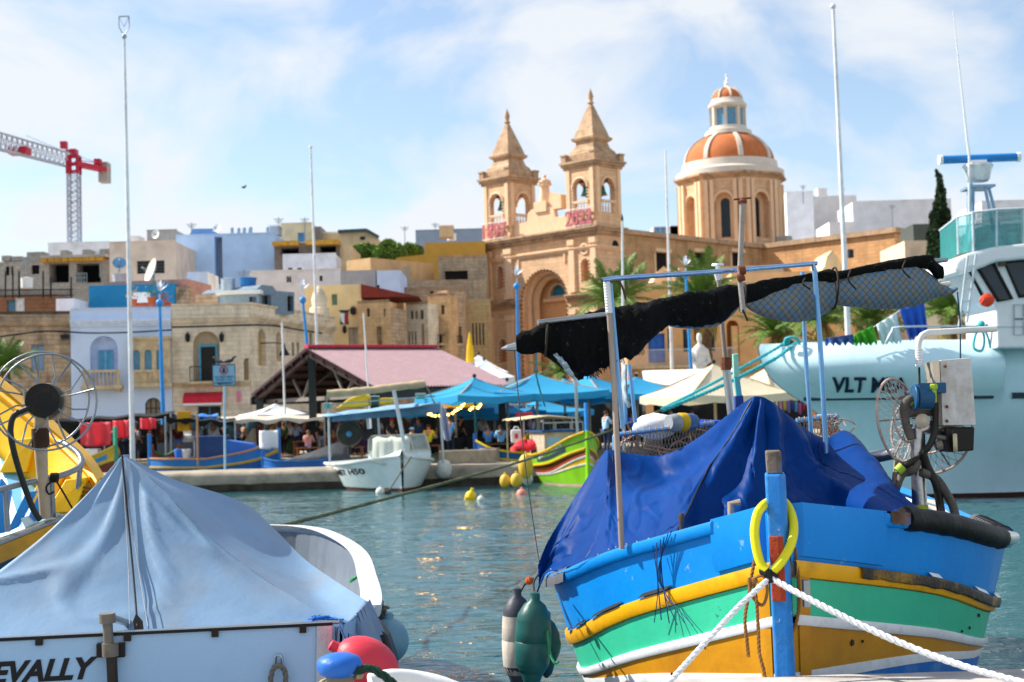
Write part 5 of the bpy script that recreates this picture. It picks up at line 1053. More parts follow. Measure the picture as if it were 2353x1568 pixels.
# lit string lights
t=thing('string_lights','warm lit string lights hanging below the blue umbrella','string lights',at(1010,940,64));bl=mat('warm bulb','ffd28a',.4,emit=('ffb347',9));pts=[]
for seq in (((955,948),(968,940),(985,952),(1000,956),(1020,954),(1040,950),(1062,930)),((960,930),(975,942),(990,950)),((1045,945),(1058,938),(1066,928)),((1080,942),(1090,935),(1098,938),(1104,930))):
 w=[at(x,y,64) for x,y in seq];pts+=spline(w,.32);M().tube(spline(w,.2),.012,4).build('cord',BLACK,t)
me=None
for p in pts:
 if me is None:o=M().ball((0,0,0),.055,8).build('bulb',bl,t,local=True);me=o.data;o.location=p-V(t.location)
 else:o=bpy.data.objects.new('bulb',me);COL.objects.link(o);o.parent=t;MW[o.name]=MW[t.name];o.location=p-V(t.location)
 # parked white van behind the stalls
p=at(338,1010,74);t=thing('parked_van','white van half hidden behind the red cloth stalls','van',(p.x,p.y,.9));VW=mat('van paint','dfe3e4',.3,coat=.5)
b=M();b.prism([V((p.x-2.2,74,.9+z))+V((x,0,0)) for x,z in ((0,.4),(4.3,.4),(4.4,1.1),(3.6,1.3),(3.0,2.1),(.1,2.15))],(0,1.8,0));b.build('body',VW,t,bev=.06)
b=M();b.prism([V((p.x+.95,73.98,.9+z))+V((x,0,0)) for x,z in ((-.6,1.3),(.35,1.3),(-.05,1.95),(-.6,1.95))],(0,.03,0));b.build('window',GLASS,t)
for x in (-1.4,1.3):M().lathe([(.32,-.1),(.34,0),(.32,.1)],(p.x+x,73.95,1.22),16,Y).build('wheel',BLACK,t)
# PEOPLE
def skin_mesh(name,verts,edges,radii,m,sub=1):
 me=bpy.data.meshes.new(name);me.from_pydata([tuple(v) for v in verts],edges,[]);o=bpy.data.objects.new(name,me);COL.objects.link(o)
 sk=o.modifiers.new('skin','SKIN');sk.use_smooth_shade=True;ss=o.modifiers.new('sub','SUBSURF');ss.levels=sub;ss.render_levels=sub
 for i,r in enumerate(radii):q=me.skin_vertices[0].data[i];q.radius=(r,r) if not isinstance(r,tuple) else r;q.use_root=(i==0)
 bpy.context.view_layer.update();r=bpy.data.meshes.new_from_object(o.evaluated_get(bpy.context.evaluated_depsgraph_get()));bpy.data.objects.remove(o);bpy.data.meshes.remove(me);r.name=name;r.materials.clear();r.materials.append(m);r.polygons.foreach_set('use_smooth',[True]*len(r.polygons));return r
SKIN=mat('skin','b5805f',.6,var=.08,bump=0);HAIRM=mat('brown hair','3a2a20',.7,bump=0)
def make_person(pose):
 """joints of a 1.72 m figure facing -y"""
 sit=pose=='sit';hp=.48 if sit else.92;J={}
 J['pel']=(0,.02 if not sit else.0,hp);J['waist']=(0,.01,hp+.17);J['chest']=(0,.0 if pose!='bend' else -.22,hp+.40 if pose!='bend' else hp+.34);J['neck']=(0,-.01 if pose!='bend' else -.36,hp+.56 if pose!='bend' else hp+.43);J['head']=(0,-.02 if pose!='bend' else -.46,hp+.66 if pose!='bend' else hp+.5);J['crown']=(0,-.02 if pose!='bend' else -.5,hp+.80 if pose!='bend' else hp+.6)
 cx,cy,cz=J['chest']
 for s,n in ((-1,'l'),(1,'r')):
  J['sh'+n]=(s*.18,cy+.0,cz+.1)
  if pose=='stand':J['el'+n]=(s*.25,cy+.03,cz-.18);J['wr'+n]=(s*.24,cy-.1,cz-.41);J['ha'+n]=(s*.23,cy-.14,cz-.5)
  elif pose=='reach':J['el'+n]=(s*.25,cy-.12,cz-.14);J['wr'+n]=(s*.16,cy-.36,cz-.08+.05*s);J['ha'+n]=(s*.13,cy-.45,cz-.06+.05*s)
  else:J['el'+n]=(s*.25,cy-.1,cz-.16);J['wr'+n]=(s*.14,cy-.33,cz-.2);J['ha'+n]=(s*.1,cy-.42,cz-.19)
  J['hip'+n]=(s*.1,J['pel'][1],hp-.04)
  if sit:J['kn'+n]=(s*.13,-.42,hp-.02);J['an'+n]=(s*.13,-.42,.08);J['to'+n]=(s*.14,-.58,.03)
  else:J['kn'+n]=(s*.11,-.02-(.05 if n=='l' else 0),.5);J['an'+n]=(s*.12,.02,.09);J['to'+n]=(s*.13,-.13,.03)
 K=['pel','waist','chest','neck','head','crown','shl','ell','wrl','hal','shr','elr','wrr','har','hipl','knl','anl','tol','hipr','knr','anr','tor']
 R=dict(pel=(.15,.11),waist=(.13,.095),chest=(.16,.11),neck=.052,head=(.082,.095),crown=(.06,.07));rr=dict(sh=.06,el=.042,wr=.03,ha=.04,hip=.085,kn=.058,an=.04,to=.042)
 E=[('pel','waist'),('waist','chest'),('chest','neck'),('neck','head'),('head','crown')]
 for n in 'lr':E+=[('chest','sh'+n),('sh'+n,'el'+n),('el'+n,'wr'+n),('wr'+n,'ha'+n),('pel','hip'+n),('hip'+n,'kn'+n),('kn'+n,'an'+n),('an'+n,'to'+n)]
 ix={k:i for i,k in enumerate(K)};rad=[R.get(k) or rr[k[:-1]] for k in K]
 body=skin_mesh('body',[J[k] for k in K],[(ix[a],ix[b]) for a,b in E],rad,SKIN)
 def sub(name,ks,grow,m):
  e=[(ks.index(a),ks.index(b)) for a,b in E if a in ks and b in ks];rd=[]
  for k in ks:r=R.get(k) or rr[k[:-1]];rd.append(tuple(v*grow+.012 for v in r) if isinstance(r,tuple) else r*grow+.012)
  vs=[V(J[k]) for k in ks]
  return skin_mesh(name,vs,e,rd,m)
 shirt=sub('shirt',['waist','pel','chest','shl','ell','shr','elr'],1.1,WHITE);tro=sub('trousers',['pel','hipl','knl','anl','hipr','knr','anr'],1.1,WHITE)
 h=V(J['head']);b=M()
 rows=[[h+V((.1*math.sin(t)*math.cos(a),.012+.112*math.sin(t)*math.sin(a),.02+.125*math.cos(t))) for a in [math.pi*2*j/14 for j in range(14)]] for t in [.02,.4,.8,1.15,1.5]]
 for r in rows:
  for v in r:
   if v.y<h.y-.05 and v.z<h.z+.09:v.y+=.05
 b.grid(rows,closed=True);hm=bpy.data.meshes.new('hair');hm.from_pydata([tuple(v) for v in b.v],[],b.f);hm.materials.append(HAIRM);hm.polygons.foreach_set('use_smooth',[True]*len(hm.polygons))
 b=M();c=h+V((0,0,.06));b.lathe([(.115,0),(.115,.03),(.09,.08),(.02,.1)],c,14);b.add([c+V((x,y,0)) for x,y in ((-.09,-.08),(.09,-.08),(.07,-.2),(-.07,-.2))],[(0,1,2,3)]);cm=bpy.data.meshes.new('cap');cm.from_pydata([tuple(v) for v in b.v],[],b.f);cm.materials.append(WHITE)
 b=M();n_=h+V((0,-.095,0));b.add([n_+V((0,0,.03)),n_+V((-.018,.01,-.025)),n_+V((.018,.01,-.025)),n_+V((0,-.03,-.02))],[(0,1,3),(0,3,2),(1,2,3)])
 for s in (-1,1):b.ball(h+V((s*.035,-.085,.025)),.011,6);b.ball(h+V((s*.095,.01,.0)),.025,6)
 b.lohi(h+V((-.028,-.098,-.055)),h+V((.028,-.088,-.047)));fm=bpy.data.meshes.new('face');fm.from_pydata([tuple(v) for v in b.v],[],b.f);fm.materials.append(mat('face tone','8a5a44',.6,bump=0))
 return dict(body=body,shirt=shirt,trousers=tro,hair=hm,cap=cm,face=fm)
PEOPLE={p:make_person(p) for p in ('stand','sit','reach','bend')}
def person(label,px,yhead,d,pose,shirt,trousers,rz=0.,hair='3a2a20',cap=None,zb=.9,s=1.):
 p=at(px,yhead,d);t=thing('person',label,'person',(p.x,d,zb),'people in the market',rz);K=PEOPLE[pose];t.scale=(s,s,s)
 for k,c in (('body',None),('shirt',shirt),('trousers',trousers),('hair',hair),('cap',cap),('face',None)):
  if k=='cap' and not cap:continue
  o=bpy.data.objects.new(k,K[k]);COL.objects.link(o);o.parent=t
  if c:o.material_slots[0].link='OBJECT';o.material_slots[0].material=mat('cloth '+c,c,.85,var=.1,bump=0)
def bench(label,px,d,w=1.2):
 p=at(px,1000,d);t=thing('bench',label,'bench',(p.x,d,.9),'benches in the market');M().lohi((p.x-w/2,d-.2,1.31),(p.x+w/2,d+.25,1.36)).build('seat',TW,t)
 for sx in (-1,1):M().lohi((p.x+sx*(w/2-.1)-.04,d-.18,.9),(p.x+sx*(w/2-.1)+.04,d+.22,1.31)).build('leg',TW,t)
JEANS='34405c';DKT='23242a'
person('person in a red T shirt beside the pavilion corner post',596,968,70.5,'stand','c8242e',DKT,-1.2)
person('person in a blue T shirt walking left of the person in red',544,966,69,'reach','3f6fd0',DKT,1.4)
person('person in a white and blue top holding something to the face behind the cabin boat',452,972,68,'reach','9db8e0','d0d0d4',.4)
person('person in a white T shirt standing behind the blue cabin',492,975,68.5,'stand','e0e2ea',JEANS,-.5)
person('person in a slate blue shirt leaning over the stall by the yellow boat',284,995,68,'bend','5f7c9c','2c3246',1.5,zb=.9)
person('person in a dark navy jacket behind the leaning person',300,975,70,'stand','1f2a44',DKT,.6)
person('person in a pale shirt beside the wide white flagpole foot',314,972,71,'stand','ccd4e0',JEANS,2.5)
person('person in black with folded arms beside the white van',345,968,68.5,'reach','1a1a1e',DKT,-.4)
person('person with long hair and a brown top left of the yellow crate',372,968,69,'stand','6a4a38','33463a',.2,'5a3a24')
person('person in black at the dark stall behind the flagpole',388,970,71,'stand','17181c',DKT,.8)
person('person in a white and blue shirt with raised arms under the pavilion',681,965,70,'reach','b0c4e8',JEANS,2.4)
person('person in a black shirt and white cap under the pavilion',738,963,68.5,'stand','1c1d22','8a8f98',.3,cap='dfe2e6')
person('person with long brown hair at the wooden table',765,985,70.3,'sit','7a4a3a',DKT,.2,'5a2f20');bench('wooden bench of the long haired person',765,70.3)
person('person in a patterned pink top at the wooden table',708,992,67.6,'sit','c88a90',JEANS,3.0,'7a5a40');bench('wooden bench before the wooden table',708,67.6)
person('seated person with a blue cap and blue shirt beside the motor boat mast',806,983,66,'sit','4f86c8',DKT,2.9,cap='3f7ac0');bench('bench of the person with the blue cap',806,66)
person('person in a white shirt and pale blue cap seated by the motor boat windscreen',945,976,64.5,'sit','e4e6ee',DKT,1.2,cap='86c0e0');bench('bench of the person in the pale blue cap',945,64.5)
person('person in a bright yellow shirt seated below the string lights',984,974,64.8,'sit','d8cc28',DKT,2.8,s=1.1);bench('bench of the person in the yellow shirt',984,64.8)
person('person in a white patterned top beside the person in yellow',1004,978,66.8,'sit','d6d8e6',JEANS,.3);bench('bench behind the dark table below the string lights',1004,66.8)
person('person in a light blue shirt standing by the lilac robe',1034,966,63.5,'stand','86b4dc','2a3040',2.7)
person('person in a blue shirt seated left at the dark restaurant table',1122,982,64.6,'sit','3f8fd0',DKT,2.9);bench('left dark bench at the restaurant table',1122,64.6)
person('person in a light blue shirt seated right at the restaurant table',1150,984,64.4,'sit','8cc4ec',DKT,3.3);bench('right dark bench at the restaurant table',1150,64.4)
person('person with a cap behind the motor boat engine',900,972,67,'stand','26303a',DKT,.6,cap='b82030')
person('person in a dark top in front of the clothes rail',1192,974,69,'stand','20222a',JEANS,1.2)
person('person in a pale blue shirt behind the lime boat cabin',1392,962,58,'reach','9cc8ec','34405c',2.0,zb=.98)
person('person in royal blue behind the frame posts',1455,965,62,'stand','2f50c8',DKT,.4)
person('person in a dark shirt under the cream umbrella',1690,955,62.9,'sit','26282c',DKT,.3);person('person in teal under the cream umbrella',1655,952,60,'sit','2f7f8c',DKT,3.0);bench('bench under the cream umbrella',1655,60);bench('bench behind the table under the cream umbrella',1690,62.9)
for i,(px,yh,d,pose,sh,tr_,lb) in enumerate(((262,970,71.5,'stand','6a7f9c',DKT,'grey blue shirt beside the biggest red cloth'),(226,972,72,'stand','2a2c34',DKT,'dark coat behind the yellow boat rail'),(408,972,70.5,'stand','8a3a34',DKT,'brick red top near the yellow crate'),(470,974,71.5,'reach','3a4a5c',DKT,'slate top behind the blue canopy strip'),(512,974,72.5,'stand','1c1c20',JEANS,'black top left of the person in blue'),(560,974,73,'stand','7a6a58',DKT,'tan jacket between the people in blue and red'),(630,972,74,'stand','d0a83c',JEANS,'mustard shirt under the white umbrella'),(652,974,72,'stand','4a6a3a',DKT,'green shirt by the white umbrella pole'),(664,968,76,'stand','c8ccd8',DKT,'pale top in the pavilion shade'),(700,968,75,'reach','2f3a5c',DKT,'navy shirt behind the wooden table'),(724,972,76.5,'stand','a83a40',DKT,'crimson top at the back of the pavilion'),(780,968,74,'stand','5c6470',DKT,'grey hoodie right of the long haired person'),(830,970,73,'stand','3a3230',JEANS,'dark brown top behind the round net wheel'),(868,972,75,'stand','d8d4cc',DKT,'cream shirt between the canopy posts'),(925,972,70,'stand','7a2f3a',DKT,'wine red top behind the pale blue cap'),(962,972,70,'stand','3f5f8c',DKT,'denim shirt left of the person in yellow'),(1060,970,68,'stand','1a1c20',DKT,'black shirt right of the lilac robe'),(1108,972,70,'stand','b8b4ac',DKT,'stone coloured shirt by the green pole'),(1170,978,67,'sit','8c4a6a',DKT,'plum top at the end of the restaurant table'),(1222,972,72,'stand','c8c0d0',DKT,'pale lilac top right of the clothes rail'),(1300,965,68,'stand','4a4e58',DKT,'grey shirt under the wide umbrella'),(1330,966,70,'stand','2a5a6c',DKT,'teal shirt under the wide umbrella edge'),(1480,962,66,'stand','b0463a',DKT,'rust red shirt left of the cream umbrella'),(1540,958,64,'stand','2c3038',JEANS,'charcoal shirt under the cream umbrella left corner'),(1590,956,65,'stand','d8d4d0',DKT,'white shirt under the big cream umbrella'),(1725,955,64,'stand','7a5a3a',DKT,'brown shirt by the souvenir cloths'))):
 person('person in a '+lb,px,yh,d,pose,sh,tr_,(i*1.7)%6.28,('3a2a20','1c1816','7a5a3a','5a4636')[i%4])
 if pose=='sit':bench('bench of the person in the plum top',px,d)
for i,(px,d,w,lb,c) in enumerate(((470,70,2.,'souvenir table behind the white shirted person','6a3a44'),(640,73,1.6,'fruit table under the white umbrella','3a5a3a'),(860,72,2.2,'long stall table behind the motor boat','4a3a5c'),(1320,66,2.4,'stall table behind the lime boat cabin','5c4a3a'),(1540,63,1.8,'table with a maroon cloth under the cream umbrella corner','6a2a30'))):table(lb,px,d,w,.8,None,mat('table cloth '+c,c,.8))
for i,(px,py,d,cl,lb) in enumerate(((250,1010,69,'c8a23a','yellow tray of goods on the blue fronted table'),(262,1008,69,'d84a3a','red tray of goods on the blue fronted table'),(410,1010,68.5,'3a6ab0','blue tray on the table behind the cabin'),(432,1010,68.5,'d8d8d4','white tray on the table behind the cabin'),(468,1008,70,'8ab04a','green tray on the souvenir table'),(632,1005,73,'d8783a','orange tray on the fruit table'),(646,1005,73,'c83a44','crimson tray on the fruit table'),(852,1006,72,'d8b84a','straw tray on the long stall table'),(872,1006,72,'6a4a8c','violet tray on the long stall table'),(1310,1006,66,'c86a8c','pink tray on the stall behind the lime boat'))):
 crate(lb,px,py,d,.5,.4,.16,mat('tray '+cl,cl,.6),'trays on the stall tables',1.71)
 # white draped statue on the quay near the palm
p=at(1611,900,86);st=thing('white_statue','white draped statue beside the shaggy palm trunk','statue',(p.x,p.y,.9));M().lohi((p.x-.9,p.y-.9,.9),(p.x+.9,p.y+.9,2.6)).build('plinth',STONE_T,st);figure_statue(st,V((p.x,p.y,2.6)),at(1611,765,86).z-2.6,mat('white statue','e6e2dc',.7),k=.55)
# SIGN on the jetty
SB=mat('sign face','86b9d6',.5,var=.05);RDM=mat('sign red','c8322e',.5)
p0=at(490,887,56.5);p1=at(540.5,838,56.5);pb=at(517,1082,56.5);pb.z=.78;t=thing('mooring_sign','square blue no berthing sign with a red ring on a thin jetty pole','sign',pb);cx=(p0.x+p1.x)/2;k=(p1.x-p0.x)
M().lohi((p0.x,56.45,p0.z),(p1.x,56.5,p1.z)).build('panel',SB,t);M().tube([pb,V((cx,56.53,p1.z))],.045,8).build('post',mat('pale blue post','9cc4da',.4),t)
b=M();b.tube([V((p0.x,56.44,p0.z)),V((p1.x,56.44,p0.z)),V((p1.x,56.44,p1.z)),V((p0.x,56.44,p1.z))],.02,4,closed=True);b.build('border',mat('dark slate','2a3a48',.5),t)
c=V((cx,56.43,p1.z-k*.24));b=M();b.tube([c+V((math.cos(a)*k*.17,0,math.sin(a)*k*.17)) for a in [math.pi*2*i/24 for i in range(24)]],k*.028,5,closed=True);b.build('prohibition_ring',RDM,t)
b=M();b.ball(c+V((0,0,k*.06)),k*.045,8);b.lohi(c+V((-k*.06,-.01,-k*.1)),c+V((k*.06,.01,k*.01)));b.build('pictogram',BLACK,t)
for i,s in enumerate(('NO BERTHING','EXCEPT FOR','UNLOADING FISH')):w=(.82,.7,.86)[i];l=lettering(s,'lettering',mat('sign lettering','25506c',.5),t,V((cx-k*w/2,56.43,p1.z-k*(.58+.13*i))),X,Z,k*.085,.004);sx=k*w/max(1e-6,max(v.co.x for v in l.data.vertices)-min(v.co.x for v in l.data.vertices));x0=min(v.co.x for v in l.data.vertices);[setattr(v.co,'x',x0+(v.co.x-x0)*sx) for v in l.data.vertices]
b=M();z=p0.z+k*.07;b.lohi((cx-k*.2,56.43,z),(cx+k*.3,56.44,z+k*.03));b.prism([(cx-k*.32,56.43,z+k*.015),(cx-k*.18,56.43,z+k*.06),(cx-k*.18,56.43,z-k*.03)],(0,.01,0));b.build('arrow',BLACK,t)
def bird(label,p,s,rz=0.,fly=False,base=True):
 t=thing('bird',label,'bird',p,None,rz);b=M();c=V((0,0,.16*s))
 prof=[(-.3,.005),(-.18,.05),(0,.085),(.1,.075),(.17,.045),(.22,.05),(.26,.035),(.29,.008)]
 b.tube([c+V((x*s,0,(.1*s if x>.15 else 0)+x*.25*s)) for x,r in prof],[r*s for x,r in prof],8);b.tube([c+V((.28*s,0,.17*s)),c+V((.35*s,0,.15*s))],[.012*s,.003*s],5)
 b.add([c+V((-.25*s,-.03*s,-.06*s)),c+V((-.25*s,.03*s,-.06*s)),c+V((-.46*s,.05*s,-.12*s)),c+V((-.46*s,-.05*s,-.12*s))],[(0,1,2,3)])
 for q in (-1,1):
  if fly:b.add([c+V((.1*s,q*.05*s,.05*s)),c+V((.08*s,q*.35*s,.22*s)),c+V((-.1*s,q*.6*s,.2*s)),c+V((-.1*s,q*.05*s,.03*s))],[(0,1,2,3)])
  else:b.add([c+V((.1*s,q*.085*s,.07*s)),c+V((-.32*s,q*.05*s,-.06*s)),c+V((0,q*.1*s,-.03*s))],[(0,1,2)]);b.tube([c+V((0,q*.03*s,-.06*s)),c+V((0,q*.03*s,-.16*s))],.008*s,4)
 b.build('body',mat('pigeon grey','3a3d44',.7,var=.3),t,local=True,sm=60)
bird('pigeon perched at the left on top of the blue sign',V((cx-.2,56.48,p1.z)),.95,2.8);bird('pigeon perched at the right on top of the blue sign',V((cx+.22,56.48,p1.z)),.95,.3)
bird('small dark bird flying in the open sky',at(561,435,60),.42,.6,True)
for i,(x,y0,y1,d,lb) in enumerate(((440,512,545,140,'thin aerial above the white flat block'),(230,575,600,128,'short aerial on the unfinished building'),(700,500,520,150,'tall aerial beside the cream penthouse'),(930,520,560,175,'aerial on the skyline left of the church'),(1000,512,532,175,'aerial on the blue grey skyline building'),(560,620,660,96,'bent aerial above the blue tub'),(800,640,700,112,'aerial over the bright blue white house'),(1845,425,445,200,'aerial on the white block right of the dome'),(1935,432,455,205,'twin aerial on the cream topped block'),(2050,470,520,188,'white pole on the wide shaded block'),(640,500,525,138,'aerial behind the light blue roof tanks'),(60,590,620,125,'aerial at the left edge of the unfinished building'))):
 a,c=at(x,y0,d),at(x,y1,d);t=thing('roof_aerial',lb,'aerial',c-Z*1.5,'aerials on the rooftops');M().bar(a,c-Z*1.5,.09).build('mast',GALV,t);b=M()
 for k in range(4):p=a-Z*(.15+.12*k);b.bar(p-X*(.5-.08*k),p+X*(.5-.08*k),.05)
 b.bar(a-Z*.1,a-Z*.6+Y*.1,.05);b.build('antenna',GALV,t)
for i,(x0,y0,x1,y1,d,lb) in enumerate(((1010,520,1040,545,150,'beige'),(300,545,318,560,127,'white'),(620,520,640,540,137,'grey'),(1880,434,1900,452,206,'pale'),(880,655,905,672,122,'white'))):
 a,c=at(x0,y1,d),at(x1,y0,d);t=thing('roof_box',lb+' plant box on a flat roof '+('right of the slanting roof','of the beige building','behind the blue roof tanks','of the cream topped block','above the sunny yellow wall')[i],'roof box',a);M().lohi(a,c+Y*2).build('housing',plaster(('c8b89c','e0e2e6','a8acb2','d0ccc8','e0e2e6')[i]),t);M().lohi(V((a.x-.1,a.y-.1,c.z)),V((c.x+.1,c.y+2.1,c.z+.12))).build('lid',WH,t)
 # HULL TOOL
class Hull:
 """double ended (or transom) wooden hull. st runs from the stem aft, z is height above the water, side -1/+1"""
 def __init__(s,T,stem,ax,L,plan,zg,heel=0.,transom=False,low=.72,rake=0.,stern_k=1.):
  s.T=T;s.stem=V((stem[0],stem[1],0));s.ax=V((ax[0],ax[1],0)).normalized();s.n=V((s.ax.y,-s.ax.x,0));s.L=L;s.plan=plan;s.zg=zg;s.heel=heel;s.tr=transom;s.low=low;s.rake=rake;s.sk=stern_k
 def e(s,st):return st if s.tr else min(st,s.L-st)
 def ez(s,st):e=s.e(st);return e if st<s.L/2 or s.tr else s.L/2-(s.L/2-e)*s.sk
 def gz(s,st):return sinterp(s.zg[0],s.zg[1],s.ez(st))
 def half(s,st,z):f=max(0.,min(1.15,z/s.gz(st)));return sinterp(s.plan[0],s.plan[1],s.e(st))*lerp(s.low if not isinstance(s.low,tuple) else lerp(*s.low,min(1,st/s.L*1.5)),1.,f**.8)
 def P(s,st,side,z,out=0.):
  b=(s.half(st,z)+out)*side;zz=z
  if s.heel:h=math.sin(s.heel);zz=z+b*h
  return s.stem+s.ax*(st+s.rake*(1-min(1.,z/s.zg[1][0]))*max(0,1-st/1.5))+s.n*b+Z*zz
 def z(s,spec,st):return spec if isinstance(spec,(int,float)) else sinterp(s.zg[0][:len(spec)] if len(spec)<=len(s.zg[0]) else s.zg[0],spec,s.ez(st))
 def strake(s,name,m,top,bot,out=0.,s0=0.,s1=None,n=44,sides=(-1,1),label=None,thick=.05,inner=0.):
  s1=s.L if s1 is None else s1;r=[]
  for sd in sides:
   rows=[]
   for i in range(n+1):
    t=i/n;t=t*t*(1.6-.6*t) if s.tr else.5-.5*math.cos(math.pi*t)**1;st=lerp(s0,s1,t);zt,zb_=s.z(top,st),s.z(bot,st)
    if out:rows.append([s.P(st,sd,zt,inner),s.P(st,sd,zt,out*.8),s.P(st,sd,lerp(zt,zb_,.2),out),s.P(st,sd,lerp(zt,zb_,.8),out),s.P(st,sd,zb_,out*.7),s.P(st,sd,zb_,-.01)])
    else:rows.append([s.P(st,sd,lerp(zt,zb_,k/4)) for k in range(5)])
   b=M();b.grid(rows)
   if out and s0>0:b.add(rows[0],[tuple(range(6))])
   if out:b.add(rows[-1],[tuple(range(6))])
   r.append(b.build(name,m,s.T,sm=35,label=label))
  return r
 def deck(s,m,dz=.3,name='deck'):
  rows=[[s.P(lerp(.02,s.L-.02,i/30),sd,s.gz(lerp(.02,s.L-.02,i/30))-dz,-.03) for sd in (-1,-.5,0,.5,1)] for i in range(31)]
  return M().grid(rows).build(name,m,s.T)
 def inside(s,m,dz=.3,name='inner_planking'):
  b=M()
  for sd in (-1,1):b.grid([[s.P(lerp(.02,s.L-.02,i/30),sd,s.gz(lerp(.02,s.L-.02,i/30))-k,-.05) for k in (.02,dz)] for i in range(31)])
  return b.build(name,m,s.T)
 def stempost(s,m,z0,z1,w=.09,d=.12,at0=True,name='stem_post'):
  st=0 if at0 else s.L;c=s.stem+s.ax*st;sg=-1 if at0 else 1;b=M();b.prism([c+s.n*(w*a)+s.ax*(sg*d*q)+Z*z0 for a,q in ((-1,-1),(1,-1),(1,.5),(.5,1),(-.5,1),(-1,.5))],(0,0,z1-z0));return b.build(name,m,s.T,bev=.01)
def paint(col,rough=.4,**k):return mat('boat paint '+col,col,rough,var=.09,vs=2,chip=('6a6058',.7,4),stain=k.pop('stain',('5a5048',.18,2.2)),bump=.08,bs=18,**k)
def simple_luzzu(label,stem,ax,L,B,cols,name='fishing_boat',zb=1.35,zm=.75,rail=None,cat='boat',sk=1.):
 """a painted double ended boat: cols = bulwark, rubbing strake, band, band2, bottom"""
 T=thing(name,label,cat,(stem[0]+ax[0]*L/2,stem[1]+ax[1]*L/2,0),'painted wooden boats in the harbour')
 h=Hull(T,stem,ax,L,([0,.12*L,.25*L,.5*L],[.04,.6*B,.9*B,B]),([0,.15*L,.5*L],[zb,lerp(zb,zm,.6),zm]),low=.7,stern_k=sk)
 k=lambda f:[v*f for v in h.zg[1]]
 h.strake('bulwark',paint(cols[0]),k(1.),k(.72));h.strake('rubbing_strake',paint(cols[1]),k(.74),k(.66),.05);h.strake('strake',paint(cols[2]),k(.66),k(.42));h.strake('strake',paint(cols[3]),k(.42),k(.3));h.strake('bottom_planking',paint(cols[4]),k(.3),-.2)
 h.strake('gunwale',paint(rail or cols[1]),k(1.04),k(.97),.05,inner=-.06);h.deck(paint('9a8f7c'),.2);h.inside(paint(cols[0]),.2)
 h.stempost(paint(cols[0]),-.2,zb+.3,.05,.08);h.stempost(paint(cols[0]),-.2,zb+.2,.05,.08,False)
 return T,h
def hull_text(h,txt,m,T,s0,s1,side,z0,ht,dz=0.,out=.015,name='registration'):
 """lettering bent along the hull side from station s0 to s1"""
 l=lettering(txt,name,m,T,V((0,0,0)),X,Z,1,.0,bold=.025);off=MW[T.name].translation;xs=[v.co.x for v in l.data.vertices];a,b=min(xs),max(xs);inv=MW[T.name].inverted()
 bm=bmesh.new();bm.from_mesh(l.data);bmesh.ops.subdivide_edges(bm,edges=[e for e in bm.edges if e.calc_length()>.25],cuts=2);bm.to_mesh(l.data);bm.free()
 for v in l.data.vertices:u=(v.co.x-a)/(b-a);st=lerp(s0,s1,u);v.co=inv@h.P(st,side,z0+dz*u+ht*(v.co.z+off.z),out)
 l.data.update();return l
 # boats moored behind the jetty
s=at(640,1003,59.5)
T,h=simple_luzzu('long blue wooden boat with a yellow waterline and a blue cabin behind the jetty',(s.x,s.y),(-1,.12),5.6,.95,('2a76c0','c8a23a','2464a8','5a2a20','c8a82c'),zb=2.05,zm=1.16,rail='b98a6a',sk=.12)
a,c=at(452,1003,59.6),at(520,1070,59.6);cb=M();cb.lohi((a.x,59.2,c.z),(c.x+.02,60.4,a.z));cb.build('cabin',paint('123a70'),T,bev=.04);cb=M();c2=at(590,1025,59.6);cb.prism([V((c.x,59.3,.9)),V((c2.x,59.3,.9)),V((c2.x,59.3,c2.z-.1)),V((c2.x-.15,59.3,c2.z+.1)),V((c.x,59.3,c2.z+.3))],(0,1.0,0));cb.build('foredeck_cover',paint('2a68c0'),T,bev=.05)
setp(M().lathe([(.03,0),(.045,.2),(.045,2.1),(.03,2.2)],V((at(455,1075,58.6).x,58.6,.9)),8).build('wooden_pole',mat('bare wood pole','a5835c',.8)),'bare wooden pole standing before the blue boat cabin','pole')
hang('draped_cloth','white cloth draped over the raised bow of the long blue boat','cloth',596,990,640,1030,59.0,UW,.15,41,None,8,8)
for i,(x,cl,lb) in enumerate(((412,'2f6fd0','blue plastic bucket on the stern of the long blue boat'),(428,'d8d0c4','pale bundled net beside the blue bucket'))):
 p=at(x,1047,59.6);setp(M().lathe([(.16,0),(.22,.3),(.2,.36),(.02,.34)],p-Z*.1,12).build('bucket' if i==0 else 'net_bundle',mat('boat goods '+cl,cl,.7),sm=50),lb,'bucket' if i==0 else 'net')
s=at(605,1068,58.4);T,h=simple_luzzu('low blue boat under a grey peaked cover behind the jetty',(s.x,s.y),(1,.05),3.2,.8,('2468b4','2a70bc','2464a8','1c4f8c','1c4f8c'),zb=1.15,zm=.98)
a=at(788,1012,58.3);b=M();pts=[at(645,1060,57.9),at(808,1058,57.9),at(800,1052,59.2),at(660,1052,59.2)];r1=at(700,1045,58.6)
b.grid([[pts[0].lerp(pts[1],i/10)+Z*.03*math.sin(i*2) for i in range(11)],[lerp(pts[0].lerp(pts[1],i/10),r1.lerp(a,i/10),.5)-Z*.06*(i%2) for i in range(11)],[r1.lerp(a,i/10) for i in range(11)],[pts[3].lerp(pts[2],i/10) for i in range(11)]]);b.add([pts[1],a,pts[2]],[(0,1,2)])
setp(b.build('boat_cover',mat('grey boat canvas','45494e',.8,var=.2),sm=40,thick=.02),'grey peaked canvas cover over the low blue boat','cover')
s=at(266,1052,61);T,h=simple_luzzu('yellow and brown boat with a blue panel under the black canopy',(s.x,s.y),(-.75,.66),5,.95,('d6a92a','e0b840','7c3a28','d0a838','1f5f7c'),zb=1.75,zm=1.1)
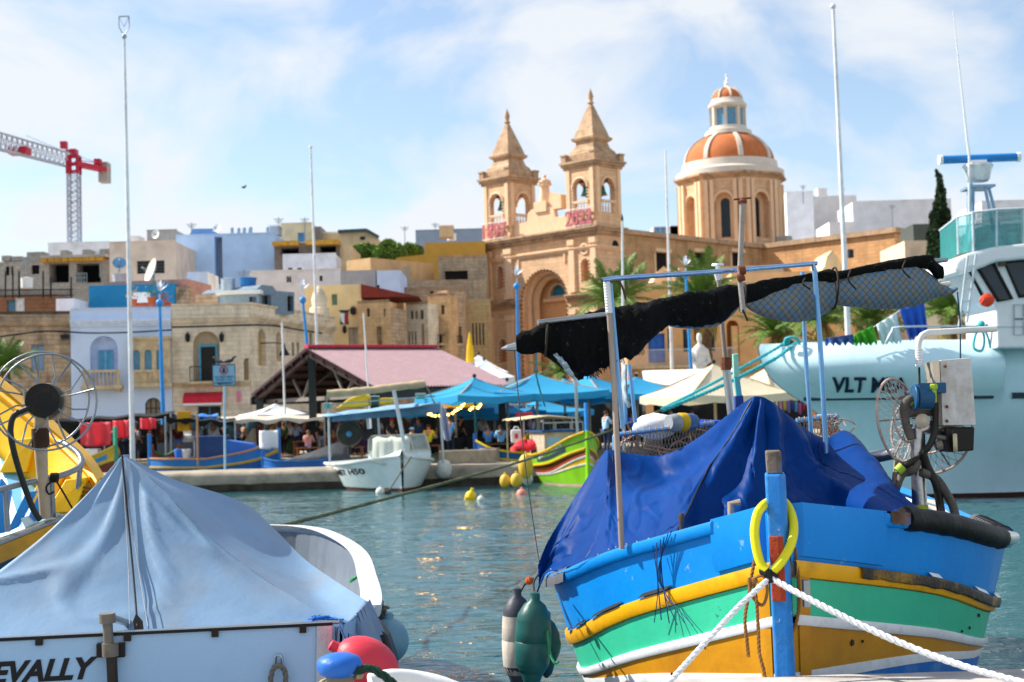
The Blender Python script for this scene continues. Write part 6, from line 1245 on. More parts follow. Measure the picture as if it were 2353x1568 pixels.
h.strake('name_panel',paint('3a8fc8'),[1.6,1.2,.95],[1.38,1.02,.84],.015,.25,1.5,10,(-1,1));h.stempost(paint('2f9a78'),1.0,2.6,.06,.1,True,'painted_stem')
s=at(350,1048,60.5);T,h=simple_luzzu('dark red and green boat end showing left of the long blue boat',(s.x,s.y),(.05,1),4,.5,('8c3a22','2f6a48','3f2a20','5a2a20','2f3a2a'),zb=1.5,zm=1.1)
s=at(1092,1018,59.5);T,h=simple_luzzu('blue boat with a thick yellow rim moored behind the jetty end',(s.x,s.y),(1,.1),4.6,.85,('225fae','e0bc20','225fae','1c4a80','1c4a80'),zb=1.6,zm=1.0,rail='e8c81c')
hang('grey_bag_cloth','grey cloth hung over the bow of the yellow rimmed boat','cloth',1102,1030,1148,1062,58.6,mat('taupe cloth','8f8480',.9),.1,52,None,6,5)
crate('pale concrete block on the jetty beside the white motor boat',1075,1050,56.2,2.2,.9,.5,CONC,zz=.78)
# red covered bundle on the lime boat, dark tilted black boat cover behind etc.
t=thing('gas_bottle_stand','grey canvas wedge standing behind the red shirted person','canvas',at(570,1030,66));M().prism([at(540,1045,66),at(585,1045,66),at(580,985,66)],(0,.8,0)).build('cover',mat('tan canvas','8a7a66',.9),t)
# lime boat
s=at(1352,1112,51.5)
T=thing('lime_fishing_boat','lime green and yellow wooden boat with brown and red bands, moored by the jetty end','boat',(s.x-.5,s.y+3,0),'painted wooden boats in the harbour')
h=Hull(T,(s.x,s.y),(-.3,.95),6.2,([0,.5,1.2,2.2,3.5],[.05,.5,.86,1.08,1.15]),([0,1.6,3.5],[1.95,1.3,1.05]),low=.62)
LIME=paint('86c81c');YEL=paint('e3b818');BRN=paint('6a3318');RED=paint('b8442e');WL=paint('e4e2d8')
h.strake('bulwark',LIME,[1.95,1.3,1.05],[1.38,.86,.7]);h.strake('rubbing_strake',YEL,[1.4,.88,.72],[1.3,.8,.64],.06);h.strake('gunwale',YEL,[2.0,1.34,1.08],[1.9,1.26,1.0],.07,inner=-.08)
h.strake('strake',BRN,[1.3,.8,.64],[1.18,.6,.46]);h.strake('strake',RED,[1.2,.6,.46],[1.12,.53,.4],.03);h.strake('strake',WL,[1.12,.53,.4],[1.05,.48,.35],.03);h.strake('strake',YEL,[1.05,.48,.35],[.82,.47,.34]);h.strake('strake',WL,[.84,.47,.34],[.77,.41,.3],.02);h.strake('bottom_planking',LIME,[.78,.42,.3],.04);h.strake('waterline',paint('d8a8a0'),.07,-.25,.0)
h.strake('registration_panel',paint('3a4a58'),[1.72,1.1,.9],[1.52,.96,.8],.012,.7,2.6,10,(-1,))
h.deck(paint('8a7a60'),.3);h.inside(LIME,.3);h.stempost(LIME,-.2,2.0,.07,.1);h.stempost(paint('2f86d8'),1.9,3.0,.06,.07,True,'stem_head');h.stempost(LIME,-.2,1.5,.07,.1,False)
hull_text(h,'MFB 3024',mat('registration white','e6e6e0',.5),T,2.35,.8,-1,.93,.17,.52,.025)
# cabin, canopy, posts
DS=mat('dirty cabin white','b8ac98',.6,var=.15,stain=('7a6a55',.5,2));b=M();p=h.P(3.4,0,1);a=h.ax;n_=h.n
def loc(st,sd,z):return h.stem+h.ax*st+h.n*sd+Z*z
b.prism([loc(2.6,-.75,.8),loc(2.6,.75,.8),loc(4.4,.75,.8),loc(4.4,-.75,.8)],(0,0,1.15));b.build('cabin',DS,T,bev=.03)
M().prism([loc(2.5,-.85,1.95),loc(2.5,.85,1.95),loc(4.6,.85,1.95),loc(4.6,-.85,1.95)],(0,0,.08)).build('cabin_roof',paint('1f4a7a'),T)
for sd in (-.4,.4):M().prism([loc(2.585,sd-.25,1.3),loc(2.585,sd+.25,1.3),loc(2.585,sd+.25,1.75),loc(2.585,sd-.25,1.75)],h.ax*-.02).build('window',mat('pale cabin glass','8fb4d0',.2),T)
b=M();[b.bar(loc(2.55,sd,1.95),loc(2.55,sd,2.3),.04) for sd in (-.8,-.3,.3,.8)];b.bar(loc(2.55,-.8,2.3),loc(2.55,.8,2.3),.05);b.build('roof_rail',GALV,T)
M().lathe([(.2,0),(.22,.02),(.22,.3),(.16,.38)],loc(3.2,-.5,2.03),10).build('drum',BLACK,T)
CAN=mat('tan canopy canvas','d2bf98',.8,var=.1)
rows=[[loc(lerp(4.2,6.6,i/8),sd*1.15,2.55-.12*abs(sd)+.03*math.sin(i*2)) for sd in (-1,-.5,0,.5,1)] for i in range(9)];M().grid(rows).build('canopy',CAN,T,sm=50,thick=.03)
for st,sd in ((4.3,-1),(4.3,1),(6.5,-1),(6.5,1)):M().bar(loc(st,sd,.9),loc(st,sd,2.5),.06).build('canopy_post',DS,T)
M().tube([loc(2.4,.5,1),loc(2.4,.5,4.0),loc(2.55,.45,4.25),loc(2.8,.3,4.3)],.05,8).build('bent_pole',GALV,T);M().tube([loc(1.5,.2,1),loc(1.5,.2,4.6)],.045,8).build('light_pole',GALV,T);M().ball(loc(1.5,.2,4.75),.11,10).build('pole_light',WHITE,T)
t=thing('red_bundle','red fabric bundle heaped beside the lime boat stern','bundle',at(1210,1034,55));b=M();rows=[];c=at(1212,1034,55)
for i in range(9):
 th=math.pi*i/16;rows.append([c+V((.65*math.cos(th)*math.cos(a_)*(1+.15*math.sin(3*a_+i)),.4*math.cos(th)*math.sin(a_),.34*math.sin(th)+.07*math.sin(5*a_))) for a_ in [math.pi*2*j/16 for j in range(16)]])
b.grid(rows,closed=True);b.build('cloth',mat('red fabric','cf2438',.7,var=.2),t,sm=50)
t=thing('white_jerrycan','white plastic jerrycan hanging by the lime boat canopy','jerrycan',at(1186,1012,56));a=at(1174,1018,56);M().lohi(a-V((0,.12,0)),at(1199,987,56)+V((0,.2,0))).build('can',WHITE,t,bev=.06);M().tube([at(1180,987,56.1),at(1182,981,56.1),at(1190,981,56.1),at(1193,987,56.1)],.025,6).build('handle',WHITE,t);M().lohi(at(1183,1008,55.86),at(1190,997,55.87)+V((0,.01,0))).build('mark',RED,t)
def buoy(label,px,py,d,r,m,sz=1.,name='buoy',neck=None,group='floats around the lime boat',axis=None):
 c=at(px,py,d);t=thing(name,label,'float',c-Z*r,group);k=14
 M().lathe([(max(.01,r*math.sin(math.pi*i/k)),-r*sz*math.cos(math.pi*i/k)) for i in range(k+1)],c,18,axis).build('body',m,t,sm=70)
 M().lathe([(r*.22,0),(r*.2,r*.35),(r*.1,r*.4)],c+(axis or Z).normalized()*r*sz*.92,8,axis).build('eye',neck or m,t,sm=50);return t
YB=mat('faded yellow plastic','d8b43c',.5,var=.12,stain=('a08a4a',.4,6));WB=mat('stained white plastic','cfd3cc',.5,var=.1,stain=('6f7a5a',.5,6));PB=mat('faded pink plastic','d98a7c',.5,stain=('b06a58',.4,6))
buoy('left yellow barrel float tied under the lime boat stern',1161,1106,51,.2,YB,1.3);buoy('right yellow barrel float tied under the lime boat stern',1187,1104,50.7,.22,YB,1.2);buoy('tall stained yellow float against the lime boat side',1208,1072,51.4,.27,YB,1.7);buoy('dull greenish white float low behind the yellow barrels',1212,1100,52,.2,WB,1.3)
buoy('pink buoy floating below the yellow barrels',1199,1137,47.5,.19,PB,1.05,group='small buoys in the harbour');buoy('small white round buoy beside the yellow bottle float',1105,1148,45,.12,WB,group='small buoys in the harbour');buoy('small white buoy at the motor boat bow',874,1131,50,.17,WB,group='small buoys in the harbour');buoy('tiny dark weed covered buoy beside the white one at the motor boat',891,1132,50,.12,mat('weedy buoy','4a4034',.9),group='small buoys in the harbour')
c=at(1081,1143,45.5);t=thing('bottle_float','bright yellow plastic bottle used as a float','float',c-Z*.3,'small buoys in the harbour');M().lathe([(.15,-.3),(.18,-.25),(.18,.05),(.15,.14),(.05,.22),(.05,.3)],c,12,V((.25,-.1,1))).build('bottle',mat('bright yellow plastic','ecc61c',.45),t,sm=40);M().lohi(c+V((-.16,-.2,-.2)),c+V((.0,-.15,.02))).build('grip',mat('bright yellow plastic','ecc61c',.45),t)
# white motor boat
s=at(926,1122,51.6);GEL=mat('white gelcoat','d6e2e4',.3,var=.05,stain=('b8c8c8',.4,2),coat=.3)  # slight aqua in the white is water-reflected tint put into the colour
T=thing('white_motor_boat','white motor boat with a folded beige top and blue canopy moored at the jetty','motor boat',(s.x-1,s.y+2,0));ax=V((-.3,.95,0)).normalized()
h=Hull(T,(s.x,s.y-.1),ax,6.2,([0,.6,1.3,2.4,3.6,6.2],[.06,.86,1.42,1.72,1.8,1.72]),([0,1.6,3.6,6.2],[1.28,1.06,.98,.95]),transom=True,low=(.45,.9),rake=.0)
h.strake('hull',GEL,[1.28,1.06,.98,.95],[.1,.1,.1,.1],n=30);h.strake('boot_stripe',mat('brown antifouling','5a3a2e',.8),.12,-.3,n=20);h.strake('rub_rail',WHITE,[1.3,1.08,1.0,.97],[1.2,.98,.9,.87],.06,inner=-.25)
b=M();tp=[h.P(6.2,sd*1,z) for sd,z in ((-1,-.2),(1,-.2))]+[h.P(6.2,sd,z) for sd,z in ((1,.95),(-1,.95))];b.add(tp,[(0,1,2,3)]);b.build('transom',GEL,T)
rows=[[h.P(lerp(.03,6.15,i/24),sd,h.gz(lerp(.03,6.15,i/24))+.02,-.02)+Z*(.22*(1-abs(sd))*(1 if i<12 else.3)) for sd in (-1,-.7,-.35,0,.35,.7,1)] for i in range(25)];M().grid(rows).build('deck',GEL,T,sm=50)
h.strake('blue_flash',paint('2a6fae',.3),[1.0,.8,.72,.7],[.86,.7,.5,.36],.012,4.0,5.8,12,(-1,))
hull_text(h,'MBT 1450',BLACK,T,3.6,1.1,-1,.52,.22,.1,.02)
loc2=lambda st,sd,z:h.stem+h.ax*(st+.3)+h.n*(sd*1.25+.55)+Z*z
b=M();b.prism([loc2(1.5,-.8,1.1),loc2(1.5,.8,1.1),loc2(3.3,.85,1.05),loc2(3.3,-.85,1.05)],(0,0,.35));b.build('cabin_side',GEL,T,bev=.08)
fr=M();G2=mat('smoky screen glass','9aa29c',.15,var=.2);k0=[loc2(1.5,sd,1.42) for sd in (-.75,-.25,.25,.75)];k1=[loc2(2.0,sd*.95,2.0) for sd in (-.75,-.25,.25,.75)];k0=[loc2(3.0,-.88,1.4)]+k0+[loc2(3.0,.88,1.4)];k1=[loc2(3.1,-.84,1.98)]+k1+[loc2(3.1,.84,1.98)]
for i in range(6):fr.bar(k0[i],k1[i],.05)
for i in range(5):fr.bar(k1[i],k1[i+1],.06);fr.bar(k0[i],k0[i+1],.05)
ws=fr.build('windscreen_frame',mat('cream screen frame','cfc6b4',.5),T)
for i in range(5):M().add([k0[i],k0[i+1],k1[i+1],k1[i]],[(0,1,2,3)]).build('pane',G2,ws)
cv=M();a0,a1=at(858,1062,52.2),at(942,1004,52.2);rows=[[V((lerp(a0.x,a1.x,i/8),51.7+.5*j/5+.05*math.sin(i*1.9),lerp(a0.z,a1.z,j/5)-.1*math.sin(math.pi*i/8)*(1-j/5)+.04*math.sin(i*2.2+j))) for i in range(9)] for j in range(6)];cv.grid(rows);cv.build('cockpit_cover',mat('pale canvas cover','cdd2c4',.8,var=.1),T,sm=50,thick=.02)
# canopy frame
pp=[(762,952,54.2),(760,1065,54),(905,895,52),(932,1058,52),(1018,945,54),(1018,1065,54),(803,915,55),(1010,890,55)]
for pl_,r_ in (((755,945,54),(758,1062,54)),.045),(((905,897,52),(925,1000,52),(935,1060,52)),.07),(((1011,930,54),(1019,1065,54)),.045),(((842,935,55),(848,1010,55)),.045),(((868,940,54.5),(872,1010,54.5)),.045):M().tube([at(*q) for q in pl_],r_,8).build('canopy_post',mat('pale aluminium','b8c4cc',.35,.6),T,sm=60)
rows=[[at(lerp(742,962,i/16),lerp(953,926,i/16)+1.5*math.sin(i),53.2),at(lerp(742,962,i/16),lerp(958,934,i/16),53.0),at(lerp(752,1012,i/16),lerp(958,925,i/16),55.4)] for i in range(17)]
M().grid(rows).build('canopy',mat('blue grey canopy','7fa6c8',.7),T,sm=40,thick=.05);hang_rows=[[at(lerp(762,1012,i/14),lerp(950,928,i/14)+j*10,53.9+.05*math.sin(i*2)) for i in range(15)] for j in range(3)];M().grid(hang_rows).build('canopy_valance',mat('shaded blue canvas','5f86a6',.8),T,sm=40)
b=M();sp=[at(752,905,53),at(790,903,53),at(850,897,53),at(905,890,53),at(960,884,53),at(978,882,53)];b.tube(spline(sp,.12),[.15+.05*noise.noise((i*.4,1,1)) for i in range(len(spline(sp,.12)))],10);b.build('folded_top',mat('beige folded canvas','b8a888',.85,var=.15),T,sm=60)
b=M();[M().tube([at(*p_),at(*q_)],.028,6).build('top_stay',GALV,T) for p_,q_ in (((752,905,53),(748,950,53.4)),((978,884,53),(1000,930,54)),((757,930,53.4),(1000,910,53.8)))]
t=thing('yellow_life_raft','yellow sloping cover lying on the motor boat canopy','cover',at(815,935,54.2));M().prism([at(770,940,54),at(848,933,54),at(846,908,54),at(830,905,54),at(800,917,54)],(0,.9,0)).build('cover',mat('yellow cover','e0bc2c',.6),t,bev=.06);M().prism([at(872,930,54),at(912,925,54),at(905,914,54),at(872,915,54)],(0,.8,0)).build('second_cover',mat('yellow cover','e0bc2c',.6),t,bev=.04)
for i,(x0,y0,x1,y1,cl,lb) in enumerate(((744,940,758,928,'2f9c94','teal box at the left end of the motor boat canopy'),(852,930,868,912,'1f5a4c','dark green box between the yellow covers'),(955,918,975,906,'3fb0a8','teal and white box at the right end of the canopy'))):
 t=thing('cool_box',lb,'box',at(x0,y0,54),'boxes on the motor boat canopy');m_=mat('box '+cl,cl,.5);M().lohi(at(x0,y0,54),at(x1,y1,54)+V((0,.5,0))).build('box',m_,t,bev=.03);M().lohi(at(x0,y1,53.95)-V((.02,0,0)),at(x1,y1-2.5,53.95)+V((.02,.55,0))).build('lid',WHITE,t)
b=M();c=at(803,997,55.2);t=thing('net_hauler','big dark round net wheel beside the motor boat','net wheel',at(803,1040,55.2));b.lathe([(.08,-.1),(.36,-.12),(.47,-.08),(.5,0),(.47,.08),(.36,.1),(.08,.08)],c,24,V((.1,-1,.05)));b.build('disc',mat('dark olive rubber','2e302a',.7,var=.3),t,sm=50);M().lathe([(.1,-.16),(.12,-.08),(.04,.0)],c,14,V((.1,1,.05))).build('hub',mat('blue hub','3f7fae',.4),t);M().bar(c,at(803,1045,55.3),.12).build('stand',IRON,t)
t=thing('outboard_motor','black outboard motor tilted up in the motor boat stern','outboard motor',at(840,1010,54));b=M();b.tube([at(838,1010,54),at(846,995,54),at(862,990,54)],[.1,.17,.12],10);b.build('cowling',BLACK,t,sm=50);M().bar(at(838,1010,54),at(828,985,54),.08).build('shaft',IRON,t)
b=M();c=at(1020,1078,54.2);t=thing('grey_fender','grey round fender between the motor boat bow and the jetty','fender',c-Z*.4);b.lathe([(.02,-.38),(.2,-.33),(.3,-.15),(.3,.1),(.2,.3),(.06,.36)],c,16);b.build('body',WB,t,sm=60);M().tube([c+Z*.36,c+V((-.1,-.2,.9))],.02,5).build('line',ROPEG,t)
M().rope([at(945,1050,51.3),at(918,1090,50.6),at(892,1131,50)],.03,step=.06).build('bow_line',ROPEG,T)
# FISHING VESSEL (big, right)
VH=mat('pale hull paint with water tint','c6e6f0',.3,var=.06,vs=.6,stain=('d4ecf2',.5,.9),coat=.2,streak=.08,chip=('8a6a50',.72,3));VW_=mat('vessel white','e2e8ea',.3,var=.04,coat=.3);DKB=mat('dark navy rubbing strake','14303f',.5)  # hull aqua holds water-reflected light mixed into the paint colour
T=thing('fishing_vessel','large pale fishing vessel, aqua water tint in its hull, with white wheelhouse and radar','fishing vessel',(11,38,0))
vs0=at(1742,800,40.);va=V((.985,.17,0)).normalized();vn=V((va.y,-va.x,0))
STX=[(4.6,.1),(4.3,0),(3.9,.08),(3.5,.32),(3.2,.62),(2.9,1.05),(2.6,1.55),(1.6,2.5),(0,3.3),(-.5,3.4)]
def vstem(z):zs=[p[0] for p in STX][::-1];xs=[p[1] for p in STX][::-1];return interp(zs,xs,z)
def vsheer(st):return 4.45-.02*st
def vhalf(st,z):
 s=max(0.,st-vstem(z));b=2.9*(1-math.exp(-(s/2.3)**1.1))+.04
 k=.55+.45*sst((z+.3)/3.2);top=vsheer(st);b*=k
 if z>2.9:u=(z-2.9)/(top-2.9);b+=.42*math.sin(math.pi*min(1,u*.62+.12))*sst((6.05-st)/.32)*sst(s/.8);b-=1.5*max(0,u-.5)**1.5*sst(s/.6)
 return b
def VP(st,side,z):return vs0*0+V((vs0.x,vs0.y,0))+va*st+vn*(side*vhalf(st,z))+Z*z
zs=[-.4,0,.4,.9,1.4,1.9,2.4,2.75,2.95,3.1,3.3,3.5,3.7,3.9,4.05,4.2,4.32,4.42,4.5]
sts=[0,.05,.12,.22,.35,.5,.7,.95,1.2,1.5,1.8,2.1,2.5,2.9,3.3,3.7,4.1,4.5,4.9,5.3,5.6,5.7,5.76,5.82,5.88,5.94,6.0,6.06,6.12,6.2,6.5,7,8,10,13,16]
for sd,nm in ((1,'hull'),(-1,'hull')):
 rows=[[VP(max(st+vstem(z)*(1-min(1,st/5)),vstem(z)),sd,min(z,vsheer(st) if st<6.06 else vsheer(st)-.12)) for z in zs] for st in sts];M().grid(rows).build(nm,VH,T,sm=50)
rows=[[VP(st,sd,vsheer(st)-.03) for sd in (-1,-.6,0,.6,1)] for st in sts if st>.04];M().grid(rows).build('foredeck',mat('blue grey deck','5f8296',.7),T)
for s0,s1 in ((1.2,5.65),(6.15,16)):
 z_=2.92;rows=[]
 for i in range(31):st=lerp(s0,s1,i/30);z0=z_-.02*st-.35*(1-sst(st/4))*0;c=VP(st,1,z0);rows.append([c+vn*o+Z*q for o,q in ((-.02,.09),(.06,.08),(.06,-.06),(-.02,-.08))])
 M().grid(rows).build('rubbing_strake',DKB,T,sm=30)
rows=[[VP(lerp(3.4,16,i/30),1,z)+vn*.012 for z in (-.2,.12)] for i in range(31)];M().grid(rows).build('boot_topping',mat('dark weedy boot topping','3a1f18',.9),T)
# name on the bow
def vst_at(px,py,z):
 r=ray(px,py);best=None
 for i in range(400):
  st=1+i*.02;p=VP(st,1,z);d=abs((p-CAMP).normalized().cross(r.normalized()).length)
  if best is None or d<best[0]:best=(d,st)
 return best[1]
def vname(txt,x0,y0,x1,h):
 z0=3.0;s0=vst_at(x0,y0,z0);s1=vst_at(x1,y0+5,z0);l=lettering(txt,'vessel_name',mat('navy lettering','12283a',.4),T,V((0,0,0)),X,Z,1,.0,bold=.035);xs=[v.co.x for v in l.data.vertices];xm,xM=min(xs),max(xs);inv=MW[T.name].inverted()
 bm=bmesh.new();bm.from_mesh(l.data);bmesh.ops.subdivide_edges(bm,edges=[e for e in bm.edges if e.calc_length()>.25],cuts=2);bm.to_mesh(l.data);bm.free();off=MW[T.name].translation
 for v in l.data.vertices:w=v.co+off;u=(w.x-(xm+off.x))/(xM-xm);v.co=inv@(VP(lerp(s0,s1,u)-.13*w.z,1,z0+.02+h*w.z-.08*u-.0*w.z)+vn*.035)
 l.data.update()
vname('VLT MEA',1905,890,2086,.42)
# wheelhouse
def side_poly(m,pts,d,dep,name,parent=T,bev=0.,**k):return M().prism([at(x,y,d) for x,y in pts],va*0+V((0,dep,0))).build(name,m,parent,bev=bev,**k)
side_poly(VW_,[(2238,622),(2275,690),(2288,705),(2292,800),(2480,800),(2480,570),(2300,590)],37.6,2.6,'wheelhouse',bev=.05)
rows=[]
for y0,y1,dd in ((0,0,-.25),(0,0,3.0)):
 pass
side_poly(VW_,[(2192,618),(2200,597),(2225,582),(2280,568),(2353,560),(2480,556),(2480,596),(2353,596),(2290,602),(2240,622),(2200,632)],37.3,3.2,'wheelhouse_roof',bev=.08)
WG=mat('dark wheelhouse glass','2c3a44',.08,bump=0)
for pts in (((2246,615),(2282,606),(2325,688),(2294,692)),((2308,603),(2420,594),(2420,672),(2343,682))):
 w=[at(x,y,37.58) for x,y in pts];f_=M().tube(w,.05,6,closed=True).build('window_frame',BLACK,T);c=sum(w,V())/4;M().add([p-Y*.005 for p in w],[(0,1,2,3)]).build('pane',WG,f_)
w=[at(2228,625,37.9),at(2242,620,37.7),at(2276,690,37.7),at(2262,692,37.9)];f_=M().tube(w,.035,6,closed=True).build('window_frame',BLACK,T);M().add(w,[(0,1,2,3)]).build('pane',WG,f_)
M().lohi(at(2297,612,37.4),at(2307,588,37.5)).build('deck_light',mat('brown lamp housing','5a4436',.6),T);b=M();b.tube([at(2330,700,37.55),at(2352,700,37.55),at(2352,770,37.55),at(2330,770,37.55)],.02,4,closed=True);b.tube([at(2330,733,37.55),at(2352,733,37.55)],.02,4);b.build('door_frame',GALV,T)
# upper rail with teal netting
TN=mat('teal net','2f8f92',.8,var=.3,alpha=.62);b=M();up=[at(2200,498,38.2),at(2235,489,37.4),at(2290,482,37.3),at(2353,479,37.3),at(2460,476,37.3)];lo=[at(2202,584,38.2),at(2237,578,37.4),at(2290,566,37.3),at(2353,560,37.3),at(2460,556,37.3)]
b.tube(up,.035,8);[b.tube([p,q],.03,6) for p,q in zip(up,lo)];back=[p+V((.3,2.6,-.05)) for p in up];b.tube([up[0]]+back,.03,8);b.build('upper_rail',mat('white rail','c8d4dc',.35),T)
M().grid([up,[p.lerp(q,.5) for p,q in zip(up,lo)],lo]).build('rail_netting',TN,T);M().grid([[up[0],back[0]],[lo[0],lo[0]+back[0]-up[0]]]).build('rail_netting',mat('dark teal canvas','1f6f70',.8),T);M().grid([back,[p-Z*.8 for p in back]]).build('rail_netting',TN,T)
b=M();n=26
for i in range(n):
 s=i/n;b.bar(up[1].lerp(up[3],s),lo[1].lerp(lo[3],min(1,s+.12)),.012);b.bar(lo[1].lerp(lo[3],s),up[1].lerp(up[3],min(1,s+.12)),.012)
b.build('rail_netting',mat('pale net twine','9cc0c0',.8),T)
# radar arch
b=M();[b.tube([at(x0,y0,d0),at(x1,y1,d1)],.05,8) for x0,y0,d0,x1,y1,d1 in ((2230,420,38.4),) for x1,y1,d1 in ((2226,500,38.4),)] if False else None
for p,q in (((2232,422,38.3),(2224,560,38.3)),((2226,425,38.9),(2222,560,38.9)),((2262,424,38.3),(2290,560,38.3)),((2270,424,38.9),(2306,560,38.9)),((2236,425,38.3),(2236,560,38.6))):b.tube([at(*p),at(*q)],.045,8)
b.lohi(at(2230,430,38.2),at(2288,423,38.2)+V((0,.9,0)));b.build('radar_arch',mat('blue grey arch','7fa0bc',.4,.4),T)
M().lathe([(.25,0),(.3,.05),(.36,.3),(.42,.42),(.38,.48),(.1,.5)],at(2248,418,38.5),20).build('radar_base',mat('white radome','dde4e8',.35,stain=('7a5a40',.4,8)),T,sm=50)
a,c=at(2160,368,38.5),at(2341,361,38.5);rb=M().tube([a,c],.115,12).build('radar_scanner',mat('radar blue','1f7fc8',.35),T,sm=60);M().tube([a-X*.03,a+X*.06],.135,12).build('end_cap',WHITE,rb);M().tube([c-X*.06,c+X*.03],.135,12).build('end_cap',WHITE,rb);M().lohi(at(2228,380,38.4),at(2262,370,38.6)).build('bearing',WHITE,rb)
b=M();b.tube([at(2226,560,38.2),at(2227,350,38.2)],.03,6);b.tube([at(2227,355,38.2),at(2222,320,38.2),at(2190,25,38.2)],[.04,.03,.012],6);b.build('whip_antenna',WHITE,T)
for x,y0,y1 in ((2240,500,580),(2217,510,590)):pass
b=M();l0,l1,r0,r1=at(2204,750,37.2),at(2224,588,37.2),at(2222,742,37.2),at(2243,585,37.2);b.bar(l0,l1,.05);b.bar(r0,r1,.05);[b.bar(l0.lerp(l1,k/6),r0.lerp(r1,k/6),.04) for k in range(1,6)];b.build('ladder',mat('white rail','c8d4dc',.35),T)
b=M();b.tube(spline([at(2035,790,37.6),at(2050,760,37.6),at(2066,752,37.6),at(2200,750,37.6),at(2460,752,37.6)],.1),.03,6);b.bar(at(2275,800,37.6),at(2280,752,37.6),.05);b.build('bow_rail',mat('white rail','c8d4dc',.35),T,sm=60)
M().ball(at(1815,790,39.6),.14,10,.8).build('bow_bitt',mat('dark navy rubbing strake','14303f',.5),T,sm=50)
b=M();c=at(2268,690,37.0);b.grid([[c+V((.19*math.cos(th)*math.cos(a_),.12*math.cos(th)*math.sin(a_),.17*math.sin(th)))*1.+V((1,0,1))*(.05*noise.noise((a_*1.5,th*2,3))) for a_ in [math.pi*2*k/14 for k in range(14)]] for th in [math.pi*k/8-math.pi/2 for k in range(9)]],closed=True)
setp(b.build('orange_cloth',mat('orange cloth','e0482a',.7)),'orange red cloth knotted at the wheelhouse corner','cloth')
# washing line
t0,t1=at(1780,800,38.4),at(2150,668,38.4);setp(M().tube(spline([at(1800,798,38.4),at(1960,772,38.4),at(2070,712,38.4),at(2190,620,38.4)],.3),.012,5).build('washing_line',ROPEW),'thin washing line above the vessel bow','line')
def towel(label,pts,m,seed):
 (a,b_,c,e)=[at(x,y,38.2) for x,y in pts];rnd=random.Random(seed);rows=[[a.lerp(b_,i/14).lerp(e.lerp(c,i/14),j/8)+Y*(.07*math.sin(i*1.3+seed)*(.3+j/8))-Z*.015*math.sin(i*2.1)*j/2 for i in range(15)] for j in range(9)]
 setp(M().grid(rows).build('hanging_towel',m,sm=60,thick=.015),label,'towel','towels on the washing line')
towel('blue and white patterned towel low on the washing line',((1896,778),(1960,768),(1964,790),(1896,792)),mat('blue flowered cloth','3a5a94',.9,var=.6,vs=6),1);towel('bright green towel on the washing line',((1962,770),(2006,748),(2018,790),(1964,792)),mat('green towelling','3f9a24',.95,bump=.4),2);towel('pale aqua towel on the washing line',((2014,746),(2060,718),(2074,786),(2026,790)),mat('pale aqua cloth','c4dcdc',.9),3);towel('royal blue towel hanging highest on the washing line',((2066,712),(2122,684),(2132,772),(2088,780)),mat('royal blue towelling','2a5cc0',.95,bump=.4),4)
# mooring lines
CY_=mat('cyan rope','3fb4bc',.7);GRN=mat('grey green rope','6a6c54',.9,var=.3)
setp(M().rope([at(1520,941,37),at(1640,880,38.2),at(1760,815,39.4),at(1806,787,39.7)],.05,step=.1).build('cyan_mooring_rope',CY_),'upper cyan mooring rope running up to the vessel bow','rope','cyan bow ropes')
setp(M().rope([at(1522,943,37),at(1660,886,38),at(1780,825,39.1),at(1826,791,39.5),at(1850,786,39.6)],.06,step=.1).build('cyan_mooring_rope',CY_),'lower thicker cyan mooring rope wrapped over the vessel bow','rope','cyan bow ropes')
setp(M().rope([at(560,1232,15.5),at(625,1214,16.5),at(760,1180,19),at(900,1143,22),at(1040,1105,25.5),at(1200,1060,29.5),at(1380,998,34),at(1522,942,37)],.028,step=.05).build('grey_mooring_rope',GRN),'long grey green mooring rope crossing the water to the cyan ropes','rope')
b=M();[b.tube(spline([at(1803+i*4,792,39.3),at(1806+i*5,778-i,39.2),at(1826+i*3,776+i,39.2),at(1838,792,39.3)],.05),.035,6) for i in range(3)];setp(b.build('rope_coil',CY_,sm=60),'cyan rope loops over the vessel bow bitt','rope')
b=M();b.tube(spline([at(2252,745,36.9),at(2240,775,36.8),at(2238,800,36.7),at(2256,806,36.7),at(2262,780,36.8),at(2254,748,36.9)],.05),.035,6);b.tube(spline([at(2258,745,36.9),at(2270,775,36.8),at(2276,800,36.7)],.05),.03,6);b.ball(at(2255,745,36.9),.1,10);b.tube(spline([at(2244,748,36.9),at(2262,756,36.8),at(2268,745,36.9)],.04),.03,6)
setp(b.build('knotted_rope',CY_,sm=60),'cyan rope knot hanging from the vessel rail','rope')
# THE BLUE LUZZU in front
BLU=mat('bright blue boat paint','0680d6',.38,var=.07,vs=1.6,stain=('1c90de',.35,1.3),bump=.16,bs=14,spec=.25,streak=.07,chip=('6f9cc4',.645,6));BLU2=mat('blue bottom paint','1868bc',.45,var=.1,vs=2,stain=('7fa8d0',.3,5),bump=.15,bs=20)
YLW=mat('golden yellow paint','e0a408',.4,var=.07,vs=3,stain=('6a4a1a',.3,5),bump=.15,bs=20,chip=('5a4426',.635,8));MINT=mat('mint green paint','34b690',.42,var=.07,vs=2,stain=('38b48c',.4,2),bump=.16,bs=16,streak=.12,chip=('2a6a58',.665,7));OCHR=mat('ochre paint','bc8210',.42,var=.1,vs=1.5,stain=('9a5f10',.4,2.5),bump=.18,bs=16,streak=.15,chip=('5a3c14',.655,6));WLN=mat('chalky white line','d8dce0',.55,var=.08,stain=('8f9aa2',.3,8),chip=('5a6068',.68,9))
stx,sty=1.57,8.5
T=LZ=thing('blue_fishing_boat','bright blue wooden fishing boat with yellow, mint and ochre bands in the foreground','fishing boat',(stx+.9,sty+4.4,0),'painted wooden boats in the harbour')
